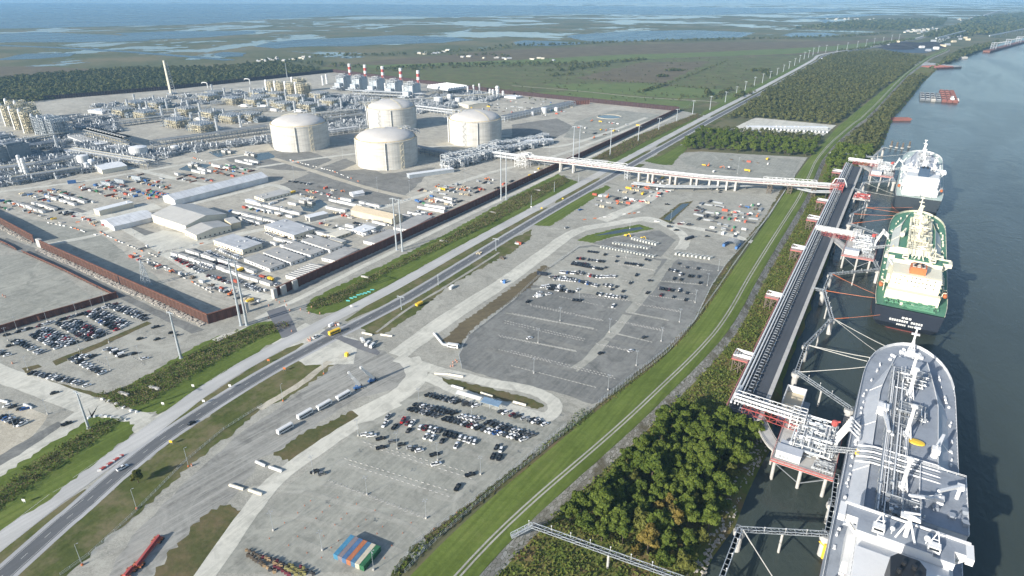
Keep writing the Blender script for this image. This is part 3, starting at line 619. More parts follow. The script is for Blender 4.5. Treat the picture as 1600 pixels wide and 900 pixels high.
# trees along the river bank upstream and at the yard
FOR = []
riv = [Vector((xb_at(y)+17, y, 0)) for y in range(590, 2000, 30)] + [Vector((bank_at(y)-2, y, 0)) for y in range(1990, 760, -30)] + [Vector((284,740,0)), Vector((276,590,0))]
for p in scatter(riv, 8.6, 26000, 9):
    if p[1] < 860: plant_tree(R.choice(T_F), p, 'green tree in the belt between levee and river past the last berth', 'river bank trees past the last berth', .95 if p[1] > 700 else .6)
    else: FOR.append((p[0],p[1],R.uniform(.8,1.15)))
yard_w = GP("1075,236 1064,228 1100,206 1145,203 1282,214 1266,246 1200,241 1095,234")
for p in scatter(yard_w, 9.5, 9000, 4):
    if p[1] < 868: plant_tree(R.choice(T_F), p, 'green tree at the wood edge behind the grey gravel yard', 'wood edge trees behind the gravel yard', .85)
    else: FOR.append((p[0],p[1],R.uniform(.7,.95)))
# far woodland that reads as one mass
def far_wood(name, pts, mat, r=5.2, h=11, per=26, leaf=3.0):
    n = len(pts); P = np.array(pts)
    c = np.repeat(P[:,:2], per, 0); s = np.repeat(P[:,2], per)*(1+0*NR.random(n*per))
    d = NR.normal(size=(n*per,3)); d /= np.linalg.norm(d, axis=1, keepdims=True); d[:,2] = np.abs(d[:,2])*1.0
    rr = r*s*NR.uniform(.6,1.05,n*per)*np.repeat(NR.uniform(.75,1.2,n), per); hh = np.repeat(NR.uniform(.7,1.2,n), per)*h*s
    v = np.stack([c[:,0]+d[:,0]*rr, c[:,1]+d[:,1]*rr, hh*.35 + d[:,2]*hh*.62], 1)
    me = quad_mesh(name, quads(v, d+NR.normal(0,.35,d.shape), leaf*s), mat); o = link(name, me); o['kind'] = 'stuff'; return o
def fill(t, dist, seed, s0=.8, s1=1.15, tries=60000):
    return [(p[0],p[1],R.uniform(s0,s1)) for p in scatter(GP(t), dist, tries, seed)]
w_main = fill("1138,186 1200,143 1292,90 1312,84 1380,82 1446,90 1410,117 1365,148 1340,168 1308,192 1298,195 1200,185", 9.5, 21)
far_wood('woodland', w_main + FOR, M['leaf_far'], 5.2, 10, 44, 2.3)
fw = fill("-60,134 0,124 100,115 200,108 330,106 430,98 500,110 470,116 400,122 258,137 125,149 0,168 -60,178", 13, 22, .8, 1.25)
far_wood('woodland', fw, M['leaf_far'], 7.5, 9, 44, 2.6)
# hedges, tree lines and dark copses out in the fields
tl = []
def treeline(t, w, step, s0=.6, s1=1.0):
    p = GP(t)
    for a, b in zip(p, p[1:]):
        k = max(1, int((b-a).length/step))
        for i in range(k): q = a.lerp(b, i/k); tl.append((q.x+R.uniform(-w,w), q.y+R.uniform(-w,w), R.uniform(s0,s1)))
treeline("590,109 680,103 800,100 900,101 960,98 1010,93", 16, 5, .6, 1.1); treeline("600,112 700,106 800,104 900,103", 20, 9)
treeline("780,73 860,71 960,67 1060,64 1200,61 1320,58 1390,52", 18, 8, .7, 1.3); treeline("860,112 900,108 950,102", 22, 6, .7, 1.2); treeline("860,120 900,116", 10, 8)
treeline("1000,145 1040,133", 5, 5, .5, .8); treeline("1065,152 1130,153", 6, 8, .4, .7); treeline("1115,155 1140,140", 4, 7, .5, .8); treeline("920,124 1010,131 1060,136 1120,140", 5, 12, .4, .6)
treeline("1026,120 1042,120", 9, 1.5, .6, .9); treeline("1042,111 1066,111", 9, 1.5, .6, .9); treeline("1105,146 1108,150", 4, 2, .9, 1.2); treeline("1040,133 1100,110 1135,97", 4, 14, .4, .6)
treeline("500,88 560,87 640,86 690,83 740,80 800,75", 26, 9, .7, 1.2); treeline("400,97 440,96 500,100 560,108", 40, 10, .7, 1.2); treeline("705,88 760,86 800,90", 20, 9, .6, 1)
treeline("1360,72 1380,70 1400,66 1425,62", 14, 5, .6, 1.1); treeline("1310,80 1340,78 1360,74", 10, 7); treeline("1150,152 1170,146", 10, 3, .6, .9); treeline("1170,112 1195,110 1200,120", 14, 4, .5, .9)
for i in range(260): q = G(R.uniform(800,1180), R.uniform(90,158)); tl.append((q.x, q.y, R.uniform(.25,.55)))
far_wood('treeline', tl, M['leaf_far'], 5.5, 10, 22, 3.2)
up_ = fill("1440,58 1475,47 1530,28 1600,22 1600,47 1545,54 1480,60", 22, 31, 1.2, 1.8, 9000) + fill("1240,45 1330,34 1480,30 1470,40 1400,48 1320,46", 26, 32, 1.0, 1.6, 9000) + fill("1500,80 1560,66 1545,74 1475,100 1455,108", 9, 33, .8, 1.1, 4000)
far_wood('woodland', up_, M['leaf_far'], 8, 12, 16, 6)
# low growth: reeds in the ditches, bushes on the batture, weeds along the fence
def low(name, poly, dist, seed, mat, h, leaf, per, spread=1.2, asp=.6, up=.3, tries=60000):
    P = np.array(scatter(poly, dist, tries, seed)); n = len(P)
    if n == 0: return
    c = np.repeat(P, per, 0) + NR.normal(0, spread, (n*per,2)); hh = np.repeat(NR.uniform(.35,1.15,n), per)*h
    z = NR.random(n*per)**.7*hh + .3; d = NR.normal(size=(n*per,3)); d[:,2] = np.abs(d[:,2])*up
    o = link(name, quad_mesh(name, quads(np.stack([c[:,0],c[:,1],z],1), d, leaf, asp), mat)); o['kind'] = 'stuff'; return o
for t, sd in (("0,768 60,722 152,664 186,660 150,690 60,752 0,800 -40,810 -40,790", 41), ("156,620 200,606 300,556 350,528 400,512 448,505 452,512 400,532 300,588 240,626 200,640 172,632", 42), ("484,486 488,474 540,452 620,412 700,372 800,312 880,276 890,284 850,306 760,354 680,392 600,430 530,474", 43), ("925,250 985,217 1090,178 1090,184 1000,226 960,248", 44)):
    low('reeds', GP(t), 1.7, sd, M['reed'], 2.4, .75, 9, .8, .5, .25)
    low('bushes', GP(t), 8.5, sd+50, M['leaf_bush'], 2.6, .9, 26, 1.3, .8, .8)
bat = [Vector((xb_at(y)+13, y, 0)) for y in range(-170, 620, 12)] + [Vector((292,620,0)), Vector((296,300,0)), Vector((300,120,0)), Vector((302,40,0)), Vector((302,-170,0))]
low('undergrowth', bat, 2.6, 61, M['leaf_low'], .9, 1.0, 10, 1.4, .8, 2.2)
low('undergrowth', [p for p in bat], 6.0, 62, M['leaf_bush'], 1.9, 1.0, 30, 1.9, .9, 1.6)
fence_l = [p + Vector((-3.2,0,0)) for p in GP("640,900 670,865 750,793 800,752 897,674 940,637 1020,577 1050,552 1087,509 1127,452 1150,417 1200,345 1227,302 1245,277")]
b_ = GP("612,900 652,856 735,790 803,738 890,664")
low('weeds', b_ + fence_l[:5][::-1], 1.5, 63, M['leaf_bush'], 1.4, .7, 10, .7, .8, .8)
low('weeds', GP("937,634 1040,552 1086,508 1118,450 1140,414 1150,416 1126,452 1087,508 1050,550 1020,574 945,636"), 2.4, 64, M['leaf_low'], 1.0, .7, 8, .9, .8, .8)
low('weeds', GP("886,664 908,640 925,645 905,668"), 1.6, 65, M['leaf_bush'], 1.2, .6, 8, .7, .8, .8)
q = G(217,755); plant_tree(T_O[1], q, 'single sparse olive tree beside the fence along the highway', None, .6)
# ================================================================== jetty, ships, river craft
def rail(b, pts, h=1.1, mi=0, step=4.0, r=.06):
    pts = [Vector(p) for p in pts]
    for a, c in zip(pts, pts[1:]):
        for z in (h, h*.55): b.bar(a+Vector((0,0,z)), c+Vector((0,0,z)), r*1.6, None, mi)
        k = max(1, int((c-a).length/step))
        for i in range(k+1): q = a.lerp(c, i/k); b.bar(q, q+Vector((0,0,h)), r*1.6, None, mi)
def truss(b, a, c, w, h, n, r=.16, mi=0):
    """box truss from a to c, w wide and h deep"""
    a, c = Vector(a), Vector(c); d = (c-a).normalized(); s = Vector((-d.y, d.x, 0)).normalized()*(w/2); u = Vector((0,0,h))
    P = lambda i, sg, t: a.lerp(c, i/n) + s*sg + u*t
    for sg in (-1,1):
        for t in (0,1): b.bar(P(0,sg,t), P(n,sg,t), r*2, None, mi)
        for i in range(n+1):
            b.bar(P(i,sg,0), P(i,sg,1), r*1.3, None, mi)
            if i < n: b.bar(P(i,sg,i%2), P(i+1,sg,(i+1)%2), r*1.2, None, mi)
    for i in range(n+1):
        for t in (0,1): b.bar(P(i,-1,t), P(i,1,t), r*1.2, None, mi)
def pipemess(b, x0, x1, y0, y1, z0, z1, n, r0=.15, r1=.45, mis=(0,), seed=1, vert=.3):
    """runs of process pipe with elbows, valves and small vessels filling a volume"""
    q = random.Random(seed)
    for i in range(n):
        r = q.uniform(r0, r1); x, y, z = q.uniform(x0,x1), q.uniform(y0,y1), q.uniform(z0+r,z1); p = [Vector((x,y,z))]; mi = q.choice(mis)
        for k in range(q.randint(1,3)):
            ax = 2 if q.random() < vert else q.randint(0,1); e = p[-1].copy()
            if ax == 0: e.x = q.uniform(x0,x1)
            elif ax == 1: e.y = q.uniform(y0,y1)
            else: e.z = q.uniform(z0+r,z1)
            if (e-p[-1]).length > .8: p.append(e)
        if len(p) > 1: b.tube(p, r, 5, mi)
        if q.random() < .4: s = q.uniform(.4,1.1); b.cbox(p[-1].x, p[-1].y, max(z0, p[-1].z-s), s*1.5, s, s*1.6, 0, q.choice(mis))
def frame(b, x0, x1, y0, y1, z0, z1, nx, ny, nz, w=.35, mi=0, brace=True):
    """open steel frame"""
    X = [x0+(x1-x0)*i/nx for i in range(nx+1)]; Y = [y0+(y1-y0)*i/ny for i in range(ny+1)]; Z = [z0+(z1-z0)*i/nz for i in range(nz+1)]
    for x in X:
        for y in Y: b.bar((x,y,z0),(x,y,z1), w, None, mi)
    for z in Z[1:]:
        for x in X: b.bar((x,y0,z),(x,y1,z), w*.8, None, mi)
        for y in Y: b.bar((x0,y,z),(x1,y,z), w*.8, None, mi)
    if brace:
        for k in range(nz):
            for y in (Y[0], Y[-1]):
                for i in range(0, nx, 2): b.bar((X[i],y,Z[k]),(X[i+1],y,Z[k+1]), w*.5, None, mi)
WL = RZ
def ship(name, label, s0, s1, xc, cfg):
    """moored gas carrier, stern at s0 (near), bow at s1, centre line at xc"""
    L = s1-s0; HB = 23.0; D = 20.0
    t = thing(name, label, 'ship', (xc, s0, WL))
    lev = [(-3.2, 17, -8, 7, .80), (1.2, 13, -6, 11, .86), (5, 6, -4, 17, .93), (10, 1.5, -2.2, 20, .97), (D-WL-1.6, 0, 0, 21.2, 1.0), (D-WL, 0, .4, 21.2, 1.0)]
    st = [0,.02,.05,.09,.14,.2,.35,.5,.65,.74,.79,.83,.87,.905,.935,.96,.98,.993,1.0]
    def hb(tt, l):
        z, a, e, h0, bow = l; f = min(1, tt/.13); k = h0 + (HB*1.0-h0)*(1-(1-f)**2)
        if tt > .74: q = (tt-.74)/.26; k = HB*max(0.0, 1-q**(1.9+bow*1.1))**(.62 if bow > .95 else .75)
        return max(.02, k)
    b = MB(); m = len(st); rows = []
    for l in lev:
        rows.append([(hb(q, l), l[1]+(L+l[2]-l[1])*q, l[0]) for q in st])
    for k in range(len(lev)-1):
        for sg in (1,-1):
            for i in range(m-1):
                p = [rows[k][i], rows[k][i+1], rows[k+1][i+1], rows[k+1][i]]; p = [(x*sg,y,z) for x,y,z in p]
                b.add(p, [(0,1,2,3) if sg > 0 else (3,2,1,0)], 1 if k == 0 else 0)
        p = [(-rows[k][0][0],rows[k][0][1],rows[k][0][2]), (rows[k][0][0],rows[k][0][1],rows[k][0][2]), (rows[k+1][0][0],rows[k+1][0][1],rows[k+1][0][2]), (-rows[k+1][0][0],rows[k+1][0][1],rows[k+1][0][2])]
        b.add(p, [(0,1,2,3)], 1 if k == 0 else 0)
    b.build('hull', [cfg['hull'], M['hullred']], t)
    top = [(x,y) for x,y,z in rows[-1]]; out = [(-x,y) for x,y in top] + [(x,y) for x,y in reversed(top)]
    DZ = D-WL
    dk = MB(); dk.prism(out[::-1], DZ-.6, DZ+.02, 0); dk.build('main_deck', cfg['deck'], t)
    # bulwark and rails along the deck edge
    rb = MB(); e = [Vector((x,y,DZ)) for x,y in out]
    for a, c in zip(e, e[1:]):
        hi = 1.9 if a.y > L*.86 else 1.1
        if hi > 1.5: rb.hexa([a+Vector((0,0,0)), c, c*.985+Vector((0,0,0)), a*.985, a+Vector((0,0,hi)), c+Vector((0,0,hi)), c*.985+Vector((0,0,hi*.985)), a*.985+Vector((0,0,hi*.985))]) if False else rb.bar(a+Vector((0,0,hi/2)), c+Vector((0,0,hi/2)), .25, hi)
        else: rail(rb, [a, c], 1.2, 0, 3, .1)
    rb.build('bulwark_rail', cfg['rim'], t)
    # raised trunk deck with sloping sides
    T0, T1 = 74 if not cfg.get('t0') else cfg['t0'], L*.885; tz = DZ+5.5
    def sec(y):
        q = max(0.0, (y-L*.70)/(T1-L*.70)); ot = 19.4*(1-.56*q**1.3); it = 13.6*(1-.42*q**1.2); return ot, it
    tb = MB(); ys = [T0 + (T1-T0)*i/16 for i in range(17)]
    for i in range(16):
        a, c = ys[i], ys[i+1]; (o1,i1),(o2,i2) = sec(a), sec(c)
        tb.add([(-i1,a,tz),(i1,a,tz),(i2,c,tz),(-i2,c,tz)], [(0,1,2,3)], 0)
        tb.add([(-o1,a,DZ),(-i1,a,tz),(-i2,c,tz),(-o2,c,DZ)], [(0,1,2,3)], 1); tb.add([(i1,a,tz),(o1,a,DZ),(o2,c,DZ),(i2,c,tz)], [(0,1,2,3)], 1)
        for sg in (-1,1):
            tb.bar((sg*i1,a,tz+.6),(sg*i2,c,tz+.6), .16, .9, 2)
            if i % 4 == 0: tb.bar((sg*o1,a,DZ+.1),(sg*i1,a,tz+.15), .35, .3, 2)
    o1, i1 = sec(T1); tb.add([(-o1,T1,DZ),(o1,T1,DZ),(i1,T1,tz),(-i1,T1,tz)], [(3,2,1,0)], 1); o1, i1 = sec(T0); tb.add([(-o1,T0,DZ),(o1,T0,DZ),(i1,T0,tz),(-i1,T0,tz)], [(0,1,2,3)], 1)
    tb.build('trunk_deck', [cfg['top'], cfg['slope'], cfg['rim']], t)
    # cargo piping along the trunk
    pb = MB(); pc = cfg['pipe']; q = random.Random(cfg['seed']); x0 = cfg.get('px', -7.0)
    for i, dx in enumerate((0,1.3,2.5,3.6,4.9,6.2)):
        z = tz + (1.6 if i % 2 else 2.5); pb.tube([(x0+dx, T0+6+q.uniform(0,6), z),(x0+dx, T1-12-q.uniform(0,14), z)], q.uniform(.22,.42), 6, i % 2)
    for k in range(int((T1-T0)/7)):
        y = T0+8+k*7; 
        if y < T1-14:
            pb.bar((x0-1,y,tz+1.2),(x0+7.4,y,tz+1.2), .35, .35, 1); pb.bar((x0-1,y,tz),(x0-1,y,tz+2.8), .3, None, 1); pb.bar((x0+7.4,y,tz),(x0+7.4,y,tz+2.8), .3, None, 1)
    MY = cfg['man']-s0
    for i in range(7):
        y = MY-7+i*2.2; pb.tube([(-19.5,y,tz+.4),(-13,y,tz+2.2),(13,y,tz+2.2),(19.5,y,tz+.4)], .42, 6, i % 2)
    for yy in cfg['domes']:
        frame(pb, -4.5, 6, yy-5-s0, yy+5-s0, tz, tz+4, 3, 3, 2, .3, 1); pb.box(-4.5,6,yy-5-s0,yy+5-s0,tz+3.2,tz+3.4,1)
        pipemess(pb, -6, 9, yy-9-s0, yy+9-s0, tz, tz+5, 30, .14, .38, (0,1), int(yy)); pb.lathe((2,yy-s0,tz), [(3,0),(3,1.6),(2,2.6),(.1,2.9)], 12, 0)
    pipemess(pb, x0-1, x0+cfg.get('pw',9.5), T0+4, T1-16, tz, tz+2.6, cfg.get('pn',90), .12, .3, (0,1), cfg['seed'], .15)
    pb.build('cargo_piping', [cfg['pipe'], cfg['pipe2']], t)
    # vent masts and foremast
    for yy, hh in cfg['masts']:
        mb = MB(); y = yy-s0; mb.tube([(0,y,tz),(0,y+.5,tz+hh*.6),(0,y+.8,tz+hh)], .95, 8, 0, .7); mb.cbox(0,y,tz,3.4,3.4,2.2); mb.lathe((0,y+.8,tz+hh-.3), [(1.3,0),(1.7,.7),(1.2,1.6),(.2,1.8)], 10); mb.bar((0,y,tz+hh*.55),(2.4,y-3,tz), .35)
        mb.build('vent_mast', cfg['mast'], t)
    fm = MB(); y = L*.962; fm.tube([(0,y,DZ),(0,y+.4,DZ+18)], .8, 8, 0, .5); fm.cbox(0,y,DZ+13,4.5,2.2,.5); fm.bar((0,y,DZ+11),(2.2,y-4,DZ), .35); fm.bar((0,y,DZ+11),(-2.2,y-4,DZ), .35); fm.cbox(0,y-3.5,DZ,4,4,4); fm.cbox(0,y+.3,DZ+17,3.4,1.2,1.0); fm.build('foremast', cfg['mast'], t)
    # mooring gear on the forecastle and side decks
    for i in range(26):
        yy = L*q.uniform(.90,.975); xx = q.uniform(-1,1)*max(2.0, 20*(1-((yy-L*.74)/(L*.26))**2.4)*.85); wb = MB(); wb.cbox(xx,yy,DZ,q.uniform(.8,2.6),q.uniform(.8,1.8),q.uniform(.6,1.7),q.uniform(0,3)); wb.build('deck_fitting', cfg['pipe'], t)
    for i in range(70):
        yy = L*q.uniform(.2,.88); sg = q.choice((-1,1)); xx = sg*(21.0-max(0,(yy-L*.72))*.14-q.uniform(0,1)); wb = MB(); wb.cbox(xx,yy,DZ,q.uniform(.5,1.2),q.uniform(.6,2.2),q.uniform(.5,1.5),0); wb.build('deck_fitting', cfg['pipe'], t)
    # deck cranes
    for bx, by, hx, hz_, ax, ay, az in cfg['cranes']:
        cb = MB(); y = by-s0; cb.lathe((bx,y,DZ), [(1.7,0),(1.5,hz_),(1.6,hz_+.5)], 10); cb.cbox(bx,y,DZ+hz_,3.4,3.6,2.6); e = Vector((bx+ax,y+ay,DZ+hz_+az)); a = Vector((bx,y,DZ+hz_+1.4))
        for o in (-.7,.7): cb.bar(a+Vector((o,0,0)), e+Vector((o*.3,0,0)), .8, 1.0)
        cb.bar(a.lerp(e,.5)-Vector((.8,0,0)), a.lerp(e,.5)+Vector((.8,0,0)), .4); cb.bar((bx,y,DZ+hz_+4.2), a.lerp(e,.55), .25); cb.bar((bx,y,DZ+hz_+2),(bx,y,DZ+hz_+4.3), .5); cb.build('deck_crane', cfg['mast'], t)
    # accommodation block, bridge wings, funnel
    W = cfg['wall']; ac = MB(); BZ = DZ+18.2
    ac.box(-17,17,14,20,DZ,DZ+7); ac.box(-15.5,15.5,20,44,DZ,DZ+18); ac.box(-15,15,44,63,DZ,DZ+15); ac.box(-18,18,44,66.5,DZ,DZ+8)
    for s_ in (1,-1): ac.hexa([(s_*15.5-(.6 if s_ > 0 else -.6)*0-.5,26,DZ),(s_*15.5+.5,26,DZ),(s_*15.5+.5,34,DZ),(s_*15.5-.5,34,DZ),(s_*15.5-.5,26,DZ+9),(s_*15.5+.5,26,DZ+9),(s_*15.5+.5,34,DZ+9),(s_*15.5-.5,34,DZ+9)])
    for z in (DZ+9.5, DZ+12.6, DZ+15.7): ac.box(-16.3,16.3,19.2,44,z,z+.25,2)
    ab = ac.build('accommodation', [W, M['glass'], cfg['rim']], t)
    wn = MB()
    for z in (DZ+10.4, DZ+13.4, DZ+16.4):
        for i in range(11):
            if q.random() < .75: wn.box(-12.6+i*2.4,-11.8+i*2.4,19.93,20.05,z,z+.9)
        for i in range(8):
            for s_ in (-1,1): wn.box(s_*15.5-.05,s_*15.5+.05,22+i*2.6,22.8+i*2.6,z,z+.9)
    wn.build('window', M['glass'], ab)
    rf = MB(); rf.box(-15.2,15.2,20.3,43.7,DZ+18,DZ+18.12); rf.box(-17,17,14.2,19.7,DZ+7,DZ+7.12); rail(rf, [(-15.3,20.2,DZ+18),(15.3,20.2,DZ+18)], 1.1, 1, 3, .08); rf.build('roof_deck', [cfg['roof'], cfg['rim']], ab)
    br = MB(); OY = 7.5; br.box(-21,21,51.5,57.5,BZ-3.2,BZ); br.box(-16,16,44.4,51.5,BZ-3,BZ); br.box(-20.8,20.8,51.3,57.4,BZ+.02,BZ+.12,1); br.box(-15.8,15.8,44.6,51.3,BZ+.02,BZ+.12,1); br.box(-21.1,21.1,57.5,58.1,BZ,BZ+1.1); br.box(-9,9,44.2,56,BZ-2.9,BZ+.9); br.box(-8.7,8.7,44.6,55.7,BZ+.9,BZ+1.0,1)
    for s_ in (-1,1):
        br.box(s_*21.2-1.6,s_*21.2+.8,49.5,57.7,BZ-2.4,BZ+.5); br.bar((s_*20,53,BZ-3.2),(s_*15.2,53,BZ-9), 1.0, 1.0)
        br.cbox(s_*9,47,BZ+.9,4,3.2,2.6); br.box(s_*9-1.6,s_*9+1.6,45.36,45.45,BZ+2,BZ+3,2); br.bar((s_*9-1.4,48,BZ+3.5),(s_*9,48.6,BZ+8.5), .3); br.bar((s_*9+1.4,48,BZ+3.5),(s_*9,48.6,BZ+8.5), .3); br.bar((s_*9-.9,48.1,BZ+5),(s_*9+.9,48.1,BZ+5), .25)
    bo = br.build('bridge', [W, cfg.get('btop', cfg['roof']), M['glass']], t); bo.location.y = OY
    mm = MB(); mm.tube([(0,49,BZ+1),(0,51,BZ+10)], .9, 8, 0, .6)
    for s_ in (-1,1): mm.bar((s_*3.2,46.5,BZ+1),(0,50.4,BZ+8), .55)
    mm.cbox(0,51,BZ+8.5,6.5,3,.5); mm.cbox(0,51,BZ+10.5,5.5,.5,.6,.3); mm.cbox(1.2,51,BZ+9.2,3.5,.4,.5,-.5)
    for xx, yy, r in ((-4.6,48,.9),(6.6,49,1.1),(-7.5,51,.7)): mm.bar((xx,yy,BZ+.9),(xx,yy,BZ+2.6), .3); mm.lathe((xx,yy,BZ+2.5), [(.1,0),(r*.8,.3*r),(r,r),(r*.8,1.7*r),(.1,2*r)], 10)
    mm.build('radar_mast', cfg['mast'], bo)
    fc = cfg['funnel']; f = MB(); f.prism([(-5,25),(5,25),(5.4,34),(3.2,37),(-3.2,37),(-5.4,34)], DZ+17.5, DZ+cfg.get('fh',29), 0)
    for xx, yy in ((-2.6,28),(2.4,28),(-1.4,32),(1.8,32)): f.tube([(xx,yy,DZ+cfg.get('fh',29)-.3),(xx,yy,DZ+cfg.get('fh',29)+1.6)], .75, 8, 1)
    if cfg.get('fpanel'):
        for i in range(3):
            for k in range(2): f.box(-4+i*2.9,-1.8+i*2.9,26.5+k*4,29.6+k*4,DZ+cfg.get('fh',29),DZ+cfg.get('fh',29)+.2,2)
    f.build('funnel', [fc, M['black'], M['offwhite']], t)
    for s_ in (-1,1):
        lb = MB(); c = Vector((s_*20.6,31,DZ+4)); lb.lathe((0,0,0), [(.1,-4.2),(1.2,-3.4),(1.6,-1.5),(1.6,1.8),(1.1,3.5),(.1,4.2)], 10); lb.v = [(c.x+x, c.y+z, c.z+y) for x,y,z in lb.v]; lb.f = [q_[::-1] for q_ in lb.f]
        lb.build('lifeboat', M['orange'], t); dv = MB()
        for yy in (28,34): dv.bar((s_*18.4,yy,DZ),(s_*18.8,yy,DZ+6.4), .5); dv.bar((s_*18.8,yy,DZ+6.4),(s_*21,yy,DZ+6.8), .4)
        dv.build('davit', cfg['rim'], t)
    # after deck
    pd = MB(); pipemess(pd, -17, 17, 3, 13, DZ, DZ+2.4, 26, .3, .6, (0,), cfg['seed']+5, .1); pd.build('stern_winches', cfg.get('winch', cfg['pipe']), t)
    if cfg.get('lines'):
        tx = MB()
        for yy, x0_, x1_, n, hh in cfg['lines']:
            w_ = (x1_-x0_)/n
            for i in range(n):
                if n > 4 and i == n//2+1: continue
                a = x0_+i*w_; tx.box(a, a+w_*.74, -.22, -.1, yy, yy+hh); 
                tx.box(a+w_*.2, a+w_*.5, -.24, -.23, yy+hh*.3, yy+hh*.62, 1)
        tx.build('lettering', [M['white'], M['navy']], t)
    return t
for k in ('galv','steel'): pass
WHT = M['ship_white']
C1 = dict(hull=paint('grey_hull', (.30,.34,.40), .45, 0, .15, .05), deck=M['deck_grey'], rim=WHT, top=M['deck_grey'], slope=M['deck_pale'], pipe=WHT, pipe2=M['steel'], mast=WHT, wall=WHT, roof=M['ship_white'], btop=M['deck_grey'], funnel=M['black'], seed=3, man=24, domes=(108,72,-10), masts=((110,15),(91,16),(50,17),(8,15)),
     cranes=((-11,66,0,7,3,-24,4),(12,40,0,8,3,14,2),(13,2,0,9,-11,-6,3)), px=-8.5, fh=27)
C2 = dict(hull=M['navy'], deck=M['deck_green'], rim=M['cream'], top=M['deck_green'], slope=paint('slope_grey', (.48,.50,.46), .6, 0, .1, .1), pipe=M['cream'], pipe2=M['cream'], mast=M['cream'], wall=M['cream'], roof=M['cream'], btop=M['deck_green'], pw=17, pn=260, funnel=M['orange'], seed=8, man=328, domes=(430,395,362,300), masts=((425,15),(392,15),(362,15)),
     cranes=((12,335,0,8,-2,-16,3),(-12,372,0,7,2,12,3),(15,300,0,8,3,10,4)), px=-6, fh=23, fpanel=True, winch=M['deck_green'], lines=((15.6,-3.2,3.2,3,1.5),(12.9,-10.5,10.5,14,1.6),(10.2,-5.5,5.5,9,1.2)))
C3 = dict(hull=paint('dark_hull', (.035,.045,.055), .45, 0, .3, .05), deck=paint('pale_green_deck', (.42,.50,.45), .6, 0, .15, .1), rim=WHT, top=M['deck_pale'], slope=M['deck_pale'], pipe=WHT, pipe2=M['lsteel'], mast=WHT, wall=WHT, roof=M['white'], funnel=paint('slate_funnel', (.035,.065,.11), .45), seed=5, man=640, domes=(740,700,660), masts=((735,15),(700,15),(655,15)),
     cranes=((-13,655,0,9,2,14,4),(13,650,0,9,-3,12,4),(14,700,0,8,2,10,5)), px=-6, fh=27)
ship1 = ship('gas_carrier', 'grey decked gas carrier with white masts moored nearest, cut by the bottom edge', -96, 165, 372, C1)
ship2 = ship('gas_carrier', 'cream and green gas carrier with orange funnel block at the middle berth', 222, 480, 369.5, C2)
ship3 = ship('gas_carrier', 'white gas carrier with dark slate funnel at the farthest berth', 535, 795, 368, C3)
# extras of the nearest ship: the raised flat deck house on its outer side, the yellow cover, the white deck house
b = MB(); b.box(6.2,23.6,-12-(-96),27-(-96),19.5-WL,27.5-WL,0); b.box(6.0,23.8,-12.3+96,27.3+96,27.5-WL,27.7-WL,1)
rail(b, [(6.2,83.6,27.7-WL),(6.2,123.2,27.7-WL),(23.7,123.2,27.7-WL),(23.7,83.6,27.7-WL)], 1.2, 2, 3, .1)
for xx, yy in ((12,94),(18,92),(22.4,98),(22.6,90)): b.cbox(xx,yy,27.7-WL,2.2,2.6,1.8,.2,1)
b.tube([(20,106,27.7-WL),(20,106,33.5-WL)], .8, 8, 2); b.cbox(20,106,33-WL,2.6,2.6,2,0,2); b.bar((20,106,34.5-WL),(11.5,95.5,36-WL), 1.1, 1.0, 2)
b.build('raised_deckhouse', [M['deck_pale'], M['deck_grey'], M['ship_white']], ship1)
b = MB(); b.lathe((4.6,47+96,26-WL), [(3.0,0),(2.8,.5),(.1,.8)], 16); b.v = [((x-4.6)*1.25+4.6, (y-143)*.8+143, z) for x,y,z in b.v]; b.build('tarpaulin', M['yellow'], ship1)
b = MB(); b.cbox(-11.5,66+96,25.4-WL,5,5,5); b.cbox(-11,74+96,25.4-WL,5.4,7,.7,0,1); b.build('deck_house', [M['ship_white'], M['deck_pale']], ship1)
b = MB(); b.cbox(7,372-222,25.5-WL,5,5,2.2,0,0); b.cbox(8,384-222,25.5-WL,6,1.6,1,0,1); b.build('deck_house', [paint('teal_roof', (.08,.22,.28)), M['yellow']], ship2)
b = MB()
for i, xx in enumerate((-9,-5.5,-2,1.5,5,8)): b.lathe((xx,9-(i%2)*2,20.1-WL), [(1.1,0),(1.3,.8),(.9,1.6),(.1,1.7)], 8, i%2)
b.build('mooring_winch', [M['green'], M['cream']], ship2)
# ------------------------------------------------------------------ trestle
def tl_(s): return 287.0-(s-56)*.010
def tr_(s): return 306.0-(s-75)*.0065
S0, S1 = 50, 702
tt = thing('jetty_trestle', 'long jetty trestle carrying white pipes and a dark road along the river bank', 'trestle', (tl_(S0), S0, 0))
b = MB(); dz = 9.4
b.add([(tl_(S0)+9,S0,dz),(tr_(S0)-2.4,S0,dz),(tr_(S1)-2.4,S1,dz),(tl_(S1)+9,S1,dz)]+[(tl_(S0)+9,S0,dz-.9),(tr_(S0)-2.4,S0,dz-.9),(tr_(S1)-2.4,S1,dz-.9),(tl_(S1)+9,S1,dz-.9)], [(0,1,2,3),(7,6,5,4),(0,3,7,4),(1,5,6,2),(0,4,5,1),(3,2,6,7)])
b.build('road_deck', M['deck'], tt, True)
b = MB()
for i in range(30):
    a, c = S0+(S1-S0)*i/30, S0+(S1-S0)*(i+1)/30
    b.hexa([(tr_(a)-2.4,a,dz-.9),(tr_(a),a,dz-.9),(tr_(c),c,dz-.9),(tr_(c)-2.4,c,dz-.9),(tr_(a)-2.4,a,dz+.2),(tr_(a),a,dz+.2),(tr_(c),c,dz+.2),(tr_(c)-2.4,c,dz+.2)])
rail(b, [(tr_(S0)-.2,S0,dz+.2),(tr_(S1)-.2,S1,dz+.2)], 1.1, 0, 8, .06)
b.build('concrete_kerb', M['concrete'], tt, True)
b = MB()
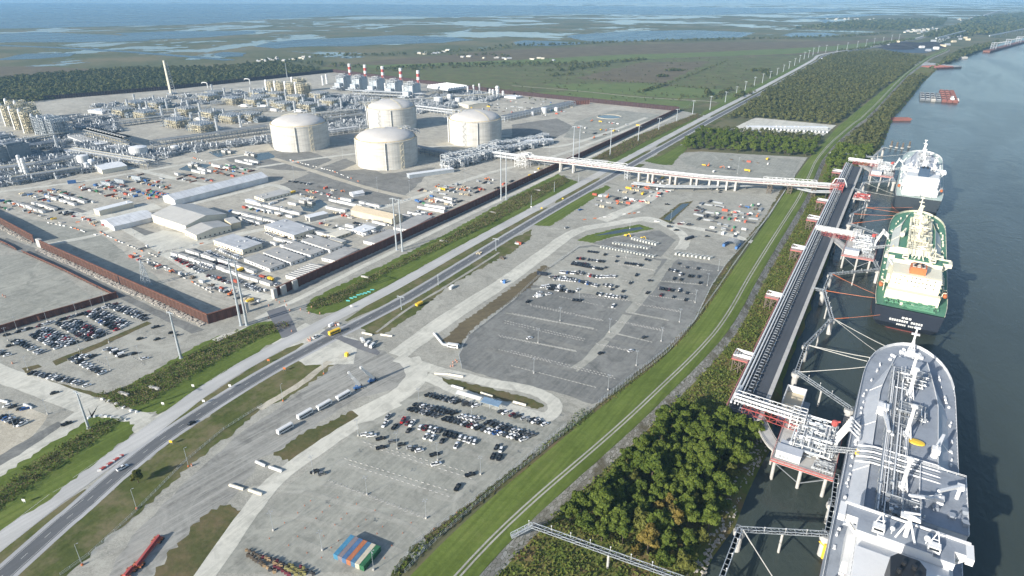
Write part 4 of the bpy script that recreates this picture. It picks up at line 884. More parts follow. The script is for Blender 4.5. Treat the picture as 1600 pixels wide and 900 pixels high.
for y in range(S0+2, S1, 8): b.box(tl_(y)+9.2,tl_(y)+9.5,y,y+5.4,dz,dz+.8); 
b.build('guard_rail', M['galv'], tt, True)
b = MB(); pz = 12.2
for i, (o, r, z) in enumerate(((1.0,.62,13.2),(3.1,.55,13.2),(4.9,.30,13.0))): b.tube([(tl_(S0)+o,S0+4,z),(tl_(S1)+o,S1,z)], r, 8, 0)
b.build('pipe_run', M['white'], tt, True)
b = MB()
for y in range(S0+2, S1, 4): b.box(tl_(y)+6.6,tl_(y)+8.5,y,y+.7,12.5,12.7)
b.bar((tl_(S0)+6.5,S0,12.5),(tl_(S1)+6.5,S1,12.5), .15)
b.build('cable_ladder', M['lsteel'], tt, True)
b = MB()
for y in range(S0, S1, 7):
    b.box(tl_(y)-.4,tl_(y)+9,y,y+.5,11.9,12.3); b.box(tl_(y)-.2,tl_(y)+.3,y,y+.5,8.5,12); b.box(tl_(y)+8.6,tl_(y)+9,y,y+.5,8.5,12)
b.add([(tl_(S0),S0,8.5),(tl_(S0)+9,S0,8.5),(tl_(S1)+9,S1,8.5),(tl_(S1),S1,8.5)], [(0,1,2,3)])
b.build('pipe_rack', M['dark'], tt, True)
b = MB()
rail(b, [(tl_(S0)-.5,S0,12),(tl_(S1)-.5,S1,12)], 1.2, 0, 5, .12); b.bar((tl_(S0)-.5,S0,11.6),(tl_(S1)-.5,S1,11.6), .4, .7); b.build('red_edge_frame', paint('faded_red_frame', (.40,.16,.17), .6), tt, True)
b = MB()
for y in range(S0+2, S1, 15):
    for o in (.8, 6, 11, 17.5): b.tube([(tl_(y)+o,y,8.6),(tl_(y)+o-.3,y,-8)], .45, 6)
    b.box(tl_(y),tr_(y)-.4,y-.7,y+.7,7.6,8.5); b.bar((tl_(y)+.8,y,8),(tl_(y)+6,y,1), .3); b.bar((tl_(y)+6,y,8),(tl_(y)+.8,y,1), .3)
b.build('support_piles', M['wood'], tt, True)
# expansion loops standing out on the landward side
def loop(px, py, ln, label):
    p = G(px, py, 11); x = tl_(p.y); t = thing('pipe_loop', label, 'pipe loop', (x, p.y, 0), 0, 'pipe expansion loops on the landward side of the trestle')
    b = MB(); o = -10
    for i in range(4): b.tube([(1+i*.3,-ln/2+i*1.0,13),(o+i*1.5,-ln/2+i*1.0,13.4),(o+i*1.5,ln/2-i*1.0,13.4),(1+i*.3,ln/2-i*1.0,13)], .42, 6)
    b.build('loop_pipe', M['white'], t)
    b = MB(); b.box(o-.8,-.5,-ln/2-.6,ln/2+.6,10.6,11.0,1); rail(b, [(-.5,-ln/2-.6,11),(o-.8,-ln/2-.6,11),(o-.8,ln/2+.6,11),(-.5,ln/2+.6,11)], 1.3, 0, 3, .07); b.box(o-.9,-.5,-ln/2-.8,-ln/2-.5,10.3,11.2,0); b.box(o-1,o-.7,-ln/2-.8,ln/2+.8,10.3,11.2,0); b.build('loop_deck', [paint('loop_red', (.36,.12,.11)), M['concrete']], t)
    b = MB()
    for xx in (o, o+4, -1.5):
        for yy in (-ln/2+.5, ln/2-.5): b.tube([(xx,yy,10.6),(xx,yy,-1)], .4, 6)
    for yy in (-ln/2+.5, ln/2-.5): b.bar((o,yy,10),(-1.5,yy,1), .4); b.bar((o,yy,1),(-1.5,yy,10), .4)
    b.box(o-.4,-.8,-ln/2,ln/2,9.8,10.6); b.build('support_tower', M['wood'], t); return t
for px, py, ln, lb in ((1177,562,9,'white pipe loop on a timber tower nearest the loading platform, landward of trestle'), (1223,466,7,'small red railed pipe loop landward of the trestle beside the undergrowth'), (1262,392,9,'pipe loop on a tower just past the middle berth, landward of trestle'), (1293,346,11,'wide white pipe loop below the pipe bridge, landward of trestle'), (1306,318,6,'short pipe loop tight beside the pipe bridge end'), (1318,270,10,'pipe loop with red deck between pipe bridge and the farthest berth')):
    loop(px, py, ln, lb)
# ------------------------------------------------------------------ loading platforms
def platform(x0, x1, y0, y1, which, sx, seed):
    t = thing('loading_platform', f'red railed loading platform full of white piping at the {which} berth', 'platform', (x0, y0, 0))
    b = MB(); b.box(x0,x1,y0,y1,8.6,9.8); b.build('deck', M['concrete'], t, True)
    b = MB(); e = [(x0,y0,9.8),(x1,y0,9.8),(x1,y1,9.8),(x0,y1,9.8),(x0,y0,9.8)]; rail(b, e, 1.2, 0, 3, .1)
    for a, c in zip(e, e[1:]): b.bar(Vector(a)+Vector((0,0,-.5)), Vector(c)+Vector((0,0,-.5)), .4, .7)
    b.build('edge_rail', M['red'], t, True)
    for xx in (x0+2, (x0+x1)/2, x1-3):
        for yy in (y0+1.5, y1-2): b = MB(); b.tube([(xx,yy,8.6),(xx,yy,-8)], .85, 10); b.build('pile', M['concrete'], t, True)
    b = MB()
    for yy in (y0+1.5, y1-2): b.bar((x0+2,yy,7.5),((x0+x1)/2,yy,0), .4); b.bar(((x0+x1)/2,yy,0),(x1-3,yy,7.5), .4)
    b.build('bracing', M['steel'], t, True)
    b = MB(); frame(b, x0+8, x1-4, y0+12, y1-3, 9.8, 15.5, 4, 4, 2, .35, 0); b.box(x0+8,x1-4,y0+12,y1-3,12.5,12.62,1)
    pipemess(b, x0+6, x1-2, y0+10, y1-2, 9.8, 17, 110, .16, .5, (0,0,1), seed, .3); b.build('process_piping', [M['white'], M['galv']], t, True)
    b = MB(); b.bar((x1-5,y0+3,9.8),(x1-5,y0+3,12), .5); frame(b, x1-9, x1-1, y0+2, y0+9, 9.8, 12.6, 3, 2, 1, .25, 0); pipemess(b, x1-10, x1-1, y0+2, y0+10, 9.8, 13, 22, .12, .3, (0,), seed+1); b.build('valve_skid', M['lsteel'], t, True)
    # substation on the deck
    h = thing('substation', f'white flat roofed substation on the {which} loading platform', 'building', (x0+7, y0+6, 9.8)); b = MB(); b.box(x0+1.5,x0+13,y0+3.5,y0+9.5,9.8,14.2); b.build('wall', M['white'], h, True)
    b = MB(); b.box(x0+1.2,x0+13.3,y0+3.2,y0+9.8,14.2,14.5); b.build('roof', M['deck_pale'], h, True); b = MB()
    for i in range(3): b.lathe((0,0,0), [(.7,0),(.7,.5)], 10); b.v[-20:] = [(x0+3.5+i*1.8+x, y0+3.5-z, 11.2+y) for x,y,z in b.v[-20:]]
    b.build('fan_unit', M['lsteel'], h, True)
    if which == 'nearest': h2 = MB(); h2.box(x0+2.2,x0+8,y0+10,y0+15,9.8,13.4); tag(h2.build('equipment_shelter', M['deck_pale']), 'pale grey equipment shelter behind the substation of the nearest platform', 'building')
    # pipe bridge from the trestle to the platform, with its red girder and arched frame
    g = thing('branch_pipe_bridge', f'white branch pipe bridge with red girder from trestle to {which} platform', 'pipe bridge', (tl_(y1)+2, y1+2, 0)); yb = y1-6
    b = MB()
    for i in range(5): z = 14.2+(i%2)*1.5; b.tube([(tl_(yb)+1+i*.5,yb+18,13.2),(tl_(yb)+1+i*.5,yb+6-i*1.6,z),(x0+10+i,yb+4-i*1.6,z),(x0+12+i,yb-2-i,11)], .5, 7)
    b.build('branch_pipe', M['white'], g, True); b = MB(); truss(b, (tl_(yb)+8,yb-2.5,10.6), (x0+8,yb-4.5,10.6), 5, 3, 8, .11); b.build('girder', M['red'], g, True)
    b = MB(); truss(b, (tl_(yb)+2,yb+5,12.4), (x0+9,yb+3,12.4), 7, 3.2, 10, .18); frame(b, x0+3, x0+10, yb-6, yb+4, 9.8, 19, 2, 3, 4, .4, 0); b.build('pipe_frame', M['white'], g, True)
    # approach road
    a = MB(); c0 = Vector((tr_(y1-10)-3, y1-8, 9.3)); pts = [c0, Vector((c0.x+6,y1-18,9.3)), Vector((x0-2,y1-28 if y1-y0 > 45 else y0+9,9.3)), Vector((x0+6,y0+10,9.3))]
    pts = [pts[0]*((1-u)**3)+pts[1]*(3*u*(1-u)**2)+pts[2]*(3*u*u*(1-u))+pts[3]*(u**3) for u in [i/10 for i in range(11)]]
    L_ = []; R_ = []
    for i, p in enumerate(pts): d = (pts[min(i+1,10)]-pts[max(i-1,0)]).normalized(); n = Vector((-d.y,d.x,0)); L_.append(p+n*3.2); R_.append(p-n*3.2)
    for i in range(10): a.hexa([L_[i]-Vector((0,0,.9)), R_[i]-Vector((0,0,.9)), R_[i+1]-Vector((0,0,.9)), L_[i+1]-Vector((0,0,.9)), L_[i], R_[i], R_[i+1], L_[i+1]])
    rail(a, L_, 1.0, 0, 4, .08); rail(a, R_, 1.0, 0, 4, .08)
    for i in (3,7): a.tube([pts[i]-Vector((0,0,.8)), pts[i]-Vector((0,0,17))], .6, 7)
    tag(a.build('approach_road', M['concrete']), f'short concrete approach road curving from trestle to {which} platform', 'bridge')
    # loading arms reaching to the ship's manifold
    ym = (y0+y1)/2 + sx
    for i in range(4):
        yy = ym+i*3.6-5; r = thing('marine_loader', f'{("first","second","third","last")[i]} white loading arm from the near end at the {which} platform', 'loading arm', (x1-2, yy, 9.8), 0, f'loading arms of the {which} platform')
        b = MB(); b.tube([(0,0,0),(0,0,8)], .6, 8, 0, .5); b.cbox(0,0,0,1.6,1.6,1.2); b.build('riser', M['white'], r)
        b = MB(); b.tube([(0,.5,7.6),(3.6,.5,17.5)], .48, 7); b.tube([(0,.9,7.6),(3.6,.9,17.5)], .22, 5); b.bar((0,.5,7.6),(-2.0,.5,2.6), .8, .9); b.build('inner_boom', M['white'], r)
        b = MB(); b.tube([(3.6,.2,17.5),(8.2,.2,14)], .42, 7); b.tube([(8.2,.2,14),(8.6,.2,12.5)], .5, 7); b.lathe((3.6,.2,17), [(.7,-.3),(.9,.4),(.7,1.1)], 8); b.build('outer_boom', M['white'], r)
    mt = thing('fire_monitor_tower', f'red fire monitor tower beside the loading arms of the {which} platform', 'tower', (x1-5, ym+9, 9.8)); b = MB(); frame(b, x1-6, x1-4, ym+8, ym+10, 9.8, 20, 1, 1, 4, .25); b.build('mast', M['lsteel'], mt, True)
    b = MB(); b.lathe((x1-5,ym+9,18), [(1.4,0),(1.7,.6),(1.7,2.4),(.8,3)], 8); b.bar((x1-5,ym+9,20.2),(x1-2.6,ym+9,21.2), .7); b.build('monitor', M['red'], mt, True)
    gw = thing('gangway', f'pale steel gangway sloping from the {which} platform onto the ship', 'gangway', (x1-3, y0+14, 9.8)); b = MB(); truss(b, (x1-8,y0+16,14), (353,y0+11,21.6), 2.4, 1.8, 9, .14); b.add([(x1-8,y0+17,14.1),(x1-8,y0+15,14.1),(353,y0+10,21.7),(353,y0+12,21.7)], [(0,1,2,3),(3,2,1,0)]); b.build('walkway', M['lsteel'], gw, True)
    b = MB(); frame(b, x1-10, x1-6.5, y0+14, y0+18, 9.8, 16, 1, 1, 3, .3); b.build('gangway_tower', M['white'], gw, True); b = MB(); b.cbox(353,y0+11,21.4,1.6,2.6,1.4); b.build('gangway_tip', M['yellow'], gw, True)
platform(317, 346, 19, 62, 'nearest', 4, 11); platform(315, 341, 341, 396, 'middle', 4, 12); platform(313, 340, 662, 722, 'farthest', 0, 13)
# the small red and white valve platform between the two farther berths
p = thing('valve_platform', 'small platform with red and white valves between the two farther berths', 'platform', (312, 545, 0)); b = MB(); b.box(305,323,538,556,8.4,9.4); b.build('deck', M['concrete'], p, True)
b = MB(); pipemess(b, 306, 322, 539, 555, 9.4, 12.5, 40, .2, .5, (0,0,1), 31); frame(b, 306, 322, 539, 555, 9.4, 12, 3, 3, 1, .25, 0); b.build('valves', [M['red'], M['white']], p, True)
for xx in (307,321):
    for yy in (540,554): b = MB(); b.tube([(xx,yy,8.4),(xx,yy,-8)], .7, 8); b.build('pile', M['concrete'], p, True)
# ------------------------------------------------------------------ mooring dolphins, catwalks and lines
DOL = {}
def dolphin(k, x, y, label):
    t = thing('mooring_dolphin', label, 'dolphin', (x, y, 0), 0, 'mooring dolphins along the berths'); b = MB(); b.lathe((0,0,6.4), [(2.6,0),(2.6,1.9),(2.2,2.2)], 10); b.build('cap', M['concrete'], t)
    b = MB(); b.tube([(0,0,6.4),(0,0,-8)], 1.7, 12); b.build('pile', M['concrete'], t); b = MB()
    for i in range(3): b.cbox(1.0*math.cos(i*2.1), 1.0*math.sin(i*2.1), 8.6, .9, .5, 1.0, i)
    rail(b, [(-2,-2,8.6),(2,-2,8.6),(2,2,8.6),(-2,2,8.6),(-2,-2,8.6)], 1.1, 0, 2, .08); b.build('mooring_hook', M['steel'], t); DOL[k] = Vector((x,y,9))
for k, x, y, lb in (('a0',311.8,251.5,'mooring dolphin standing nearest the trestle kerb by the middle ship stern'), ('a1',323.7,202.7,'mooring dolphin off the dark stern of the middle ship'), ('a2',313.9,152.6,'mooring dolphin holding two pale lines to the nearest bow'), ('a3',313.9,113.7,'mooring dolphin near the white open barge'), ('a4',346.5,89,'breasting dolphin beside the nearest loading arms'), ('a5',348,3,'breasting dolphin beside the nearest ship just past the platform'), ('a5b',348,-19,'breasting dolphin with yellow fender in line with the bridge of the nearest ship'), ('a6',314.9,-35.8,'mooring dolphin at the corner of the zigzag catwalk in the foreground'), ('a7',314.6,-92,'mooring dolphin at the very bottom edge of the frame'),
                ('b0',320.2,506.4,'mooring dolphin holding orange lines to the middle bow'), ('b1',311.2,475.1,'mooring dolphin with an orange line short of the valve platform'), ('b2',311.6,439.3,'mooring dolphin next past the middle loading platform'), ('b3',340.5,417.5,'breasting dolphin at the far end of the middle platform'), ('b4',346,321.6,'breasting dolphin beside the middle ship'), ('b5',312.3,290,'mooring dolphin with an orange line running to the middle ship stern'),
                ('c1',309,577.5,'mooring dolphin behind the stern of the farthest ship'), ('c3',310.5,617.5,'mooring dolphin short of the farthest loading platform'), ('c4',342,645.9,'breasting dolphin beside the farthest ship'), ('c5',309.2,773.1,'mooring dolphin past the farthest platform'), ('c6',318.3,850.4,'outermost mooring dolphin off the wooded bank')): dolphin(k, x, y, lb)
NC = [0]
def catwalk(a, c, label, mid=True):
    a, c = Vector(a), Vector(c); t = thing('catwalk', label, 'catwalk', tuple(a.lerp(c,.5)), 0, 'steel truss catwalks between the dolphins'); b = MB(); n = max(3, int((c-a).length/3.2)); truss(b, a-Vector((0,0,.3)), c-Vector((0,0,.3)), 1.9, 1.5, n, .11); b.build('truss', M['galv'], t, True)
    d = (c-a).normalized(); s = Vector((-d.y,d.x,0))*.85; b = MB(); b.add([a-s, a+s, c+s, c-s], [(3,2,1,0),(0,1,2,3)]); b.build('walkway', M['lsteel'], t, True)
    b = MB()
    for i in range(1, max(2, int((c-a).length/9))): q = a.lerp(c, i*9/(c-a).length) if i*9 < (c-a).length else c; b.bar(q+s, q+s+Vector((0,0,3)), .12); b.cbox(q.x+s.x, q.y+s.y, q.z+2.9, .5, .4, .3)
    b.build('lamp_post', M['white'], t, True)
    if mid and (c-a).length > 28: q = a.lerp(c,.5); b = MB(); b.tube([q-Vector((0,0,.5)), Vector((q.x,q.y,-8))], .55, 8); b.build('support_pile', M['concrete'], t, True)
def CW(i, j, label): catwalk(DOL[i] if isinstance(i, str) else i, DOL[j] if isinstance(j, str) else j, label)
CW(Vector((304,252,9)), 'a0', 'very short catwalk off the trestle kerb by the middle ship stern'); CW('a0','a1','catwalk running out towards the stern of the middle ship'); CW('a1','a2','catwalk slanting back from the middle stern dolphin'); CW('a2','a3','catwalk parallel to the trestle near the white barge'); CW('a3','a4','long catwalk slanting out to the nearest loading arms')
CW('a5','a5b','catwalk between the two breasting dolphins of the nearest ship'); CW('a5b','a6','foreground catwalk running back from the nearest ship'); CW('a6','a7','foreground catwalk running down out of the frame'); CW(Vector((347,24,9)),'a5','short catwalk off the river corner of the nearest platform')
CW('b0',Vector((319,540,9)),'catwalk ending at the red and white valve platform'); CW('b0','b1','catwalk linking two dolphins with orange lines'); CW('b1','b2','catwalk parallel to trestle past the middle platform'); CW('b2','b3','catwalk slanting out to the middle loading arms'); CW('b3',Vector((340,397,9)),'short catwalk off the far corner of the middle platform'); CW(Vector((341,342,9)),'b4','short catwalk off the near corner of the middle platform'); CW('b4','b5','catwalk slanting from the middle ship back to the trestle'); CW('b5','a0','catwalk parallel to trestle behind the middle ship stern')
CW(Vector((322,552,9)),'c1','catwalk slanting from the valve platform up to the trestle'); CW('c1',Vector((303,582,9)),'short catwalk joining the trestle behind the farthest stern'); CW('c1','c3','catwalk parallel to trestle behind the farthest stern'); CW('c3','c4','catwalk slanting out to the farthest ship'); CW('c4',Vector((339,662,9)),'short catwalk at the near corner of the farthest platform'); CW(Vector((320,720,9)),'c5','catwalk leaving the farthest platform along the bank'); CW('c5','c6','outermost catwalk to the last dolphin'); CW('c5',Vector((252,782,7)),'long catwalk from the levee over the bank trees')
catwalk((235,-81,8.6),(306,-74,8.6),'long grey catwalk over the scrub in the foreground'); catwalk((228.5,-88,5),(235,-81,8.6),'short ramp from the levee up to the foreground catwalk', False); catwalk((306,-74,8.6),(330,-98,9),'catwalk continuing out of the bottom of the frame')
for x_, y_ in ((262,-79),(284,-76.5)): pass
def line(k, ship_pt, mat, label, r=.13, group='mooring lines'):
    a = DOL[k]+Vector((1.2,0,.8)); c = Vector(ship_pt); m_ = a.lerp(c,.5)-Vector((0,0,(c-a).length*.008)); b = MB(); b.tube([a, a.lerp(m_,.5)-Vector((0,0,.1)), m_, m_.lerp(c,.5)-Vector((0,0,.2)), c], r, 5)
    if mat is M['rope_o']: b.tube([a, a.lerp(m_,.55)-Vector((0,0,.1))], .26, 5, 1)
    else: b.tube([a, a.lerp(m_,.35)-Vector((0,0,.2))], .26, 5, 2)
    tag(b.build('mooring_line', [mat, M['orange'], M['rope_w']]), label, 'mooring line', group)
W_, O_ = M['rope_w'], M['rope_o']
line('a1',(361,157,19),W_,'pale line from the dolphin off the middle stern to the nearest bow tip',.2); line('a1',(355,147,19),W_,'thinner pale line just below it to the nearest bow'); line('a2',(352,138,19),W_,'upper pale line of the pair to the nearest bow',.2); line('a2',(350,132,19),W_,'lower thick pale line of the pair to the nearest bow',.22); line('a3',(349.5,124,19),W_,'single pale line rising to the shoulder of the nearest bow',.18)
line('a1',(357,226,12),O_,'orange line to the lower stern of the middle ship'); line('a0',(349.3,240,17),O_,'orange line from the kerb dolphin to the stern corner of the middle ship',.16); line('b5',(349.3,243,18),O_,'long orange line crossing the open water to the middle stern')
line('b0',(360,473,19),O_,'orange line nearest the farthest stern reaching the middle bow',.16); line('b1',(354,461,19),O_,'short thick orange line to the middle bow'); line('b2',(351,452,19),O_,'lower orange line slanting up to the middle bow'); line('b0',(366,537,9),O_,'long orange line to the red stern edge of the farthest ship')
line('c3',(348,556,15),W_,'pale line to the stern quarter of the farthest ship'); line('c1',(350,548,15),W_,'pale line to the stern of the farthest ship from behind'); line('c5',(352,775,19),W_,'pale line to the farthest bow'); line('a6',(348,-80,17),W_,'pale line from the foreground corner dolphin out of the frame',.2); line('c6',(360,785,19),W_,'pale line from the outermost dolphin to the farthest bow'); line('a5',(349.5,34,19),W_,'thin pale line beside the near gangway')
for i, (x, y, lb) in enumerate(((347.9,8,'near'), (347.9,-16,'foreground'))):
    b = MB(); b.tube([(x+1.0,y-5,-2.5),(x+1.0,y-5,5.5)], .9, 8); b.bar((x-2,y-4,5),(x+1,y-5,4), .5); tag(b.build('fender', M['yellow']), f'yellow fender on the {lb} breasting dolphin beside the grey ship', 'fender')
# white open work barge by the nearest platform
t = thing('work_barge', 'open white walled work barge with tan deck by the nearest platform', 'barge', (318, 88, WL)); P4 = [(311.5,73),(322.5,73),(322.5,104),(311.5,104)]
b = MB(); b.prism(P4, -1.2, 2.0); b.build('hull', M['deck_pale'], t) if False else b.build('hull', M['deck_pale'], t, False) if False else None
b = MB(); b.box(311.5,322.5,72,104,WL-1.2,WL+3.4,0); b.box(322.5,326,70,100,WL-1,WL+1.6,1); b.build('hull', [M['deck_pale'], M['steel']], t, True)
b = MB(); b.box(311.5,322.5,103.4,104,WL+3.4,WL+8); b.box(311.5,312,84,103.4,WL+3.4,WL+8); b.box(322,322.5,84,103.4,WL+3.4,WL+7.4); b.build('side_wall', M['white'], t, True)
b = MB(); b.box(312,322,84,103.4,WL+3.4,WL+3.7); b.build('cargo', M['tan'], t, True)
# timber pile clusters beyond the last berth
for i, (px, py) in enumerate(((1393,226),(1401.5,228),(1410.5,229),(1421,227))):
    p = G(px, py, 0); t = thing('pile_cluster', f'{("first","second","third","last")[i]} timber pile cluster from the bank beyond the farthest ship', 'pile cluster', (p.x, p.y, WL), 0, 'timber pile clusters in the river'); b = MB()
    for j in range(6): b.tube([(1.2*math.cos(j),1.2*math.sin(j),-3),(.7*math.cos(j),.7*math.sin(j),9)], .5, 6)
    b.build('piles', M['wood'], t); b = MB(); b.lathe((0,0,-.5), [(2.6,0),(2.6,1.8),(.2,2)], 8); b.build('collar', M['concrete'], t)
# ------------------------------------------------------------------ barges and tow boats upstream
bp = thing('river_barge', 'river barge prototype for the fleet', 'barge', (0,0,-400), 0); 
def barge_parts(t, hullm, cargom):
    b = MB(); b.hexa([(-5.3,-24,-1),(5.3,-24,-1),(5.3,24,-1),(-5.3,24,-1),(-5.3,-29,3.4),(5.3,-29,3.4),(5.3,29,3.4),(-5.3,29,3.4)]); b.box(-4.6,-4.2,-25,25,3.4,4.8); b.box(4.2,4.6,-25,25,3.4,4.8); b.box(-4.6,4.6,-25.4,-25,3.4,4.8); b.box(-4.6,4.6,25,25.4,3.4,4.8); b.build('hull', hullm, t)
    b = MB(); b.hexa([(-4.2,-25,3.5),(4.2,-25,3.5),(4.2,25,3.5),(-4.2,25,3.5),(-2,-23,4.3),(2,-23,4.3),(2,23,4.3),(-2,23,4.3)]); b.build('cargo', cargom, t)
bp.parent = None; PROTO.append(bp)
coal = paint('coal', (.025,.025,.028), .9); barge_parts(bp, M['steel'], coal)
bq = thing('river_barge', 'covered river barge prototype for the fleet', 'barge', (0,0,-400), 0); PROTO.append(bq); barge_parts(bq, paint('barge_red', (.24,.10,.08), .8, 0, .3, .1), M['rust']); bx = thing('river_barge', 'empty river barge prototype for the fleet', 'barge', (0,0,-400), 0); PROTO.append(bx); barge_parts(bx, M['concrete'], coal)
ORD_ = 'front second third fourth back'.split()
def gx(a, c, u): return a.lerp(c, u)
A_, B_ = G(1437,157,-2), G(1497,161,-2); d = (B_-A_).normalized(); n = Vector((-d.y,d.x,0)); ang = math.atan2(n.y,n.x)-math.pi/2; W10 = 11.2
cnt = int((B_-A_).length/W10)
cnt = max(7, cnt); st_ = (B_-A_).length/cnt
for i in range(cnt):
    red = i >= cnt-3
    for k in range(5 if red else 3):
        p = A_ + d*(st_*(i+.5)) + n*(20+k*38); src = bq if red else (bx if k == 0 and i in (2,4) else bp)
        dup(src, (p.x,p.y,WL), ang, f'{"red" if red else "pale ended" if src is bx else "dark coal"} barge in the {ORD_[k]} row of the big fleet nearer on the river', 'barge', 'barges of the nearer big fleet', (st_/W10*.97,.62,1.3))
A2, B2 = G(1463,108,-2), G(1508,106,-2); d2 = (B2-A2).normalized(); n2 = Vector((-d2.y,d2.x,0)); an2 = math.atan2(n2.y,n2.x)-math.pi/2
for i in range(int((B2-A2).length/W10)):
    for k in range(3):
        p = A2+d2*(W10*(i+.5))+n2*(30+k*58); s = (bq if k == 0 and i < 7 else bp); dup(s, (p.x,p.y,WL), an2, 'red barge in the front row of the farther fleet' if s is bq else 'dark coal barge of the farther fleet along the bank', 'barge', 'barges of the farther fleet', (.95,.95,1.3))
p = G(1404,187,-2); dup(bq, (p.x,p.y,WL), -1.0, 'lone rusty barge moored against the wooded bank', 'barge', None, (1.2,.8,1.0)); p = G(1501,91,-2); dup(bx, (p.x,p.y,WL), -.9, 'pale work barge far upstream by the bank', 'barge', None, (1.6,.8,1.4))
def tow(px, py, s, label):
    p = G(px, py, -2); t = thing('tow_boat', label, 'boat', (p.x,p.y,WL), ang); b = MB(); b.prism([(-5,-18),(5,-18),(5,16),(2.5,18),(-2.5,18),(-5,16)], -1, 2.4); b.build('hull', M['black'] if s > .8 else M['red'], t); b = MB(); b.box(-4.2,4.2,-12,11,2.4,5.6); b.box(-3.6,3.6,-8,9,5.6,8.6); b.box(-2.8,2.8,0,7,8.6,11.4); b.build('deckhouse', M['white'], t)
    b = MB(); b.box(-2.9,2.9,6.9,7.1,9.6,10.8); b.build('window', M['glass'], t); b = MB(); b.tube([(-2,-5,8.6),(-2,-5,12)], .6, 6); b.tube([(2,-5,8.6),(2,-5,12)], .6, 6); b.build('funnel', M['dark'], t); t.scale = (s,s,s)
tow(1487,158,1.0,'white tow boat at the near side of the big barge fleet'); tow(1496,158,.6,'small white tow boat beside the larger one'); tow(1443,223,.5,'tiny launch just past the farthest ship') if False else None
# ------------------------------------------------------------------ pipe bridge over the highway and levee
pts = [Vector((-112,500,13)), Vector((-62,505,13)), Vector((45,512,13)), Vector((139,523,13)), Vector((287,563,13.5))]
t = thing('pipe_bridge', 'long white pipe bridge crossing the highway and the levee to the jetty', 'pipe bridge', tuple(pts[2]-Vector((0,0,13))))
b = MB()
for i in range(7): o = -3+i*1.0; b.tube([p+Vector((0,o,1.4+(i%3)*.9)) for p in pts], .46, 6)
b.build('pipe_bundle', M['white'], t, True)
b = MB()
for a, c in zip(pts, pts[1:]):
    k = int((c-a).length/6)
    for i in range(k): q = a.lerp(c, i/k); b.box(q.x-.3,q.x+.3,q.y-4,q.y+4,q.z-.2,q.z+.4); b.bar(q+Vector((0,-4,0)), q+Vector((0,-4,3.4)), .3); b.bar(q+Vector((0,4,0)), q+Vector((0,4,3.4)), .3)
    for o in (-4,4):
        for z in (0,3.4): b.bar(a+Vector((0,o,z)), c+Vector((0,o,z)), .5)
b.build('rack_frame', M['lsteel'], t, True)
b = MB()
for a, c in zip(pts, pts[1:]): b.hexa([a+Vector((0,-4,-1.4)), c+Vector((0,-4,-1.4)), c+Vector((0,4,-1.4)), a+Vector((0,4,-1.4)), a+Vector((0,-4,-.25)), c+Vector((0,-4,-.25)), c+Vector((0,4,-.25)), a+Vector((0,4,-.25))])
b.build('bridge_deck', M['concrete'], t, True)
b = MB()
for a, c in zip(pts, pts[1:]): rail(b, [a+Vector((0,-4.3,-.3)), c+Vector((0,-4.3,-.3))], 1.1, 0, 6, .1)
b.build('red_handrail', paint('faded_red_rail', (.50,.22,.20)), t, True)
b = MB(); truss(b, pts[1]+Vector((22,2,-.2)), pts[2]+Vector((-6,1,-.2)), 9.5, 6.4, 14, .28); b.build('road_span_truss', M['white'], t, True); b = MB(); q0 = pts[3].lerp(pts[4],.45); q1 = pts[3].lerp(pts[4],.84); truss(b, q0, q1, 9, 5.6, 12, .24); b.build('levee_span_truss', M['white'], t, True)
for fx, two in ((-52,1),(-33,1),(42,2),(58,1),(70,1),(76,1),(98,1),(105,1),(124,1),(131,1),(146,1),(156,1),(166,1),(176,1),(214,3),(236,3),(262,3)):
    for a, c in zip(pts, pts[1:]):
        if a.x <= fx <= c.x: q = a.lerp(c, (fx-a.x)/(c.x-a.x))
    b = MB()
    if two == 1:
        for o in (-2.8,2.8): b.box(q.x-1.1,q.x+1.1,q.y+o-1.0,q.y+o+1.0,0,q.z-1.4)
        b.build('pier', M['concrete'], t, True)
    else: frame(b, q.x-2.2, q.x+2.2, q.y-4, q.y+4, 0, q.z-1.4, 1, 1, 3, .6, 0); b.build('pier_tower', M['lsteel'] if two == 2 else M['wood'], t, True)
b = MB()
for i in range(3):
    for z in (0,):
        e = Vector((287,563,15)); b.tube([e+Vector((-10,-2+i*2,0)), e+Vector((-7,-2+i*2,3)), e+Vector((-5,-2+i*2,9-i*.5)), e+Vector((4,1+i*2,9-i*.5)), e+Vector((7,2+i*2,3)), e+Vector((8,3+i*2,-1))], .62, 7)
b.build('crossover_loop', M['white'], t, True); b = MB(); frame(b, 279, 292, 556, 574, 9, 19, 2, 2, 3, .4); b.box(279,292,556,574,12.6,12.9); pipemess(b, 280, 291, 557, 573, 13, 17, 20, .2, .4, (0,), 77); b.build('crossover_frame', M['red'], t, True)
b = MB(); a0 = -90; frame(b, -118, -100, 492, 512, 0, 15, 3, 3, 3, .45); pipemess(b, -120, -98, 490, 514, 8, 18, 50, .25, .55, (0,), 78); b.build('riser_frame', M['white'], t, True)
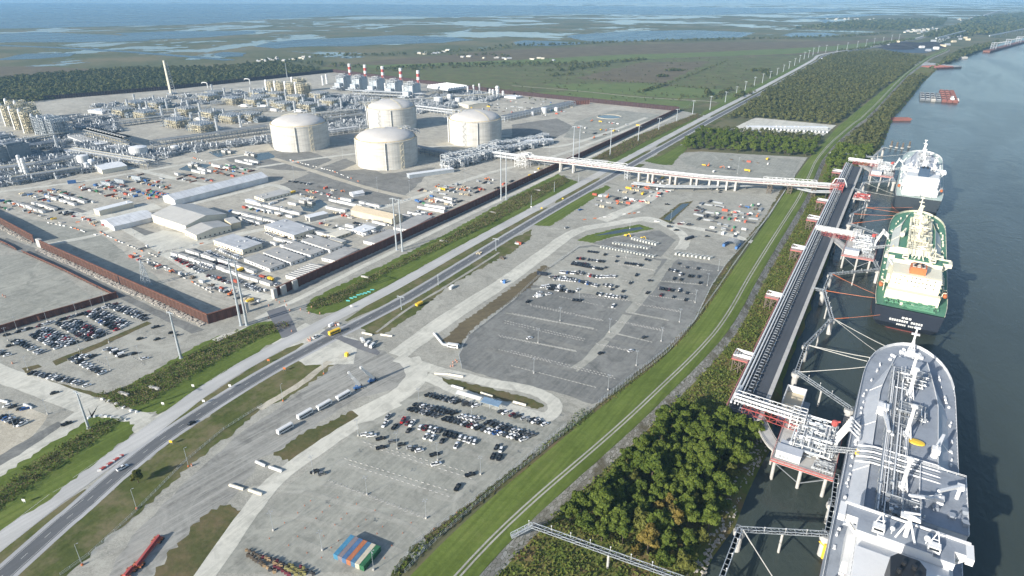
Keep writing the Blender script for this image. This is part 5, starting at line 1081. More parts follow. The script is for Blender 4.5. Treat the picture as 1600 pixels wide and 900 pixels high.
# lower access bridge
lp = GP("988,286 1040,291 1100,292 1180,289 1225,289", 5) + [Vector((262,549,8)), Vector((290,560,9.2))]; t = thing('access_bridge', 'low concrete access bridge under and beside the white pipe bridge', 'bridge', tuple(Vector((lp[2].x, lp[2].y, 0))))
b = MB()
for a, c in zip(lp, lp[1:]): b.hexa([a+Vector((0,-3.2,-.9)), c+Vector((0,-3.2,-.9)), c+Vector((0,3.2,-.9)), a+Vector((0,3.2,-.9)), a+Vector((0,-3.2,0)), c+Vector((0,-3.2,0)), c+Vector((0,3.2,0)), a+Vector((0,3.2,0))]); b.bar(a+Vector((0,-3.1,.5)), c+Vector((0,-3.1,.5)), .3, 1.0); b.bar(a+Vector((0,3.1,.5)), c+Vector((0,3.1,.5)), .3, 1.0)
b.build('bridge_deck', M['lsteel'], t, True)
for a, c in zip(lp, lp[1:]):
    k = max(1, int((c-a).length/18))
    for i in range(k): q = a.lerp(c, (i+.5)/k); b = MB(); b.tube([q+Vector((0,-2,-.8)), Vector((q.x,q.y-2,0))], .5, 6); b.tube([q+Vector((0,2,-.8)), Vector((q.x,q.y+2,0))], .5, 6); b.build('pier', M['dark'], t, True)
# ================================================================== the plant
def wall_run(pts, h, label, cat='flood wall', w=.9, far=False):
    pts = [Vector(p) for p in pts]; t = thing('flood_wall', label, cat, tuple(pts[0])); b = MB(); cp = MB()
    for a, c in zip(pts, pts[1:]):
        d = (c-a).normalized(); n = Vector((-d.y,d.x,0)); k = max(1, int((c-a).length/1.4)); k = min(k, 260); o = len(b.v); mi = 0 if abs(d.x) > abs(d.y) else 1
        if (c-a).length < 420:     # corrugated sheet piling
            ps = []
            for i in range(k+1): q = a.lerp(c, i/k); s = .32 if i % 4 in (0,1) else -.32; ps.append(q+n*s)
            for i in range(k): b.add([ps[i], ps[i+1], ps[i+1]+Vector((0,0,h)), ps[i]+Vector((0,0,h))], [(0,1,2,3)], mi)
        else: b.hexa([a-n*w*.4, c-n*w*.4, c+n*w*.4, a+n*w*.4]+[q+Vector((0,0,h)) for q in (a-n*w*.4, c-n*w*.4, c+n*w*.4, a+n*w*.4)], mi)
        e = [a-n*w*.7-d*.2, c-n*w*.7+d*.2, c+n*w*.7+d*.2, a+n*w*.7-d*.2]; cp.hexa([q+Vector((0,0,h)) for q in e]+[q+Vector((0,0,h+.35)) for q in e])
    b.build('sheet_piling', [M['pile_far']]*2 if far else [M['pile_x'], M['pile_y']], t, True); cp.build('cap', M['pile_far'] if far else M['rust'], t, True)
    return t
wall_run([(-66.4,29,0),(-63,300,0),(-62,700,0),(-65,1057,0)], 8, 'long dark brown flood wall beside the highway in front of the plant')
wall_run([(-63.5,1.5,0),(-71.9,-26,0),(-200,-19.5,0),(-346,-11.7,0)], 8, 'rust brown flood wall with a corner by the plant gate')
wall_run([(-366.8,-8,0),(-461,1.5,0),(-640,14,0)], 8, 'rust brown flood wall on the left beyond the side gate')
wall_run([(-65,1057,0),(-477,1078,0),(-836,1135,0),(-1179,1189,0)], 9, 'reddish brown flood wall at the far side of the plant along the fields', far=True)
wall_run([(-1179,1189,0),(-1215,937,0),(-1254,696,0),(-1314,524,0),(-1420,240,0)], 9, 'dark flood wall behind the plant along the woods', far=True)
wall_run([G(784+110,166)+Vector((-20,0,0)), G(921,163)], 8, 'short detached wall piece behind the pipe rack at the back of the plant')
wall_run([G(184,466), G(120,485), G(60,502), G(-30,530)], 5.5, 'low dark sheet pile wall between gravel yard and parking rows', w=.6); wall_run([G(35,395), G(100,424), G(152,450), G(185,466)], 2.2, 'thin brown kerb wall along the dark ditch', w=.5); wall_run([G(-30,366), G(12,384), G(26,392)], 2.2, 'thin brown kerb wall at the left edge of the frame', w=.5)
b = MB(); b.cbox(-65.5,29.5,0,3.4,3.4,8.6); b.cbox(-64.5,38,0,1.6,5,8.2); b.cbox(-64.5,50,0,1.6,5,8.2); tag(b.build('gate_pier', M['concrete']), 'pale concrete end pier of the flood wall at the plant gate', 'gate'); b = MB(); b.cbox(-350,-10.5,0,7,3,8.4); tag(b.build('gate_pier', M['concrete']), 'concrete end pier of the wall at the left side gate', 'gate'); b = MB(); b.cbox(-64,1.5,0,2.6,2.6,8.4); tag(b.build('gate_pier', M['concrete']), 'concrete end pier of the corner wall facing the gate road', 'gate')
# rock strip at the foot of the wall
n = 1500; b = MB()
for i in range(n):
    x = R.uniform(-346,-74) if R.random() < .75 else R.uniform(-560,-368); y = (-11.7-14.4*(x+346)/274 if x > -350 else 1.5-.1*(x+461)) - R.uniform(1.5,5.5); s = R.uniform(.5,1.3); b.cbox(x,y,.15,s*1.5,s,s*.7,R.uniform(0,3))
o = b.build('rubble', M['rock']); o['kind'] = 'stuff'
patch('ditch', GP("10,372 60,390 152,438 240,482 320,516 300,522 190,468 152,451 60,406 0,382"), M['lot_dark'], 9, 5, .3)
# rocks on the river bank
b = MB()
for i in range(520):
    y = R.uniform(-100,60); x = bank_at(y)+R.uniform(-2.5,3.5); s = R.uniform(.3,1.1); b.cbox(x,y,(-.4 if x < bank_at(y) else -.4-(x-bank_at(y))*.6),s*1.4,s,s*.8,R.uniform(0,3))
o = b.build('rubble', M['rock']); o['kind'] = 'stuff'
# ------------------------------------------------------------------ LNG tanks
def lng_tank(x, y, r, label, side, shaft):
    t = thing('storage_tank', label, 'tank', (x, y, 0)); b = MB(); n = 64; b.lathe((0,0,0), [(r,0),(r,36.5),(r+.5,36.6),(r+.5,38),(r-1.5,38)], n); o = b.build('wall', M['tank_concrete'], t); 
    for p in o.data.polygons: p.use_smooth = False
    b = MB(); b.lathe((0,0,38), [(r-1.6,0)]+[((r-1.6)*math.cos(a*math.pi/2/12), 11.5*math.sin(a*math.pi/2/12)) for a in range(1,12)]+[(.2,11.5)], n); b.build('dome', M['tank_dome'], t, smooth=True)
    b = MB()
    for k in range(4):
        a = .7+k*math.pi/2; b.bar((r*math.cos(a)*1.012, r*math.sin(a)*1.012, .2), (r*math.cos(a)*1.012, r*math.sin(a)*1.012, 37.5), 1.0, 2.6)
    b.build('buttress', M['tank_concrete'], t); b = MB(); rail(b, [((r+.2)*math.cos(a*.13),(r+.2)*math.sin(a*.13),38) for a in range(49)], 1.2, 0, 3, .1); b.build('rim_rail', M['yellow'], t)
    for k, a in enumerate((side-1.35, side+1.2)):
        b = MB(); c, s = math.cos(a), math.sin(a)
        for z in range(0,36,4):
            q0 = Vector(((r+1.6)*c-1.8*s*(1 if (z//4)%2 else -1), (r+1.6)*s+1.8*c*(1 if (z//4)%2 else -1), z)); q1 = Vector(((r+1.6)*c+1.8*s*(1 if (z//4)%2 else -1), (r+1.6)*s-1.8*c*(1 if (z//4)%2 else -1), z+4)); b.bar(q0, q1, .6, .25); b.cbox(q1.x,q1.y,z+4,1.0,1.0,.25)
        for w_ in (-2.3,2.3): b.bar(((r+2.2)*c-w_*s,(r+2.2)*s+w_*c,0),((r+2.2)*c-w_*s,(r+2.2)*s+w_*c,39), .28)
        b.build('stair_tower', M['ygrey'] if not shaft else M['lsteel'], t)
    b = MB(); a = side; p0 = Vector((r*.98*math.cos(a),r*.98*math.sin(a),39)); p1 = Vector((r*.35*math.cos(a),r*.35*math.sin(a),49.5))
    for q in (p0, p1.lerp(p0,.5)): frame(b, q.x-6, q.x+6, q.y-6, q.y+6, q.z-1, q.z+6, 2, 2, 2, .35, 0); pipemess(b, q.x-7, q.x+7, q.y-7, q.y+7, q.z, q.z+6, 22, .2, .5, (0,1), int(x)%97)
    for i in range(4): b.tube([p0+Vector((i*.9,0,2)), p1+Vector((i*.9,0,1))], .4, 5, 0)
    b.build('roof_platform', [M['lsteel'], M['ygrey']], t); b = MB(); ar = [((r-2)*math.cos(u)*math.cos(a+2.2), (r-2)*math.cos(u)*math.sin(a+2.2), 38.4+11.5*math.sin(u)) for u in [i*math.pi/16 for i in range(9)]]; 
    for q0, q1 in zip(ar, ar[1:]): b.bar(Vector(q0)+Vector((0,0,.4)), Vector(q1)+Vector((0,0,.4)), 1.2, .3); b.bar(Vector(q0)+Vector((.6,0,1.2)), Vector(q1)+Vector((.6,0,1.2)), .15)
    b.build('dome_stair', M['ygrey'], t)
    if shaft:
        b = MB()
        for k in range(5): u = side-.25+k*.11; b.tube([((r+1.8)*math.cos(u),(r+1.8)*math.sin(u),0),((r+1.8)*math.cos(u),(r+1.8)*math.sin(u),40)], .8, 6)
        b.build('riser_pipes', M['white'], t)
M['tank_dome'] = paint('dome_concrete', (.50,.48,.45), .85, 0, .12, .08)
TK = lambda px, py, *a: lng_tank(G(px,py,38).x, G(px,py,38).y, *a)
TK(466.5,191,42,'pale concrete gas tank at the left front of the four',1.0,False); TK(602.5,213.5,42,'pale concrete gas tank nearest the highway in front',1.0,False); TK(611,166,42,'pale concrete gas tank half hidden behind the front ones',-2.6,True); TK(742,184,42,'weathered concrete gas tank at the right with riser pipes on its left',-2.6,True)
# ------------------------------------------------------------------ buildings
def frame_of(A, B, C):
    a, b_, c = (G(*p) if len(p) == 2 else Vector(p) for p in (A,B,C)); u = (b_-a); w = (c-b_); L1 = u.length; u.normalize(); v = Vector((-u.y,u.x,0)); s = 1 if v.dot(w) > 0 else -1; L2 = abs(v.dot(w)); ang = math.atan2(u.y,u.x)
    if s < 0: o = a - v*L2; return o, ang, L1, L2
    return a, ang, L1, L2
def shed(A, B, C, ze, zr, label, wall, roof, ridge='AB', doors=2, wins=False, name='warehouse', cat='building', group=None):
    o, ang, L1, L2 = frame_of(A,B,C); t = thing(name, label, cat, tuple(o), ang, group); b = MB()
    if zr > ze + .6: b.gable(0,L1,0,L2,0,ze,zr,'x' if ridge == 'AB' else 'y',0,1,.4); w = b
    else: b.box(0,L1,0,L2,0,ze,0)
    wm = MB(); rm = MB()
    for v_f, m_ in zip(b.f, b.m):
        (wm if m_ == 0 else rm).add([b.v[i] for i in v_f], [tuple(range(len(v_f)))])
    if not rm.f: rm.box(-.3,L1+.3,-.3,L2+.3,ze,ze+.35); [rm.cbox(R.uniform(2,L1-2),R.uniform(2,max(2.1,L2-2)),ze+.35,1.6,1.4,.9) for _ in range(int(L1*L2/260))]
    wm.build('wall', wall, t); rm.build('roof', roof, t)
    if doors:
        for i in range(doors): d = MB(); x = L1*(i+1)/(doors+1); d.box(x-2,x+2,-.06,.02,.05,min(4.2,ze*.75)); d.build('door', M['roof_grey'] if wall is not M['roof_grey'] else M['dark'], t)
    if wins:
        d = MB()
        for i in range(int(L2/5)): d.box(L1-.02,L1+.07,2.5+i*5,4+i*5,1.2,2.6); 
        for i in range(int(L1/5)): d.box(2.5+i*5,4+i*5,-.07,.02,1.2,2.6)
        d.build('window', M['glass'], t)
    return t
W_, TN, BG = M['white'], M['tan'], M['beige']
shed((256.6,316),(275,322),(433,288),7,11.5,'very long white fabric tent hall in the middle of the yard',M['tent_x'],M['tent_y'],'BC',1,name='tent_hall')
shed((240,348),(293,366),(360,348),9,13.5,'largest beige warehouse with grey gabled roof',M['offwhite'],M['roof_grey'],'AB',2); shed((289.7,367.6),(308.6,376.5),(362.4,361.5),6,8.6,'lower beige annex with a row of small windows against the largest warehouse',M['offwhite'],M['roof_grey'],'AB',0,True); shed((352,351),(363,359),(375,354),6.4,6.8,'small beige lean-to at the right end of the largest warehouse',M['tan'],M['roof_grey'],'AB',0)
shed((148.8,335),(157,337.8),(210,324),6,6.4,'open fronted brown shed with white roof on pale concrete',M['beige'],M['roof_white'],'BC',1); shed((159,351),(180,361.5),(243,345),5,8.5,'shorter white tent hall in front of the brown shed',M['tent_x'],M['tent_y'],'BC',1,name='tent_hall')
shed((335,383.4),(380.4,399),(415,389.7),5.4,5.8,'beige office building with streaky metal roof left of its twin',BG,M['metal_roof'],'AB',0,True); shed((414,360),(460.5,376),(494,365.4),5.4,5.8,'beige office building with streaky metal roof behind its twin',BG,M['metal_roof'],'AB',0,True); shed((477.4,344),(484.8,347.5),(513,340),5,5.4,'small grey open building on pale concrete beside the far office',M['roof_grey'],M['roof_white'],'BC',1)
for (A,B,C), lb in ((((382,409.7),(422.5,426),(447,418)),'ribbed roof modular office nearest the gate'),(((412,400),(455,416),(478.5,407.6)),'ribbed roof modular office second from the gate'),(((442.6,390.8),(485.8,404.5),(508,397)),'ribbed roof modular office third from the gate'),(((472,381),(516,396),(538,388)),'ribbed roof modular office farthest from the gate')):
    shed(A,B,C,3.6,3.9,lb,M['white'],M['roof_rib_y'],'AB',0,True,'modular_office')
shed((549,337.4),(613,352.6),(632.5,346.6),7,10,'long tan metal shed with gabled roof beside the tall pole pair',TN,paint('tan_roof',(.47,.40,.29)),'AB',3); shed((546.4,305),(552,308.7),(568,304.5),3.4,5.4,'small white tent at the edge of the tank apron',M['tent_x'],M['tent_y'],'BC',0,name='tent_hall')
shed((398,311),(413,316),(454,305),3.6,4,'cream flat roofed site office near the settling pond',M['offwhite'],M['roof_grey'],'BC',0,True); shed((383.5,316),(401,321),(405,319),3,3.4,'narrow white site cabin in front of the cream office',W_,M['roof_white'],'AB',0)
shed((549,363.5),(566.7,368.5),(585,359.5),3.2,3.5,'white flat roofed cabin block near the tan shed',W_,M['roof_white'],'AB',0,True); shed((566.7,355),(585,360),(594,357),3.0,3.4,'cream cabin block close behind the tan shed',M['offwhite'],M['roof_grey'],'AB',0); shed((512,371),(526,375.5),(544,366),3.2,3.5,'tan cabin block between ribbed roofs and tan shed',TN,M['offwhite'],'AB',0,True); shed((514,377),(535,383),(540,380),2.8,3.2,'low cream cabin in front of the tan cabin block',M['offwhite'],M['roof_grey'],'AB',0)
shed((146,265.5),(161,272.5),(201,266),6,8,'cream warehouse with curved looking white roof near the round tanks',M['offwhite'],M['roof_white'],'BC',1); shed((107,218),(132,228),(146,223),6,6.4,'white block building in front of the process columns',W_,M['roof_grey'],'AB',0); shed((146,227),(152,231),(180,225),5,5.4,'white canopy roof left of the long pipe rack',M['lsteel'],M['roof_white'],'BC',0,name='canopy'); shed((168,233),(176,237.5),(203,232),5,5.4,'white canopy roof nearer the big white tank',M['lsteel'],M['roof_white'],'BC',0,name='canopy'); shed((101,240),(107,243.5),(128,238),5,5.4,'white canopy roof among dark pipework on the left',M['lsteel'],M['roof_white'],'BC',0,name='canopy')
shed((636,277),(640,279.5),(697,263),5,5.4,'long low white roof along the tank apron road',M['galv'],M['roof_white'],'BC',0,name='pump_shelter'); shed((806,225),(809,227.5),(850,214),6,6.4,'long white roof behind the blue grey pipe modules',M['galv'],M['roof_white'],'BC',0,name='pump_shelter')
shed((716,166),(732,170),(752,164),7,9,'cream gabled building right of the white round tanks',M['offwhite'],M['offwhite'],'AB',1); shed((645,157),(660,160),(664,157),4,4.4,'small white building in front of the far cooler',W_,M['roof_white'],'AB',0); shed((788,153),(806,155),(810,152),4,4.4,'white low building near the far wall',W_,M['roof_white'],'AB',0)
shed((138,176),(160,179),(164,174),5,5.4,'white low building left of the tall flare stack',W_,M['roof_white'],'AB',0); shed((1165,200),(1168,202),(1300,206),4,4.4,'long white canopy shed over parked buses past the wood',M['lsteel'],M['roof_white'],'BC',0,name='bus_shed')
# rows of white office trailers against the wall
def trailer(name, mat_w, mat_r, L=18, W=3.6, H=3.5):
    t = thing(name, 'trailer prototype in the store', 'trailer', (0,0,-450)); PROTO.append(t); b = MB(); b.box(-L/2,L/2,-W/2,W/2,.4,H-.15); b.build('body', mat_w, t); b = MB(); b.box(-L/2-.15,L/2+.15,-W/2-.1,W/2+.1,H-.15,H); b.build('roof', mat_r, t)
    b = MB(); 
    for i in range(5): b.box(-L/2+1.5+i*3.4,-L/2+2.7+i*3.4,-W/2-.05,W/2+.05,1.6,2.6)
    b.build('window', M['glass'], t); return t
TR = trailer('office_trailer', M['white'], M['roof_rib_y'])
def trailer_row(A, B, C, n, where, gap=.75):
    o, ang, L1, L2 = frame_of(A,B,C)
    for i in range(n):
        u = Vector((math.cos(ang), math.sin(ang), 0)); v = Vector((-u.y,u.x,0)); p = o + u*(L1/2) + v*(L2*(i+.5)/n); dup(TR, (p.x,p.y,0), ang, f'white office trailer in the row {where}', 'trailer', f'trailers {where}', (L1/18, L2/n*gap/3.6, 1))
trailer_row((446,436),(469,441.5),(506,420),9,'nearest the gate along the flood wall',.62); trailer_row((503,408),(524.5,413),(560,395),8,'next along the flood wall past the gate row',.94); trailer_row((568,381),(588.6,386),(627.4,367),9,'behind the tall pole pair along the wall',.95); trailer_row((615,360),(638,364),(676,343),8,'farthest from the gate along the wall',.96)
# ------------------------------------------------------------------ small tanks, vessels, stacks
def round_tank(px, py, r, h, label, mat=None, dome=.12, stair=True):
    p = G(px,py); t = thing('round_tank', label, 'tank', (p.x,p.y,0)); b = MB(); b.lathe((0,0,0), [(r,0),(r,h)], 32); b.build('shell', mat or M['white'], t); b = MB(); b.lathe((0,0,h), [(r+.1,0),(r*.6,r*dome*.75),(.1,r*dome)], 32); b.build('roof', M['roof_white'], t)
    if stair and r > 4:
        b = MB()
        for i in range(14): a = -2.9+i*.11; b.cbox((r+.5)*math.cos(a),(r+.5)*math.sin(a),h-h*i/14,1.2,1.2,.3); 
        b.build('spiral_stair', M['steel'], t)
round_tank(218,243,12.5,13,'big white storage tank with a spiral stair'); round_tank(274.5,238,5.5,10,'small white tank standing alone past the big white one'); round_tank(132,257,7.5,13,'white tank on the left beside the cream warehouse'); round_tank(145,260,4.2,8,'white spherical looking tank beside the cream warehouse',None,.7); round_tank(137.5,266,3.2,10,'slim white tank in front of the left white tank',None,.3)
round_tank(685,161,9.5,12,'widest white tank behind the right concrete tank'); round_tank(702.6,158,5.5,13,'taller white tank with a knob on top',None,.5); round_tank(716,161,6.5,11,'white tank partly behind the cream gabled building'); round_tank(850,177,6,11,'white tank on the open yard by the long rack'); round_tank(869,174,3.8,8,'smaller white tank right of the open yard tank'); round_tank(832,181,3.0,8,'slim white tank left of the open yard tank')
def vessel(px, py, r, h, label, name='process_column', mat=None, group=None):
    p = G(px,py); t = thing(name, label, 'column' if name == 'process_column' else 'stack', (p.x,p.y,0), 0, group); b = MB(); b.lathe((0,0,0), [(r*1.15,0),(r,1.5),(r,h-r*.6),(r*.7,h-r*.15),(.1,h)] if name == 'process_column' else [(r*1.4,0),(r*1.1,1.2),(r,2),(r*.95,h-1.5),(r*1.1,h-1.4),(r*1.1,h)], 12); b.build('shell', mat or M['lsteel'], t, smooth=False)
    b = MB()
    for z in (h*.5, h*.82): b.lathe((0,0,z), [(r*1.0,0),(r*1.5,0),(r*1.5,.3),(r*1.0,.35)], 12)
    b.bar((r*1.15,0,1),(r*1.15,0,h*.85), .35); b.build('ladder_platform', M['galv'], t); return t
vessel(38.5,277,2.3,30,'left of two tall pale columns standing by the left edge','process_column',M['white']); vessel(44,280,2.3,28,'right of two tall pale columns standing by the left edge','process_column',M['white']); vessel(91,233,2.0,22,'single white column in the left pipe yard'); vessel(777,152,4.2,26,'tallest white vessel near the far wall','process_column',M['white']); vessel(765.5,152,2.6,19,'left of two white vessels near the far wall','process_column',M['white']); vessel(770.5,152.5,2.6,19,'right of two white vessels near the far wall','process_column',M['white']); vessel(786,152,2.6,15,'short white vessel right of the tallest one','process_column',M['white'])
for i, (px,py) in enumerate(((722,147),(731,147),(740,146),(749,145))): vessel(px,py,2.0,17+i*1.5,f'{("first","second","third","last")[i]} slim pale stack from the cooler side behind the right tank','process_stack',M['white'],'slim stacks behind the right tank')
Z4 = "120,240 180,190 235,285 295,272 355,220 420,315 465,250 548,325 655,275 682,378 755,290 757,360 885,320 905,447 965,335 1105,385 860,110 970,148 1035,140 1155,185 1200,130 1225,160 1315,132 1348,235 1388,135"
for zx, zy in S(Z4): vessel(180+zx/5.62, 130+zy/5.62, 2.1, R.uniform(21,27), 'pale exhaust stack of the compressor modules left of the tanks', 'process_stack', M['lsteel'], 'exhaust stacks left of the tanks')
for zx, zy in S("55,615 82,680 110,617 150,655 190,630 245,702 290,645 302,680 375,657 397,695 437,662 535,682"): vessel(400+zx/4, zy/4, 2.1, R.uniform(19,25), 'pale exhaust stack of the compressor modules behind the front left tank', 'process_stack', M['lsteel'], 'exhaust stacks behind the front tank')
p = G(268,147); t = thing('flare_stack', 'tall pale flare stack with lattice guy frame behind the plant', 'stack', tuple(p)); b = MB(); b.tube([(-3,0,0),(-3,0,76)], 2.6, 8, 0, 2.2); b.tube([(3,-2,0),(1,-2,74)], 1.3, 6); b.build('riser', M['offwhite'], t); b = MB()
for z in range(0,72,6): b.bar((-3,2,z),(9-z*.1,6,z+6), .5); b.bar((9-z*.1,6,z),(-3,2,z+6), .5)
b.bar((10,6,0),(0,4,74), .7); b.cbox(2,0,0,20,14,3); b.build('guy_frame', M['steel'], t)
for px, py, lb in ((325,138,'left white goose neck flare near the back wall'),(391,132,'right white goose neck flare near the back wall')):
    p = G(px,py); b = MB(); b.tube([(p.x,p.y,0),(p.x,p.y,12),(p.x-3,p.y-1,14),(p.x-14,p.y-4,14),(p.x-16,p.y-4,11)], 1.1, 8); tag(b.build('ground_flare', M['white']), lb, 'flare')
# compressor modules
def module(name, seed):
    q = random.Random(seed); t = thing(name, 'compressor module prototype in the store', 'module', (0,0,-460)); PROTO.append(t)
    b = MB(); frame(b, -17,17,-15,15,0,13,5,4,2,.55,0); b.box(-16,16,-14,14,6,6.3,2); pipemess(b,-18,18,-17,15,.3,13,90,.25,.8,(0,0,1),seed); b.build('frame', [M['ygrey'], M['lsteel'], M['dark']], t)
    b = MB()
    for i in range(7):
        for k in range(4): x = -15+i*5; y = -10.5+k*7; b.hexa([(x-1.3,y-2.6,13.3),(x+1.0,y-2.6,13.3),(x+1.0,y+2.6,13.3),(x-1.3,y+2.6,13.3),(x-.2,y-2.4,16.4),(x+1.6,y-2.4,16.4),(x+1.6,y+2.4,16.4),(x-.2,y+2.4,16.4)])
    b.build('air_cooler', M['lsteel'], t); b = MB(); b.box(18,30,-10,10,0,9); pipemess(b,17,33,-15,15,0,11,40,.3,.8,(0,),seed+9); b.build('turbine_house', M['mgrey'], t)
    b = MB(); b.box(-8,10,-30,-22,1,5.5); b.box(-8.3,10.3,-30.3,-21.7,5.5,5.9); pipemess(b,-18,22,-33,-17,.3,4,26,.25,.6,(0,),seed+4); b.build('control_house', M['white'], t); return t
MD = [module('compressor_module', s) for s in (1,2,3)]
for i, (zx, zy) in enumerate(S("90,290 280,312 385,225 560,385 640,280 770,425 860,310 1030,345 1200,330 830,160 880,130 1040,185 1230,195 1270,130 1400,200 200,225")): p = G(180+zx/5.62, 130+zy/5.62); dup(MD[i%3], (p.x,p.y,0), math.pi if i%2 else 0, 'compressor module with pale cooler roof left of the concrete tanks', 'module', 'compressor modules left of the tanks', (1,1,1))
for i, (zx, zy) in enumerate(S("35,640 130,620 180,685 330,690 470,665 400,620 260,640")): p = G(400+zx/4, zy/4); dup(MD[i%3], (p.x,p.y,0), 0, 'compressor module behind the front left concrete tank', 'module', 'compressor modules behind the front tank')
def cold_box(mat, seed, col):
    t = thing('liquefaction_tower', 'tower prototype in the store', 'tower', (0,0,-470)); PROTO.append(t); b = MB(); frame(b,-7,7,-14,14,0,36,2,4,7,.7,0); pipemess(b,-8,8,-16,16,0,38,90,.3,1.0,(0,0,1),seed,.5)
    for z in (10,20,30): b.box(-7,7,-14,14,z,z+.3,0)
    b.build('frame', [mat, M['mgrey']], t); b = MB(); b.lathe((-9,-12,0), [(3,0),(2.6,2),(2.6,38),(1.6,41),(.1,42)], 12); b.lathe((-9,6,0), [(2,0),(2,27),(.1,30)], 12); b.build('column', col, t); return t
CB = [cold_box(M['ygrey'], 5, M['white']), cold_box(M['galv'], 6, M['lsteel'])]
for i, (px,py) in enumerate(((26,196),(41,202),(56,207),(33,188),(48,192))): p = G(px,py); dup(CB[0], (p.x,p.y,0), 0, 'yellowish liquefaction tower with white column at the far left', 'tower', 'yellowish towers at the far left')
for i, (px,py) in enumerate(((74,209),(84,211),(97,214))): p = G(px,py); dup(CB[1], (p.x,p.y,0), 0, 'blue grey liquefaction tower right of the yellowish towers', 'tower', 'grey towers at the left', (1,1,.85))
for i, (px,py) in enumerate(((430,148),(444,150),(460,151),(476,152),(470,143))): p = G(px,py); dup(CB[0], (p.x,p.y,0), 0, 'yellowish liquefaction tower behind the front left concrete tank', 'tower', 'yellowish towers behind the tank', (1.2,1.1,.85))
p = G(20,232); 
def hrsg_mb(t, dark=False):
    b = MB(); b.box(-11,11,-13,15,0,26); b.box(-8,8,-24,-13,4,16); b.box(-9,9,-8,12,26,29)
    for i in range(6):
        x = -11.2+i*4.4; b.box(x,x+.5,-13.4,15.4,0,26.4)
    b.build('boiler_casing', M['galv'] if not dark else M['mgrey'], t); b = MB(); pipemess(b,-13,13,-20,16,24,34,50,.3,.8,(0,),3,.5); frame(b,-12,12,-14,-4,0,30,2,1,5,.5,0); pipemess(b,-16,16,-34,-14,0,9,40,.4,1.2,(0,),4); b.build('drum_piping', M['lsteel'], t)
def boiler(px, py, label, group, sc=(1.05,1.05,1.15)):
    p = G(px,py); t = thing('heat_recovery_boiler', label, 'boiler', (p.x,p.y,0), 0, group); hrsg_mb(t); t.scale = sc
    b = MB(); b.lathe((3,19,0), [(3.6,0),(3.4,40),(3.4,46)], 14)
    zs = [30,36,41,46]
    b.build('stack_base', M['steel'], t); b = MB()
    for i in range(4): b.lathe((3,19,28+i*6), [(3.55,0),(3.55,6),(2.4,6.02)], 14, i%2)
    b.build('stack_band', [M['red'], M['white']], t)
for i, (px,py) in enumerate(((539,140),(563,142),(590,145),(618,149),(645,154))): boiler(px,py,f'{("first","second","third","fourth","last")[i]} grey boiler with red banded stack counted from the left','boilers with red banded stacks')
for i, (px,py) in enumerate(((12,250),(-8,238))): p = G(px,py); t = thing('generator_hall', ('large' if i == 0 else 'rear')+' dark grey generator hall cut by the left edge', 'building', (p.x,p.y,0)); hrsg_mb(t, True); t.scale = (2.2,1.5,.9)
for px, py, lb in ((603,146,'left of two pale vents between the boilers'),(631,150,'right of two pale vents between the boilers'),(505,133,'left slim white vent behind the boilers'),(511,131,'right slim white vent behind the boilers')): vessel(px,py,2.6,24,lb,'process_stack',M['white'])
A,B_,C = (668,146),(700,151),(722,145); o, ang, L1, L2 = frame_of(A,B_,C); t = thing('air_cooled_condenser', 'white roofed air cooled condenser on legs right of the boilers', 'cooler', tuple(o), ang); b = MB(); frame(b,0,L1,0,L2,0,13,5,4,1,.8,0); b.build('leg_frame', M['steel'], t); b = MB(); b.box(0,L1,0,L2,13,15)
for i in range(8): y = L2*(i+.5)/8; b.hexa([(0,y-L2/18,15),(L1,y-L2/18,15),(L1,y+L2/18,15),(0,y+L2/18,15),(0,y-.6,20),(L1,y-.6,20),(L1,y+.6,20),(0,y+.6,20)])
b.build('cooler_deck', M['white'], t)
# pipe racks
def rack(A, B, w, h, label, mats=None, tiers=2, n=None, dens=7, cover=None):
    a, c = G(*A), G(*B); t = thing('pipe_rack', label, 'pipe rack', tuple(a)); d = (c-a).normalized(); s = Vector((-d.y,d.x,0)); L = (c-a).length; k = n or max(3, int(L/9)); b = MB(); mt = mats or [M['steel'], M['lsteel'], M['ygrey']]
    for i in range(k+1):
        q = a.lerp(c, i/k)
        for o in (-w/2, w/2): b.bar(q+s*o, q+s*o+Vector((0,0,h)), .6)
        for j in range(1,tiers+1): b.bar(q-s*w/2+Vector((0,0,h*j/tiers)), q+s*w/2+Vector((0,0,h*j/tiers)), .5)
        if i < k and i % 3 == 0: e = a.lerp(c,(i+1)/k); b.bar(q+s*w/2, e+s*w/2+Vector((0,0,h)), .3); b.bar(q-s*w/2, e-s*w/2+Vector((0,0,h)), .3)
    for j in range(1,tiers+1):
        for o in (-w/2, w/2): b.bar(a+s*o+Vector((0,0,h*j/tiers)), c+s*o+Vector((0,0,h*j/tiers)), .45)
    b.build('rack_frame', mt[0], t, True); b = MB()
    for j in range(1,tiers+1):
        for i in range(dens): o = -w/2+w*(i+.5)/dens; e = R.uniform(0,.12); r = R.uniform(.2,.55); b.tube([a.lerp(c,e*R.random())+s*o+Vector((0,0,h*j/tiers+.7)), a.lerp(c,1-e*R.random())+s*o+Vector((0,0,h*j/tiers+.7))], r, 5, R.choice((0,0,1)))
    b.build('rack_pipes', mt[1:], t, True)
    if cover:
        b = MB(); z = h+2.4; b.add([a-s*w*.55+Vector((0,0,z)), a+s*w*.55+Vector((0,0,z)), c+s*w*.55+Vector((0,0,z)), c-s*w*.55+Vector((0,0,z))], [(3,2,1,0),(0,1,2,3)])
        for i in range(k): q = a.lerp(c,(i+.5)/k); b.lathe((q.x,q.y,z), [(3,0),(3,1),(2.6,1.05)], 10)
        b.build('fan_deck', cover, t, True)
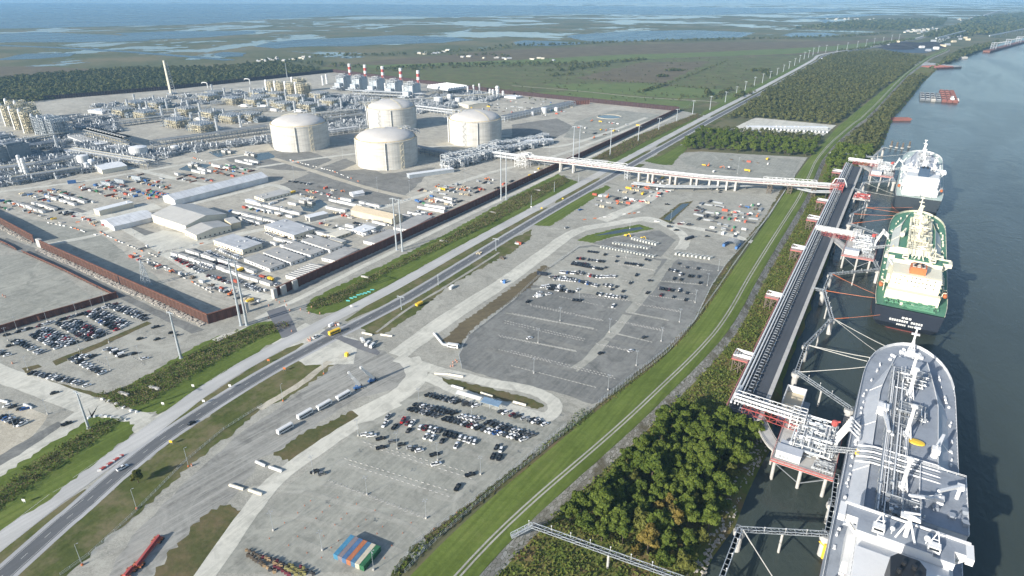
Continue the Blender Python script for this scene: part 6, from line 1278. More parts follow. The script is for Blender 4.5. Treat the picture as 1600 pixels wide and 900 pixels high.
rack((141,216),(201,232),16,15,'tall pipe rack with a pale fan deck running towards the big white tank',None,3,None,6,M['roof_grey']); rack((239,233),(420,207),14,12,'long grey pipe rack in front of the compressor modules'); rack((178,199),(272,187),10,9,'pipe rack crossing between the module rows'); rack((110,240),(240,262),16,8,'low pipe rack on the left beside the white canopies'); rack((550,150),(664,156),14,13,'pipe rack in front of the boilers'); rack((647,173),(728,183),9,10,'white pipe rack between the two right concrete tanks',[M['lsteel'],M['white'],M['lsteel']]); rack((784,190),(895,165),14,9,'long blue grey pipe rack running back on the right',[M['galv'],M['lsteel'],M['steel']]); rack((660,160),(770,152),12,8,'pipe rack behind the white round tanks'); rack((505,195),(575,185),14,10,'pipe rack between the two left concrete tanks'); rack((500,213),(560,205),10,8,'low pipe rack right of the front left tank',[M['lsteel'],M['white'],M['lsteel']]); rack((640,236),(705,248),12,9,'pipe rack right of the front tank'); rack((760,246),(872,262),10,9,'pipe rack running to the pipe bridge',[M['lsteel'],M['white'],M['lsteel']]); rack((0,272),(60,265),18,9,'dark pipe rack at the left edge'); rack((60,265),(130,250),16,8,'dark pipe rack continuing from the left edge'); rack((0,245),(100,228),20,10,'grey pipe rack beside the generator hall'); rack((290,160),(420,150),12,9,'pipe rack behind the module rows')
for A_r, B_r, lb in (((300,186),(425,173),'thin pipe rack between the middle module rows'),((130,192),(178,186),'short rack left of the module rows'),((425,190),(560,177),'pipe rack behind the front left tank'),((0,233),(108,213),'pipe rack before the left towers'),((560,166),(662,160),'pipe rack before the boiler rack'),((20,287),(130,270),'dark low pipe rack before the left yard'),((330,165),(430,158),'pipe rack behind the rear module row'),((200,182),(330,172),'pipe rack left of the rear modules')): rack(A_r, B_r, 11, 8, lb)
rack((160,178),(230,170),14,9,'pipe rack left of the flare stack')
# blue-grey valve modules in two rows by the right tank
def skid(seed):
    t = thing('pipe_module', 'pipe module prototype in the store', 'module', (0,0,-480)); PROTO.append(t); b = MB(); frame(b,-7,7,-9,9,0,13,2,2,3,.6,0); b.box(-7,7,-9,9,4.3,4.5); b.build('frame', M['galv'], t); b = MB(); pipemess(b,-9,9,-11,11,0,13,70,.3,.9,(0,0,1),seed,.4); b.build('piping', [M['lsteel'], M['white']], t); return t
SK = [skid(41), skid(42)]
for i in range(9):
    for k in range(2): u = i/8; p = G(702+u*146, 263-u*38 - k*9 + 2*math.sin(i)); dup(SK[(i+k)%2], (p.x,p.y,0), 0, ('front' if k == 0 else 'rear')+' row blue grey pipe module near the right concrete tank', 'module', f'{"front" if k == 0 else "rear"} row of pipe modules', (1,1,1 if i < 5 else .7))
# loose process equipment filling the units: one skid per spot
def equip(seed):
    q = random.Random(seed); t = thing('equipment_skid', 'equipment prototype in the store', 'equipment', (0,0,-490)); PROTO.append(t); b = MB(); pipemess(b,-14,14,-12,12,.2,5,60,.25,.7,(0,1,2),seed,.4)
    for i in range(18): b.cbox(q.uniform(-13,13),q.uniform(-11,11),0,q.uniform(1.5,5),q.uniform(1.5,4),q.uniform(1.5,5),0,q.randint(0,2))
    for i in range(4): b.lathe((q.uniform(-12,12),q.uniform(-10,10),0), [(1.3,0),(1.3,q.uniform(4,9)),(.2,q.uniform(9,10))], 8, 1)
    frame(b, q.uniform(-13,-6), q.uniform(4,12), -8, q.uniform(0,8), 0, q.uniform(5,9), 4, 3, 1, .4, 2)
    b.build('machinery', [M['mgrey'], M['lsteel'], M['steel']], t); return t
EQ = [equip(s) for s in range(50,55)]
for poly, dist, where, sd in (("-10,262 60,250 130,240 200,240 200,256 120,272 0,292","18",'on the left near the white round tank',1),("110,216 150,214 205,236 240,252 190,246 140,236","18",'beside the tall left pipe rack',2),("230,238 420,214 424,222 300,238 250,246","17",'along the long grey pipe rack',3),("500,150 660,160 690,170 640,180 520,176 500,165","20",'in front of the boilers',4),("650,150 780,152 770,158 690,172 660,164","20",'around the white tanks at the back',5),("150,165 300,150 420,140 420,150 300,166 180,182","25",'in the unit near the back wall',6),("490,190 575,185 572,202 520,208","18",'between the left concrete tanks',7),("100,186 180,180 180,206 130,205","22",'behind the left pipe rack',8),("0,215 100,222 100,240 0,262","22",'beside the generator hall',9),("690,148 770,146 772,150 700,156","20",'along the slim stacks',10)):
    for p in scatter(GP(poly), float(dist), 3000, sd): dup(R.choice(EQ), (p[0],p[1],0), R.choice((0,1.57,3.14)), f'grey process equipment skid {where}', 'equipment', f'equipment {where}', (R.uniform(.6,1.1),)*3)
# settling pond pump platforms
for px, py, lb in ((300,259,'grey pump platform in the left settling basin'),(388,243,'grey pump platform in the basin beside the front tank'),(352,238,'grey pump platform in the small back basin'),(475,317,'grey pump platform in the dark settling pond')):
    p = G(px,py); t = thing('pump_platform', lb, 'platform', tuple(p)); b = MB(); b.cbox(0,0,0,9,7,3.4); b.cbox(9,3,0,8,6,3.2); b.build('base', M['concrete'], t); b = MB(); pipemess(b,-4,12,-3,5,3.4,6,14,.3,.6,(0,),int(px)); b.build('pumps', M['lsteel'], t)
p = G(952,183); b = MB(); b.lathe((p.x,p.y,0), [(25,0),(24,1.2),(23,1.2),(22.5,.5)], 40, 0); b.f.pop(); b.m.pop(); b2 = MB(); t = tag(b.build('round_basin', M['sand']), 'round open water basin with low rim at the right end of plant', 'basin'); b2.lathe((p.x,p.y,.4), [(22.6,0),(.1,.02)], 40); o = link('basin_water', b2.build('w', M['pond']).data, t); bpy.data.objects.remove([x for x in bpy.data.objects if x.name == 'w'][0])
# ================================================================== vehicles, poles, yard goods
CARC = dict(white=(.78,.78,.77), black=(.014,.015,.017), charcoal=(.045,.048,.052), silver=(.38,.39,.40), grey=(.16,.165,.17), red=(.38,.02,.02), maroon=(.12,.015,.02), blue=(.025,.09,.28))
CM = {k: paint('car_paint_'+k, c, .25, .1, .05, .3, .6) for k, c in CARC.items()}
rubber = M['black']
def car_proto(kind, near):
    """cars look along +X"""
    L, W, H = (5.7,2.0,1.85) if kind == 'pickup' else (4.8,1.9,1.62) if kind == 'car' else (5.6,2.1,2.4)
    b = MB(); z0, zb = .35, (.98 if kind == 'pickup' else .88 if kind == 'car' else 1.15)
    def ring(x, w, z1): return (x, w, z1)
    st = [(-L/2,.86,zb-.12),(-L/2+.25,.96,zb),(L/2-.9,.97,zb),(L/2-.2,.9,zb-.14),(L/2,.78,zb-.3)]
    for (xa_,wa,za),(xc,wc,zc) in zip(st, st[1:]):
        wa *= W/2; wc *= W/2; b.hexa([(xa_,-wa,z0),(xc,-wc,z0),(xc,wc,z0),(xa_,wa,z0),(xa_,-wa*.93,za),(xc,-wc*.93,zc),(xc,wc*.93,zc),(xa_,wa*.93,za)])
    if kind == 'pickup': c0, c1, t0, t1 = -.6, 1.7, -.45, .75
    elif kind == 'car': c0, c1, t0, t1 = -L/2+.35, 1.45, -L/2+.95, .6
    else: c0, c1, t0, t1 = -L/2+.05, 1.9, -L/2+.2, 1.2
    w0, w1 = W/2*.9, W/2*.74
    rf = MB(); b.hexa([(t0,-w1,H-.08),(t1,-w1,H-.08),(t1,w1,H-.08),(t0,w1,H-.08),(t0+.08,-w1*.94,H),(t1-.08,-w1*.94,H),(t1-.08,w1*.94,H),(t0+.08,w1*.94,H)])
    if kind == 'pickup':     # bed walls with an open box
        for s in (-1,1): b.box(-L/2+.05,-.65,s*W/2*.88-.06,s*W/2*.88+.06,zb-.02,zb+.32)
        b.box(-L/2+.03,-L/2+.13,-W/2*.85,W/2*.85,zb-.02,zb+.32)
    g = MB(); g.hexa([(c0,-w0,zb-.03),(c1,-w0,zb-.03),(c1,w0,zb-.03),(c0,w0,zb-.03),(t0,-w1,H-.07),(t1,-w1,H-.07),(t1,w1,H-.07),(t0,w1,H-.07)])
    if kind == 'pickup': g.box(-L/2+.15,-.68,-W/2*.8,W/2*.8,zb+.005,zb+.03)
    if kind == 'van':
        g = MB(); g.hexa([(1.0,-w0*1.0,zb-.03),(1.9,-w0,zb-.03),(1.9,w0,zb-.03),(1.0,w0,zb-.03),(.7,-w1*1.01,H-.3),(1.25,-w1,H-.12),(1.25,w1,H-.12),(.7,w1*1.01,H-.3)]); b.hexa([(c0,-w0,zb-.05),(1.3,-w0,zb-.05),(1.3,w0,zb-.05),(c0,w0,zb-.05),(t0,-w1,H-.06),(.9,-w1,H-.06),(.9,w1,H-.06),(t0,w1,H-.06)])
    return b, g, L, W
def car_set(kind, near):
    out = {}; b, g, L, W = car_proto(kind, near)
    gm = None; wm = None
    for k, m in CM.items():
        nm = 'pickup_truck' if kind == 'pickup' else kind
        t = thing(nm, f'{k} {kind} prototype in the store', 'pickup' if kind == 'pickup' else kind, (0,0,-500)); PROTO.append(t)
        b.build('body', m, t)
        if gm is None: o = g.build('window', M['glass'], t); gm = o.data
        else: link('window', gm, t)
        if near:
            for sx in (-1,1):
                for sy in (-1,1):
                    if wm is None: w = MB(); w.lathe((0,0,0), [(.36,-.13),(.36,.13),(.2,.14)], 10); w.v = [(x, z, y) for x,y,z in w.v]; w.f = [f[::-1] for f in w.f]; o = w.build('wheel', rubber, t); wm = o.data
                    else: o = link('wheel', wm, t)
                    o.location = (sx*L*.31, sy*(W/2-.1), .36)
        out[k] = t
    return out
CARS = {(k, n): car_set(k, n) for k in ('car','pickup','van') for n in (True, False)}
ORD = 'first second third fourth fifth sixth seventh eighth ninth tenth eleventh twelfth thirteenth fourteenth fifteenth sixteenth seventeenth eighteenth'.split()
PICKC = ['white']*34+['black']*24+['charcoal']*15+['silver']*10+['grey']*9+['red']*4+['maroon']*4+['blue']*3
DARKC = ['black']*45+['charcoal']*25+['white']*12+['grey']*10+['maroon']*4+['silver']*4; LIGHTC = ['white']*70+['silver']*18+['grey']*8+['black']*4
def cars(spots, head, where, near=True, pal=PICKC, van=.03, jit=.05):
    """spots: (x, y, colour or None) on the ground; labels count each colour from the left of the photograph"""
    rows = []
    for x, y, c in spots:
        col = c or R.choice(pal); u = R.random(); k = 'van' if u < van else ('pickup' if u < .5 else 'car'); rows.append((x,y,col,k))
    cnt = {}; tot = {}
    for r in rows: tot[r[2:]] = tot.get(r[2:],0)+1
    for x, y, col, k in rows:
        key = (col,k); cnt[key] = cnt.get(key,0)+1; kn = 'pickup' if k == 'pickup' else k
        o = f'{ORD[min(17,cnt[key]-1)]} ' if tot[key] > 1 else ''
        dup(CARS[(k,near)][col], (x,y,.40), head+R.gauss(0,jit)+(math.pi if R.random() < .3 else 0), f'{o}{col} {kn} {where}', None, 'parked cars and pickups')
def row(a, c, n, miss=0.0, cols=None):
    a, c = G(*a), G(*c); out = []
    for i in range(n):
        p = a.lerp(c, (i/(n-1)) if n > 1 else 0)
        if R.random() >= miss: out.append((p.x, p.y, cols[i % len(cols)] if cols else None))
    return out
def zrow(ox, oy, k):
    def f(t, n, miss=0.0, cols=None):
        (a, c) = S(t); return row((ox+a[0]/k, oy+a[1]/k), (ox+c[0]/k, oy+c[1]/k), n, miss, cols)
    def g(t): return [(lambda q: (q.x,q.y,None))(G(ox+x/k, oy+y/k)) for x, y in S(t)]
    def h(t, cols): return [(lambda q, w: (q.x,q.y,w))(G(ox+x/k, oy+y/k), w) for (x,y), w in zip(S(t), cols.split())]
    return f, g, h
H1 = math.radians(62); H2 = math.radians(104); H9 = math.radians(90)
f, g, h = zrow(540, 560, 4.092)      # the lot in front of the containers
cars(f("532,240 712,287",9,0,['black','charcoal','black','black','black','grey','black','silver','black']), H1, 'in the back row left of the long white canopy', pal=DARKC)
cars(g("770,299 800,303 830,311"), H1, 'just below the long white canopy in the near lot', pal=DARKC); cars(h("992,347 1022,355 1066,368 1098,377 1142,391","charcoal white maroon charcoal silver"), H1, 'in the back row right of the blue shelter'); cars(h("1188,403 1215,411 1242,418 1274,428","black white black white"), H1, 'at the right end of the back row by the gate')
cars(f("452,302 694,358",11), H1, 'in the upper line left of the long double row, near lot', pal=DARKC); cars(f("416,330 592,376",8), H1, 'in the lower line left of the long double row, near lot', pal=DARKC); cars(f("642,392 852,452",10,0,['black','black','black','charcoal','black','silver','black','maroon','white','black']), H1, 'in the lower line middle of the long double row, near lot'); cars(f("745,378 852,402",5), H1, 'in the upper line middle of the long double row, near lot', pal=LIGHTC)
cars(f("884,462 1140,524",10), H1, 'in the lower line right of the long double row, near lot'); cars(f("910,418 1192,500",11), H1, 'in the upper line right of the long double row, near lot', pal=DARKC)
cars(h("270,383 253,430 314,445 367,405 396,421 425,425 403,468","silver white black red maroon white black"), H2, 'standing apart at the left of the near lot'); cars(h("480,447 512,452 541,459 572,467 602,470 640,486 668,494 700,502 735,512 765,523 795,530 826,540","white maroon white white charcoal black black black white white white white"), H2, 'in the spaced row of upright cars, near lot'); cars(h("517,505 557,516 617,535 710,563","white white black white"), H2, 'in the loose line below the spaced row, near lot')
cars(h("130,494 166,501 226,521 228,579 298,539 358,559 418,578 445,590 472,597 570,623 580,684 797,752","white white black black grey black silver black white black white black"), math.radians(50), 'in the scattered front row beside the wheel stops, near lot'); cars(h("965,576 994,591 943,633 984,641 716,832","black white black black black"), H2, 'parked at the right edge of the near lot'); cars([(G(492,739).x,G(492,739).y,'black'),(G(504,742).x,G(504,742).y,'grey')], math.radians(55), 'alone beside a light pole in the emptier part, near lot')
f, g, h = zrow(780, 350, 4.21)       # the big dark lot
for t, n, w, pal in (("590,186 642,192",4,'in the short back row by the concrete blocks',DARKC),("515,231 552,234",3,'in the second row at its left end, dark lot',['red','black','maroon']),("590,241 682,252",6,'in the second row left of its middle, dark lot',DARKC),("830,262 932,276",7,'in the second row right of its middle, dark lot',DARKC),("480,268 672,302",13,'in the third row lower line, dark lot',DARKC),("490,259 582,272",7,'in the third row upper line, dark lot',DARKC),("405,322 552,332",11,'in the fourth row left, dark lot',PICKC),("588,343 642,352",5,'in the fourth row middle, dark lot',PICKC),("668,354 762,350",9,'in the fourth row right, dark lot',LIGHTC),("366,368 502,378",9,'in the fifth row lower left, dark lot',LIGHTC),("370,355 490,368",8,'in the fifth row upper left, dark lot',DARKC),("530,382 642,412",9,'in the fifth row middle, dark lot',PICKC),("688,407 732,412",4,'in the fifth row right, dark lot',PICKC),("280,418 322,412",4,'in the sixth row left end, dark lot',LIGHTC),("322,428 482,452",10,'in the sixth row lower line, dark lot',PICKC),("332,410 412,421",6,'in the sixth row upper line, dark lot',DARKC),("705,476 822,491",6,'in the sixth row right end, dark lot',LIGHTC),("1120,306 1166,316",5,'in the upper right corner row, dark lot',DARKC),("1060,431 1138,441",5,'in the right hand row across the access road, dark lot',DARKC)):
    cars(f(t, n), math.radians(98), w, True, pal)
cars(g("695,206 775,219 965,238 988,244 770,251 700,292 902,342 770,418 740,436 815,448 862,394 515,441 645,465 668,468 190,516 490,505 512,507 532,509 748,546"), math.radians(96), 'standing loose between the filled rows of the dark lot', True, DARKC); cars(h("265,459 325,468 240,481 265,483 200,757 955,752 866,841 668,857","white white white white white charcoal white black"), math.radians(60), 'standing alone on the empty part of the dark lot'); cars(g("1182,266 1236,291 1306,298 1190,336 1205,337 1250,347 1268,349 1310,353 1150,366 1195,371 1320,393 1185,436 1188,446 1235,459 975,458 1065,473 1146,486 1226,504"), math.radians(96), 'parked right of the diagonal access road, dark lot', True, DARKC)
dup(CARS[('car',True)]['charcoal'], tuple(G(1016,440))[:2]+(.5,), math.radians(40), 'dark car driving on the diagonal access road'); 
f, g, h = zrow(0, 440, 3.75)         # lots on the left
for t, n, w, m_ in (("640,147 852,227",13,'in the front line of the block at the dark ditch',.0),("672,141 842,207",11,'in the back line of the block at the dark ditch',.1),("515,197 686,287",11,'in the front line of the white pole block',.0),("548,191 722,271",11,'in the middle line of the white pole block',.0),("592,184 742,256",10,'in the back line of the white pole block',.05),("346,251 522,347",12,'in the front line of the central block, left lot',.0),("382,247 577,332",12,'in the middle line of the central block, left lot',.0),("432,236 612,316",12,'in the back line of the central block, left lot',.0),("192,317 342,392",10,'in the front line of the block nearest the left edge',.0),("227,297 402,377",12,'in the middle line of the block nearest the left edge',.0),("262,281 437,367",12,'in the back line of the block nearest the left edge',.05),("92,354 242,422",10,'in the half empty block at the left edge',.1),("42,318 640,152",30,'in the line along the low dark wall',.22),("427,457 602,542",9,'in the row of the front left lot',.0),("457,441 547,443",4,'in the short line behind the front left row',.0),("192,542 472,602",11,'in the row beside the curved ditch',.0),("18,800 132,842",6,'in the corner lot at the left edge',.0),("0,415 20,428",2,'cut by the left edge',0)):
    cars(f(t, n, m_), H9, w, False)
cars(h("632,403 654,406 671,418 690,425 706,438 722,443 792,428 851,458 512,616 822,341 922,344 912,273 1008,306 1032,322 45,735 76,741 125,752 148,752 322,659 60,382 45,438","white charcoal white black white black black white white black black black black grey white black charcoal blue black black white"), math.radians(70), 'parked apart from the rows in the left lots', False)
f, g, h = zrow(200, 280, 4.74)       # inside the plant
for t, n, w, pal in (("330,580 542,692",14,'in the row at the wide plant road',['red','white','maroon','white','charcoal']),("505,625 632,667",8,'in the white row behind it by the plant road',LIGHTC),("585,545 762,612",13,'in the front row before the left metal roofed office',LIGHTC),("672,521 832,592",12,'in the row against the left metal roofed office',LIGHTC),("640,620 722,647",5,'in the short dark row by the ribbed roofs',DARKC),("930,725 1102,787",8,'in the row near the plant gate',LIGHTC),("842,770 982,832",8,'in the row just inside the flood wall',LIGHTC),("600,722 742,770",6,'in the row left of the tall poles inside the plant',PICKC),("880,432 1002,472",9,'beside the red machines between the metal roofs',LIGHTC),("1030,400 1192,482",13,'in the row before the far metal roofed office',LIGHTC),("962,290 1062,322",6,'behind the far metal roofed office',PICKC),("1062,190 1162,150",8,'beside the cream site office',LIGHTC),("1200,20 1352,42",10,'beside the far end of the long tent',PICKC),("820,290 950,345",9,'in the shade right of the largest warehouse',LIGHTC)): cars(f(t, n, .1), math.radians(85), w, False, pal, .08)
f, g, h = zrow(430, 280, 5.926)
for t, n, w, pal in (("870,388 1082,432",13,'in the row along the tan shed',LIGHTC),("830,528 1002,482",11,'in the line behind the cabin blocks',LIGHTC),("1210,352 1330,302",7,'right of the tan shed',LIGHTC),("740,412 800,424",4,'in front of the tan shed',DARKC),("280,560 400,500",8,'beside the far metal roofed office corner',LIGHTC)): cars(f(t, n, .05), math.radians(85), w, False, pal, .08)
f, g, h = zrow(960, 260, 6.0)
cars(g("780,390 800,405 770,420 790,440 830,415 800,460 400,523 535,540 615,548 640,533 695,556 580,606 515,575 870,663 105,318 1000,235 990,250 495,363"), math.radians(30), 'on the gravel beyond the haul road bend', False, DARKC)
for px, py, col, k, hd, lb in ((192,733,'white','pickup',90,'white pickup driving on the highway past red white barrels'),(300,663,'black','car',90,'black car driving on the dark highway lane'),(494,528,'white','pickup',95,'white pickup waiting in the median opening'),(519,510,'white','van',90,'white van stopped near orange barrels in the median'),(1169,197,'white','car',90,'white car far away on the highway'),(1284,92,'white','van',90,'tiny white van on the far highway'),(787,440,'white','pickup',80,'white pickup on the haul road left of the dark lot'),(862,434,'silver','pickup',70,'silver pickup by the blue container at the dark lot corner'),(907,329,'blue','pickup',60,'blue pickup on the gravel beside the highway verge'),(885,357,'silver','pickup',80,'pale truck beside the haul road'),(105,664,'black','pickup',80,'dark flatbed truck on the side road by the round verge')):
    p = G(px,py); dup(CARS[(k,True)][col], (p.x,p.y,.43), math.radians(hd), lb)
# buses, trailers
def box_vehicle(name, cat, label, px, py, ang, L, W, H, body, glass=True, roof=None):
    p = G(px,py); t = thing(name, label, cat, (p.x,p.y,.45), ang); b = MB(); b.box(-L/2,L/2,-W/2,W/2,.5,H-.25); b.hexa([(-L/2,-W/2,H-.25),(L/2,-W/2,H-.25),(L/2,W/2,H-.25),(-L/2,W/2,H-.25),(-L/2+.15,-W/2+.3,H),(L/2-.2,-W/2+.3,H),(L/2-.2,W/2-.3,H),(-L/2+.15,W/2-.3,H)], 1); b.build('body', [body, roof or body], t)
    if glass: b = MB(); b.box(-L/2+.6,L/2-.8,-W/2-.03,W/2+.03,H*.5,H*.5+.8); b.box(L/2-.1,L/2+.03,-W/2+.15,W/2-.15,H*.42,H*.8); b.build('window', M['glass'], t)
    for sx in (-.32,.3):
        for sy in (-1,1): b = MB(); b.tube([(L*sx,sy*(W/2-.15)-.15,.5),(L*sx,sy*(W/2-.15)+.15,.5)], .5, 10); b.build('wheel', rubber, t)
    return t
for (px,py), lb in zip(((446,674),(477,651),(507,637),(537,622)), ('white trailer bus nearest the camera on the haul road edge','second white trailer bus along the haul road edge','third white trailer bus along the haul road edge','white trailer bus nearest the blue cranes')): box_vehicle('bus','bus',lb,px,py,math.radians(84),9.6,2.6,3.2,M['white'])
box_vehicle('bus','bus','yellow bus crossing the highway junction',523,522,math.radians(80),9,2.6,3.2,M['yellow']); box_vehicle('site_trailer','trailer','small white site trailer at the corner of the cream barriers',708,544,math.radians(15),8,2.8,3.2,M['white'])
for i, (px,py,a) in enumerate(((567,535,150),(575,540,105),(582,543,105))): box_vehicle('tank_truck','truck',f'{("left","middle","right")[i]} white truck in the group on the junction gravel',px,py,math.radians(a),5.5,2.2,2.6,M['white'])
for i in range(18): p = G(1225+i*4.1, 207.5+i*.25); box_vehicle('bus','bus','white parked bus in the row before the long canopy past the wood',1190+i*6.0,202.3+i*.33,math.radians(95),10,2.6,3.2,M['white'],False)['group'] = 'parked white buses past the wood'
# mobile cranes
for (bx_,by),(tx,ty),lb in (((560,608),(545,584),'blue mobile crane with white boom nearer the bus row'),((582,597),(564,576),'blue mobile crane with white boom farther from the bus row')):
    p = G(bx_,by); q = G(tx,ty,13); d = Vector((q.x-p.x,q.y-p.y,0)); ang = math.atan2(d.y,d.x); t = thing('mobile_crane', lb, 'crane', (p.x,p.y,.45), ang)
    b = MB(); b.box(-4.6,4.6,-1.5,1.5,.9,1.9); b.box(3,4.7,-1.5,1.5,1.9,2.7); b.build('chassis', M['blue'], t); b = MB(); b.box(-3.4,1.6,-1.4,1.4,2,3.4); b.box(.4,2.4,-1.6,-.5,2.4,4.0); b.build('upper_works', M['blue'], t); b = MB(); b.box(-4.2,-2.8,-1.5,1.5,2.1,3.6); b.build('counterweight', M['dark'], t)
    b = MB(); e = Vector((d.length/.6,0,13.2/.6)); a = Vector((-1.6,0,3.6)); b.bar(a, a.lerp(e,.62), 2.8, 3.0); b.bar(a.lerp(e,.55), e, 2.2, 2.4); b.cbox(e.x,0,e.z-.6,1.8,1.8,2); b.build('boom', M['white'], t); b = MB(); b.bar((1.4,0,2.6), a.lerp(e,.35), .4); b.build('lift_cylinder', M['lsteel'], t); t.scale = (.6,.6,.6)
    for sx in (-3,3):
        for sy in (-1,1):
            b = MB(); b.tube([(sx,sy*1.35-.35,.9),(sx,sy*1.35+.35,.9)], .9, 12); b.build('wheel', rubber, t); b = MB(); b.bar((sx*1.4,sy*1.4,1.2),(sx*1.4,sy*3.2,1.2), .35); b.bar((sx*1.4,sy*3.1,1.2),(sx*1.4,sy*3.1,.1), .3); b.cbox(sx*1.4,sy*3.1,0,.9,.9,.15); b.build('outrigger', M['dark'], t)
# red girder transporters
for a_, c_, lb in (((214,889),(250,842),'long red girder transporter on the haul road near the bottom edge'),((196,905),(208,891),'second red girder transporter cut by the bottom edge')):
    a, c = G(*a_), G(*c_); t = thing('girder_transporter', lb, 'trailer', tuple(a)); d = (c-a).normalized(); n = Vector((-d.y,d.x,0)); L = (c-a).length; b = MB(); b.bar(a+Vector((0,0,2.0)), c+Vector((0,0,2.0)), 1.1, 1.3); b.bar(a+n*.9+Vector((0,0,1.5)), c+n*.9+Vector((0,0,1.5)), .4, .6); b.bar(a-n*.9+Vector((0,0,1.5)), c-n*.9+Vector((0,0,1.5)), .4, .6); b.build('girder', M['red'], t, True)
    for u in (.03,.12,.86,.97) if L > 10 else (.1,.9):
        q = a.lerp(c,u); b = MB(); b.bar(q-n*2.2+Vector((0,0,1.0)), q+n*2.2+Vector((0,0,1.0)), 1.3, .8); b.build('axle_beam', M['orange'], t, True)
        for s in (-1,1): b = MB(); b.tube([q+n*s*1.7+Vector((0,0,.75)), q+n*s*2.3+Vector((0,0,.75))], .72, 10); b.build('wheel', rubber, t, True)
# the coloured containers and cable reels at the bottom
def container(label, x, y, ang, m, L=12.2, group=None, z=.3, H=2.6):
    t = thing('shipping_container', label, 'container', (x,y,z), ang, group); b = MB(); W = 2.44; k = int(L/.56)
    b.box(-L/2,L/2,-W/2,W/2,.1,.35); b.box(-L/2,L/2,-W/2,W/2,H-.18,H-.06)
    for s in (-1,1):
        for i in range(k): u = -L/2+L*i/k; b.box(u+.05,u+L/k*.6,s*(W/2-.06)-.045,s*(W/2-.06)+.045,.35,H-.18)
        b.box(-L/2,L/2,s*(W/2-.12)-.03,s*(W/2-.12)+.03,.35,H-.18)
    for i in range(k): u = -L/2+L*i/k; b.box(u+.05,u+L/k*.6,-W/2+.1,W/2-.1,H-.07,H)
    for sx in (-1,1):
        for sy in (-1,1): b.box(sx*(L/2-.08)-.08,sx*(L/2-.08)+.08,sy*(W/2-.08)-.08,sy*(W/2-.08)+.08,.0,H+.02)
    b.box(L/2-.1,L/2-.05,-W/2+.1,W/2-.1,.3,H-.2); b.build('body', m, t); d = MB(); 
    for s in (-1,1): d.box(-L/2-.0,-L/2+.05,min(0,s*(W/2-.14)),max(0,s*(W/2-.14)),.3,H-.2); d.bar((-L/2-.04,s*.4,.35),(-L/2-.04,s*.4,H-.25), .05)
    d.build('door', m, t); return t
CC = [('bright blue',(.07,.23,.36)),('mauve grey',(.22,.19,.20)),('mid blue',(.08,.16,.29)),('orange brown',(.40,.16,.08)),('slate blue',(.08,.17,.27)),('cream',(.50,.46,.36)),('dark green',(.035,.14,.065))]
A, B_, C = (522,874), (569,894), (595,865); o, ang, L1, L2 = frame_of(A,B_,C); u = Vector((math.cos(ang),math.sin(ang),0)); v = Vector((-u.y,u.x,0))
for i, (nm, c) in enumerate(CC): p = o+u*(L1*(i+.5)/7)+v*6.1; lbl = f'{nm} container in the row of seven coloured containers'; container(lbl, p.x, p.y, ang+math.pi/2, paint('container_'+nm.replace(' ','_'), c, .55, .1, .25, .4), 12.2, None, .3, 2.9)
reel_c = [M['wood'], paint('reel_ply',(.40,.28,.16),.8), paint('reel_yellow',(.30,.28,.11),.6), paint('reel_dark',(.06,.06,.065),.6), paint('reel_maroon',(.18,.04,.06),.6)]
RE = []
for i, m_ in enumerate(reel_c):
    t = thing('cable_reel', 'cable reel prototype in the store', 'cable reel', (0,0,-500)); PROTO.append(t)
    for s in (-1,1): b = MB(); b.tube([(0,s*.55-.06,1.1),(0,s*.55+.06,1.1)], 1.1, 16); b.build('flange', m_, t)
    b = MB(); b.tube([(0,-.5,1.1),(0,.5,1.1)], .75, 14); b.build('cable', M['black'], t); RE.append(t)
k = 0
for (ax,ay),(cx,cy_),n,col,w in (((385,862),(408,872),5,0,'at the far left of the reel rows'),((388,870),(412,884),6,0,'in the second line of the reel rows'),((412,872),(440,888),7,1,'in the middle line of the reel rows'),((405,880),(428,896),6,1,'in the front middle line of the reel rows'),((424,876),(452,890),7,3,'in the back line right of the middle reel rows'),((430,888),(452,900),5,4,'in the maroon stretch of the reel rows'),((452,886),(476,898),6,2,'in the yellow stretch of the reel rows'),((448,892),(470,902),5,2,'in the front yellow stretch of the reel rows'),((470,888),(490,900),5,3,'at the right end of the reel rows')):
    a, c = G(ax,ay), G(cx,cy_)
    for i in range(n):
        p = a.lerp(c,i/(n-1)); dup(RE[col if R.random() < .8 else R.randint(0,4)], (p.x+R.uniform(-.3,.3),p.y+R.uniform(-.3,.3),.3), .9+R.uniform(-.15,.15), f'{ORD[i]} cable reel from the left {w}', None, 'cable reels in the bottom yard', (R.uniform(.6,.85),)*3)
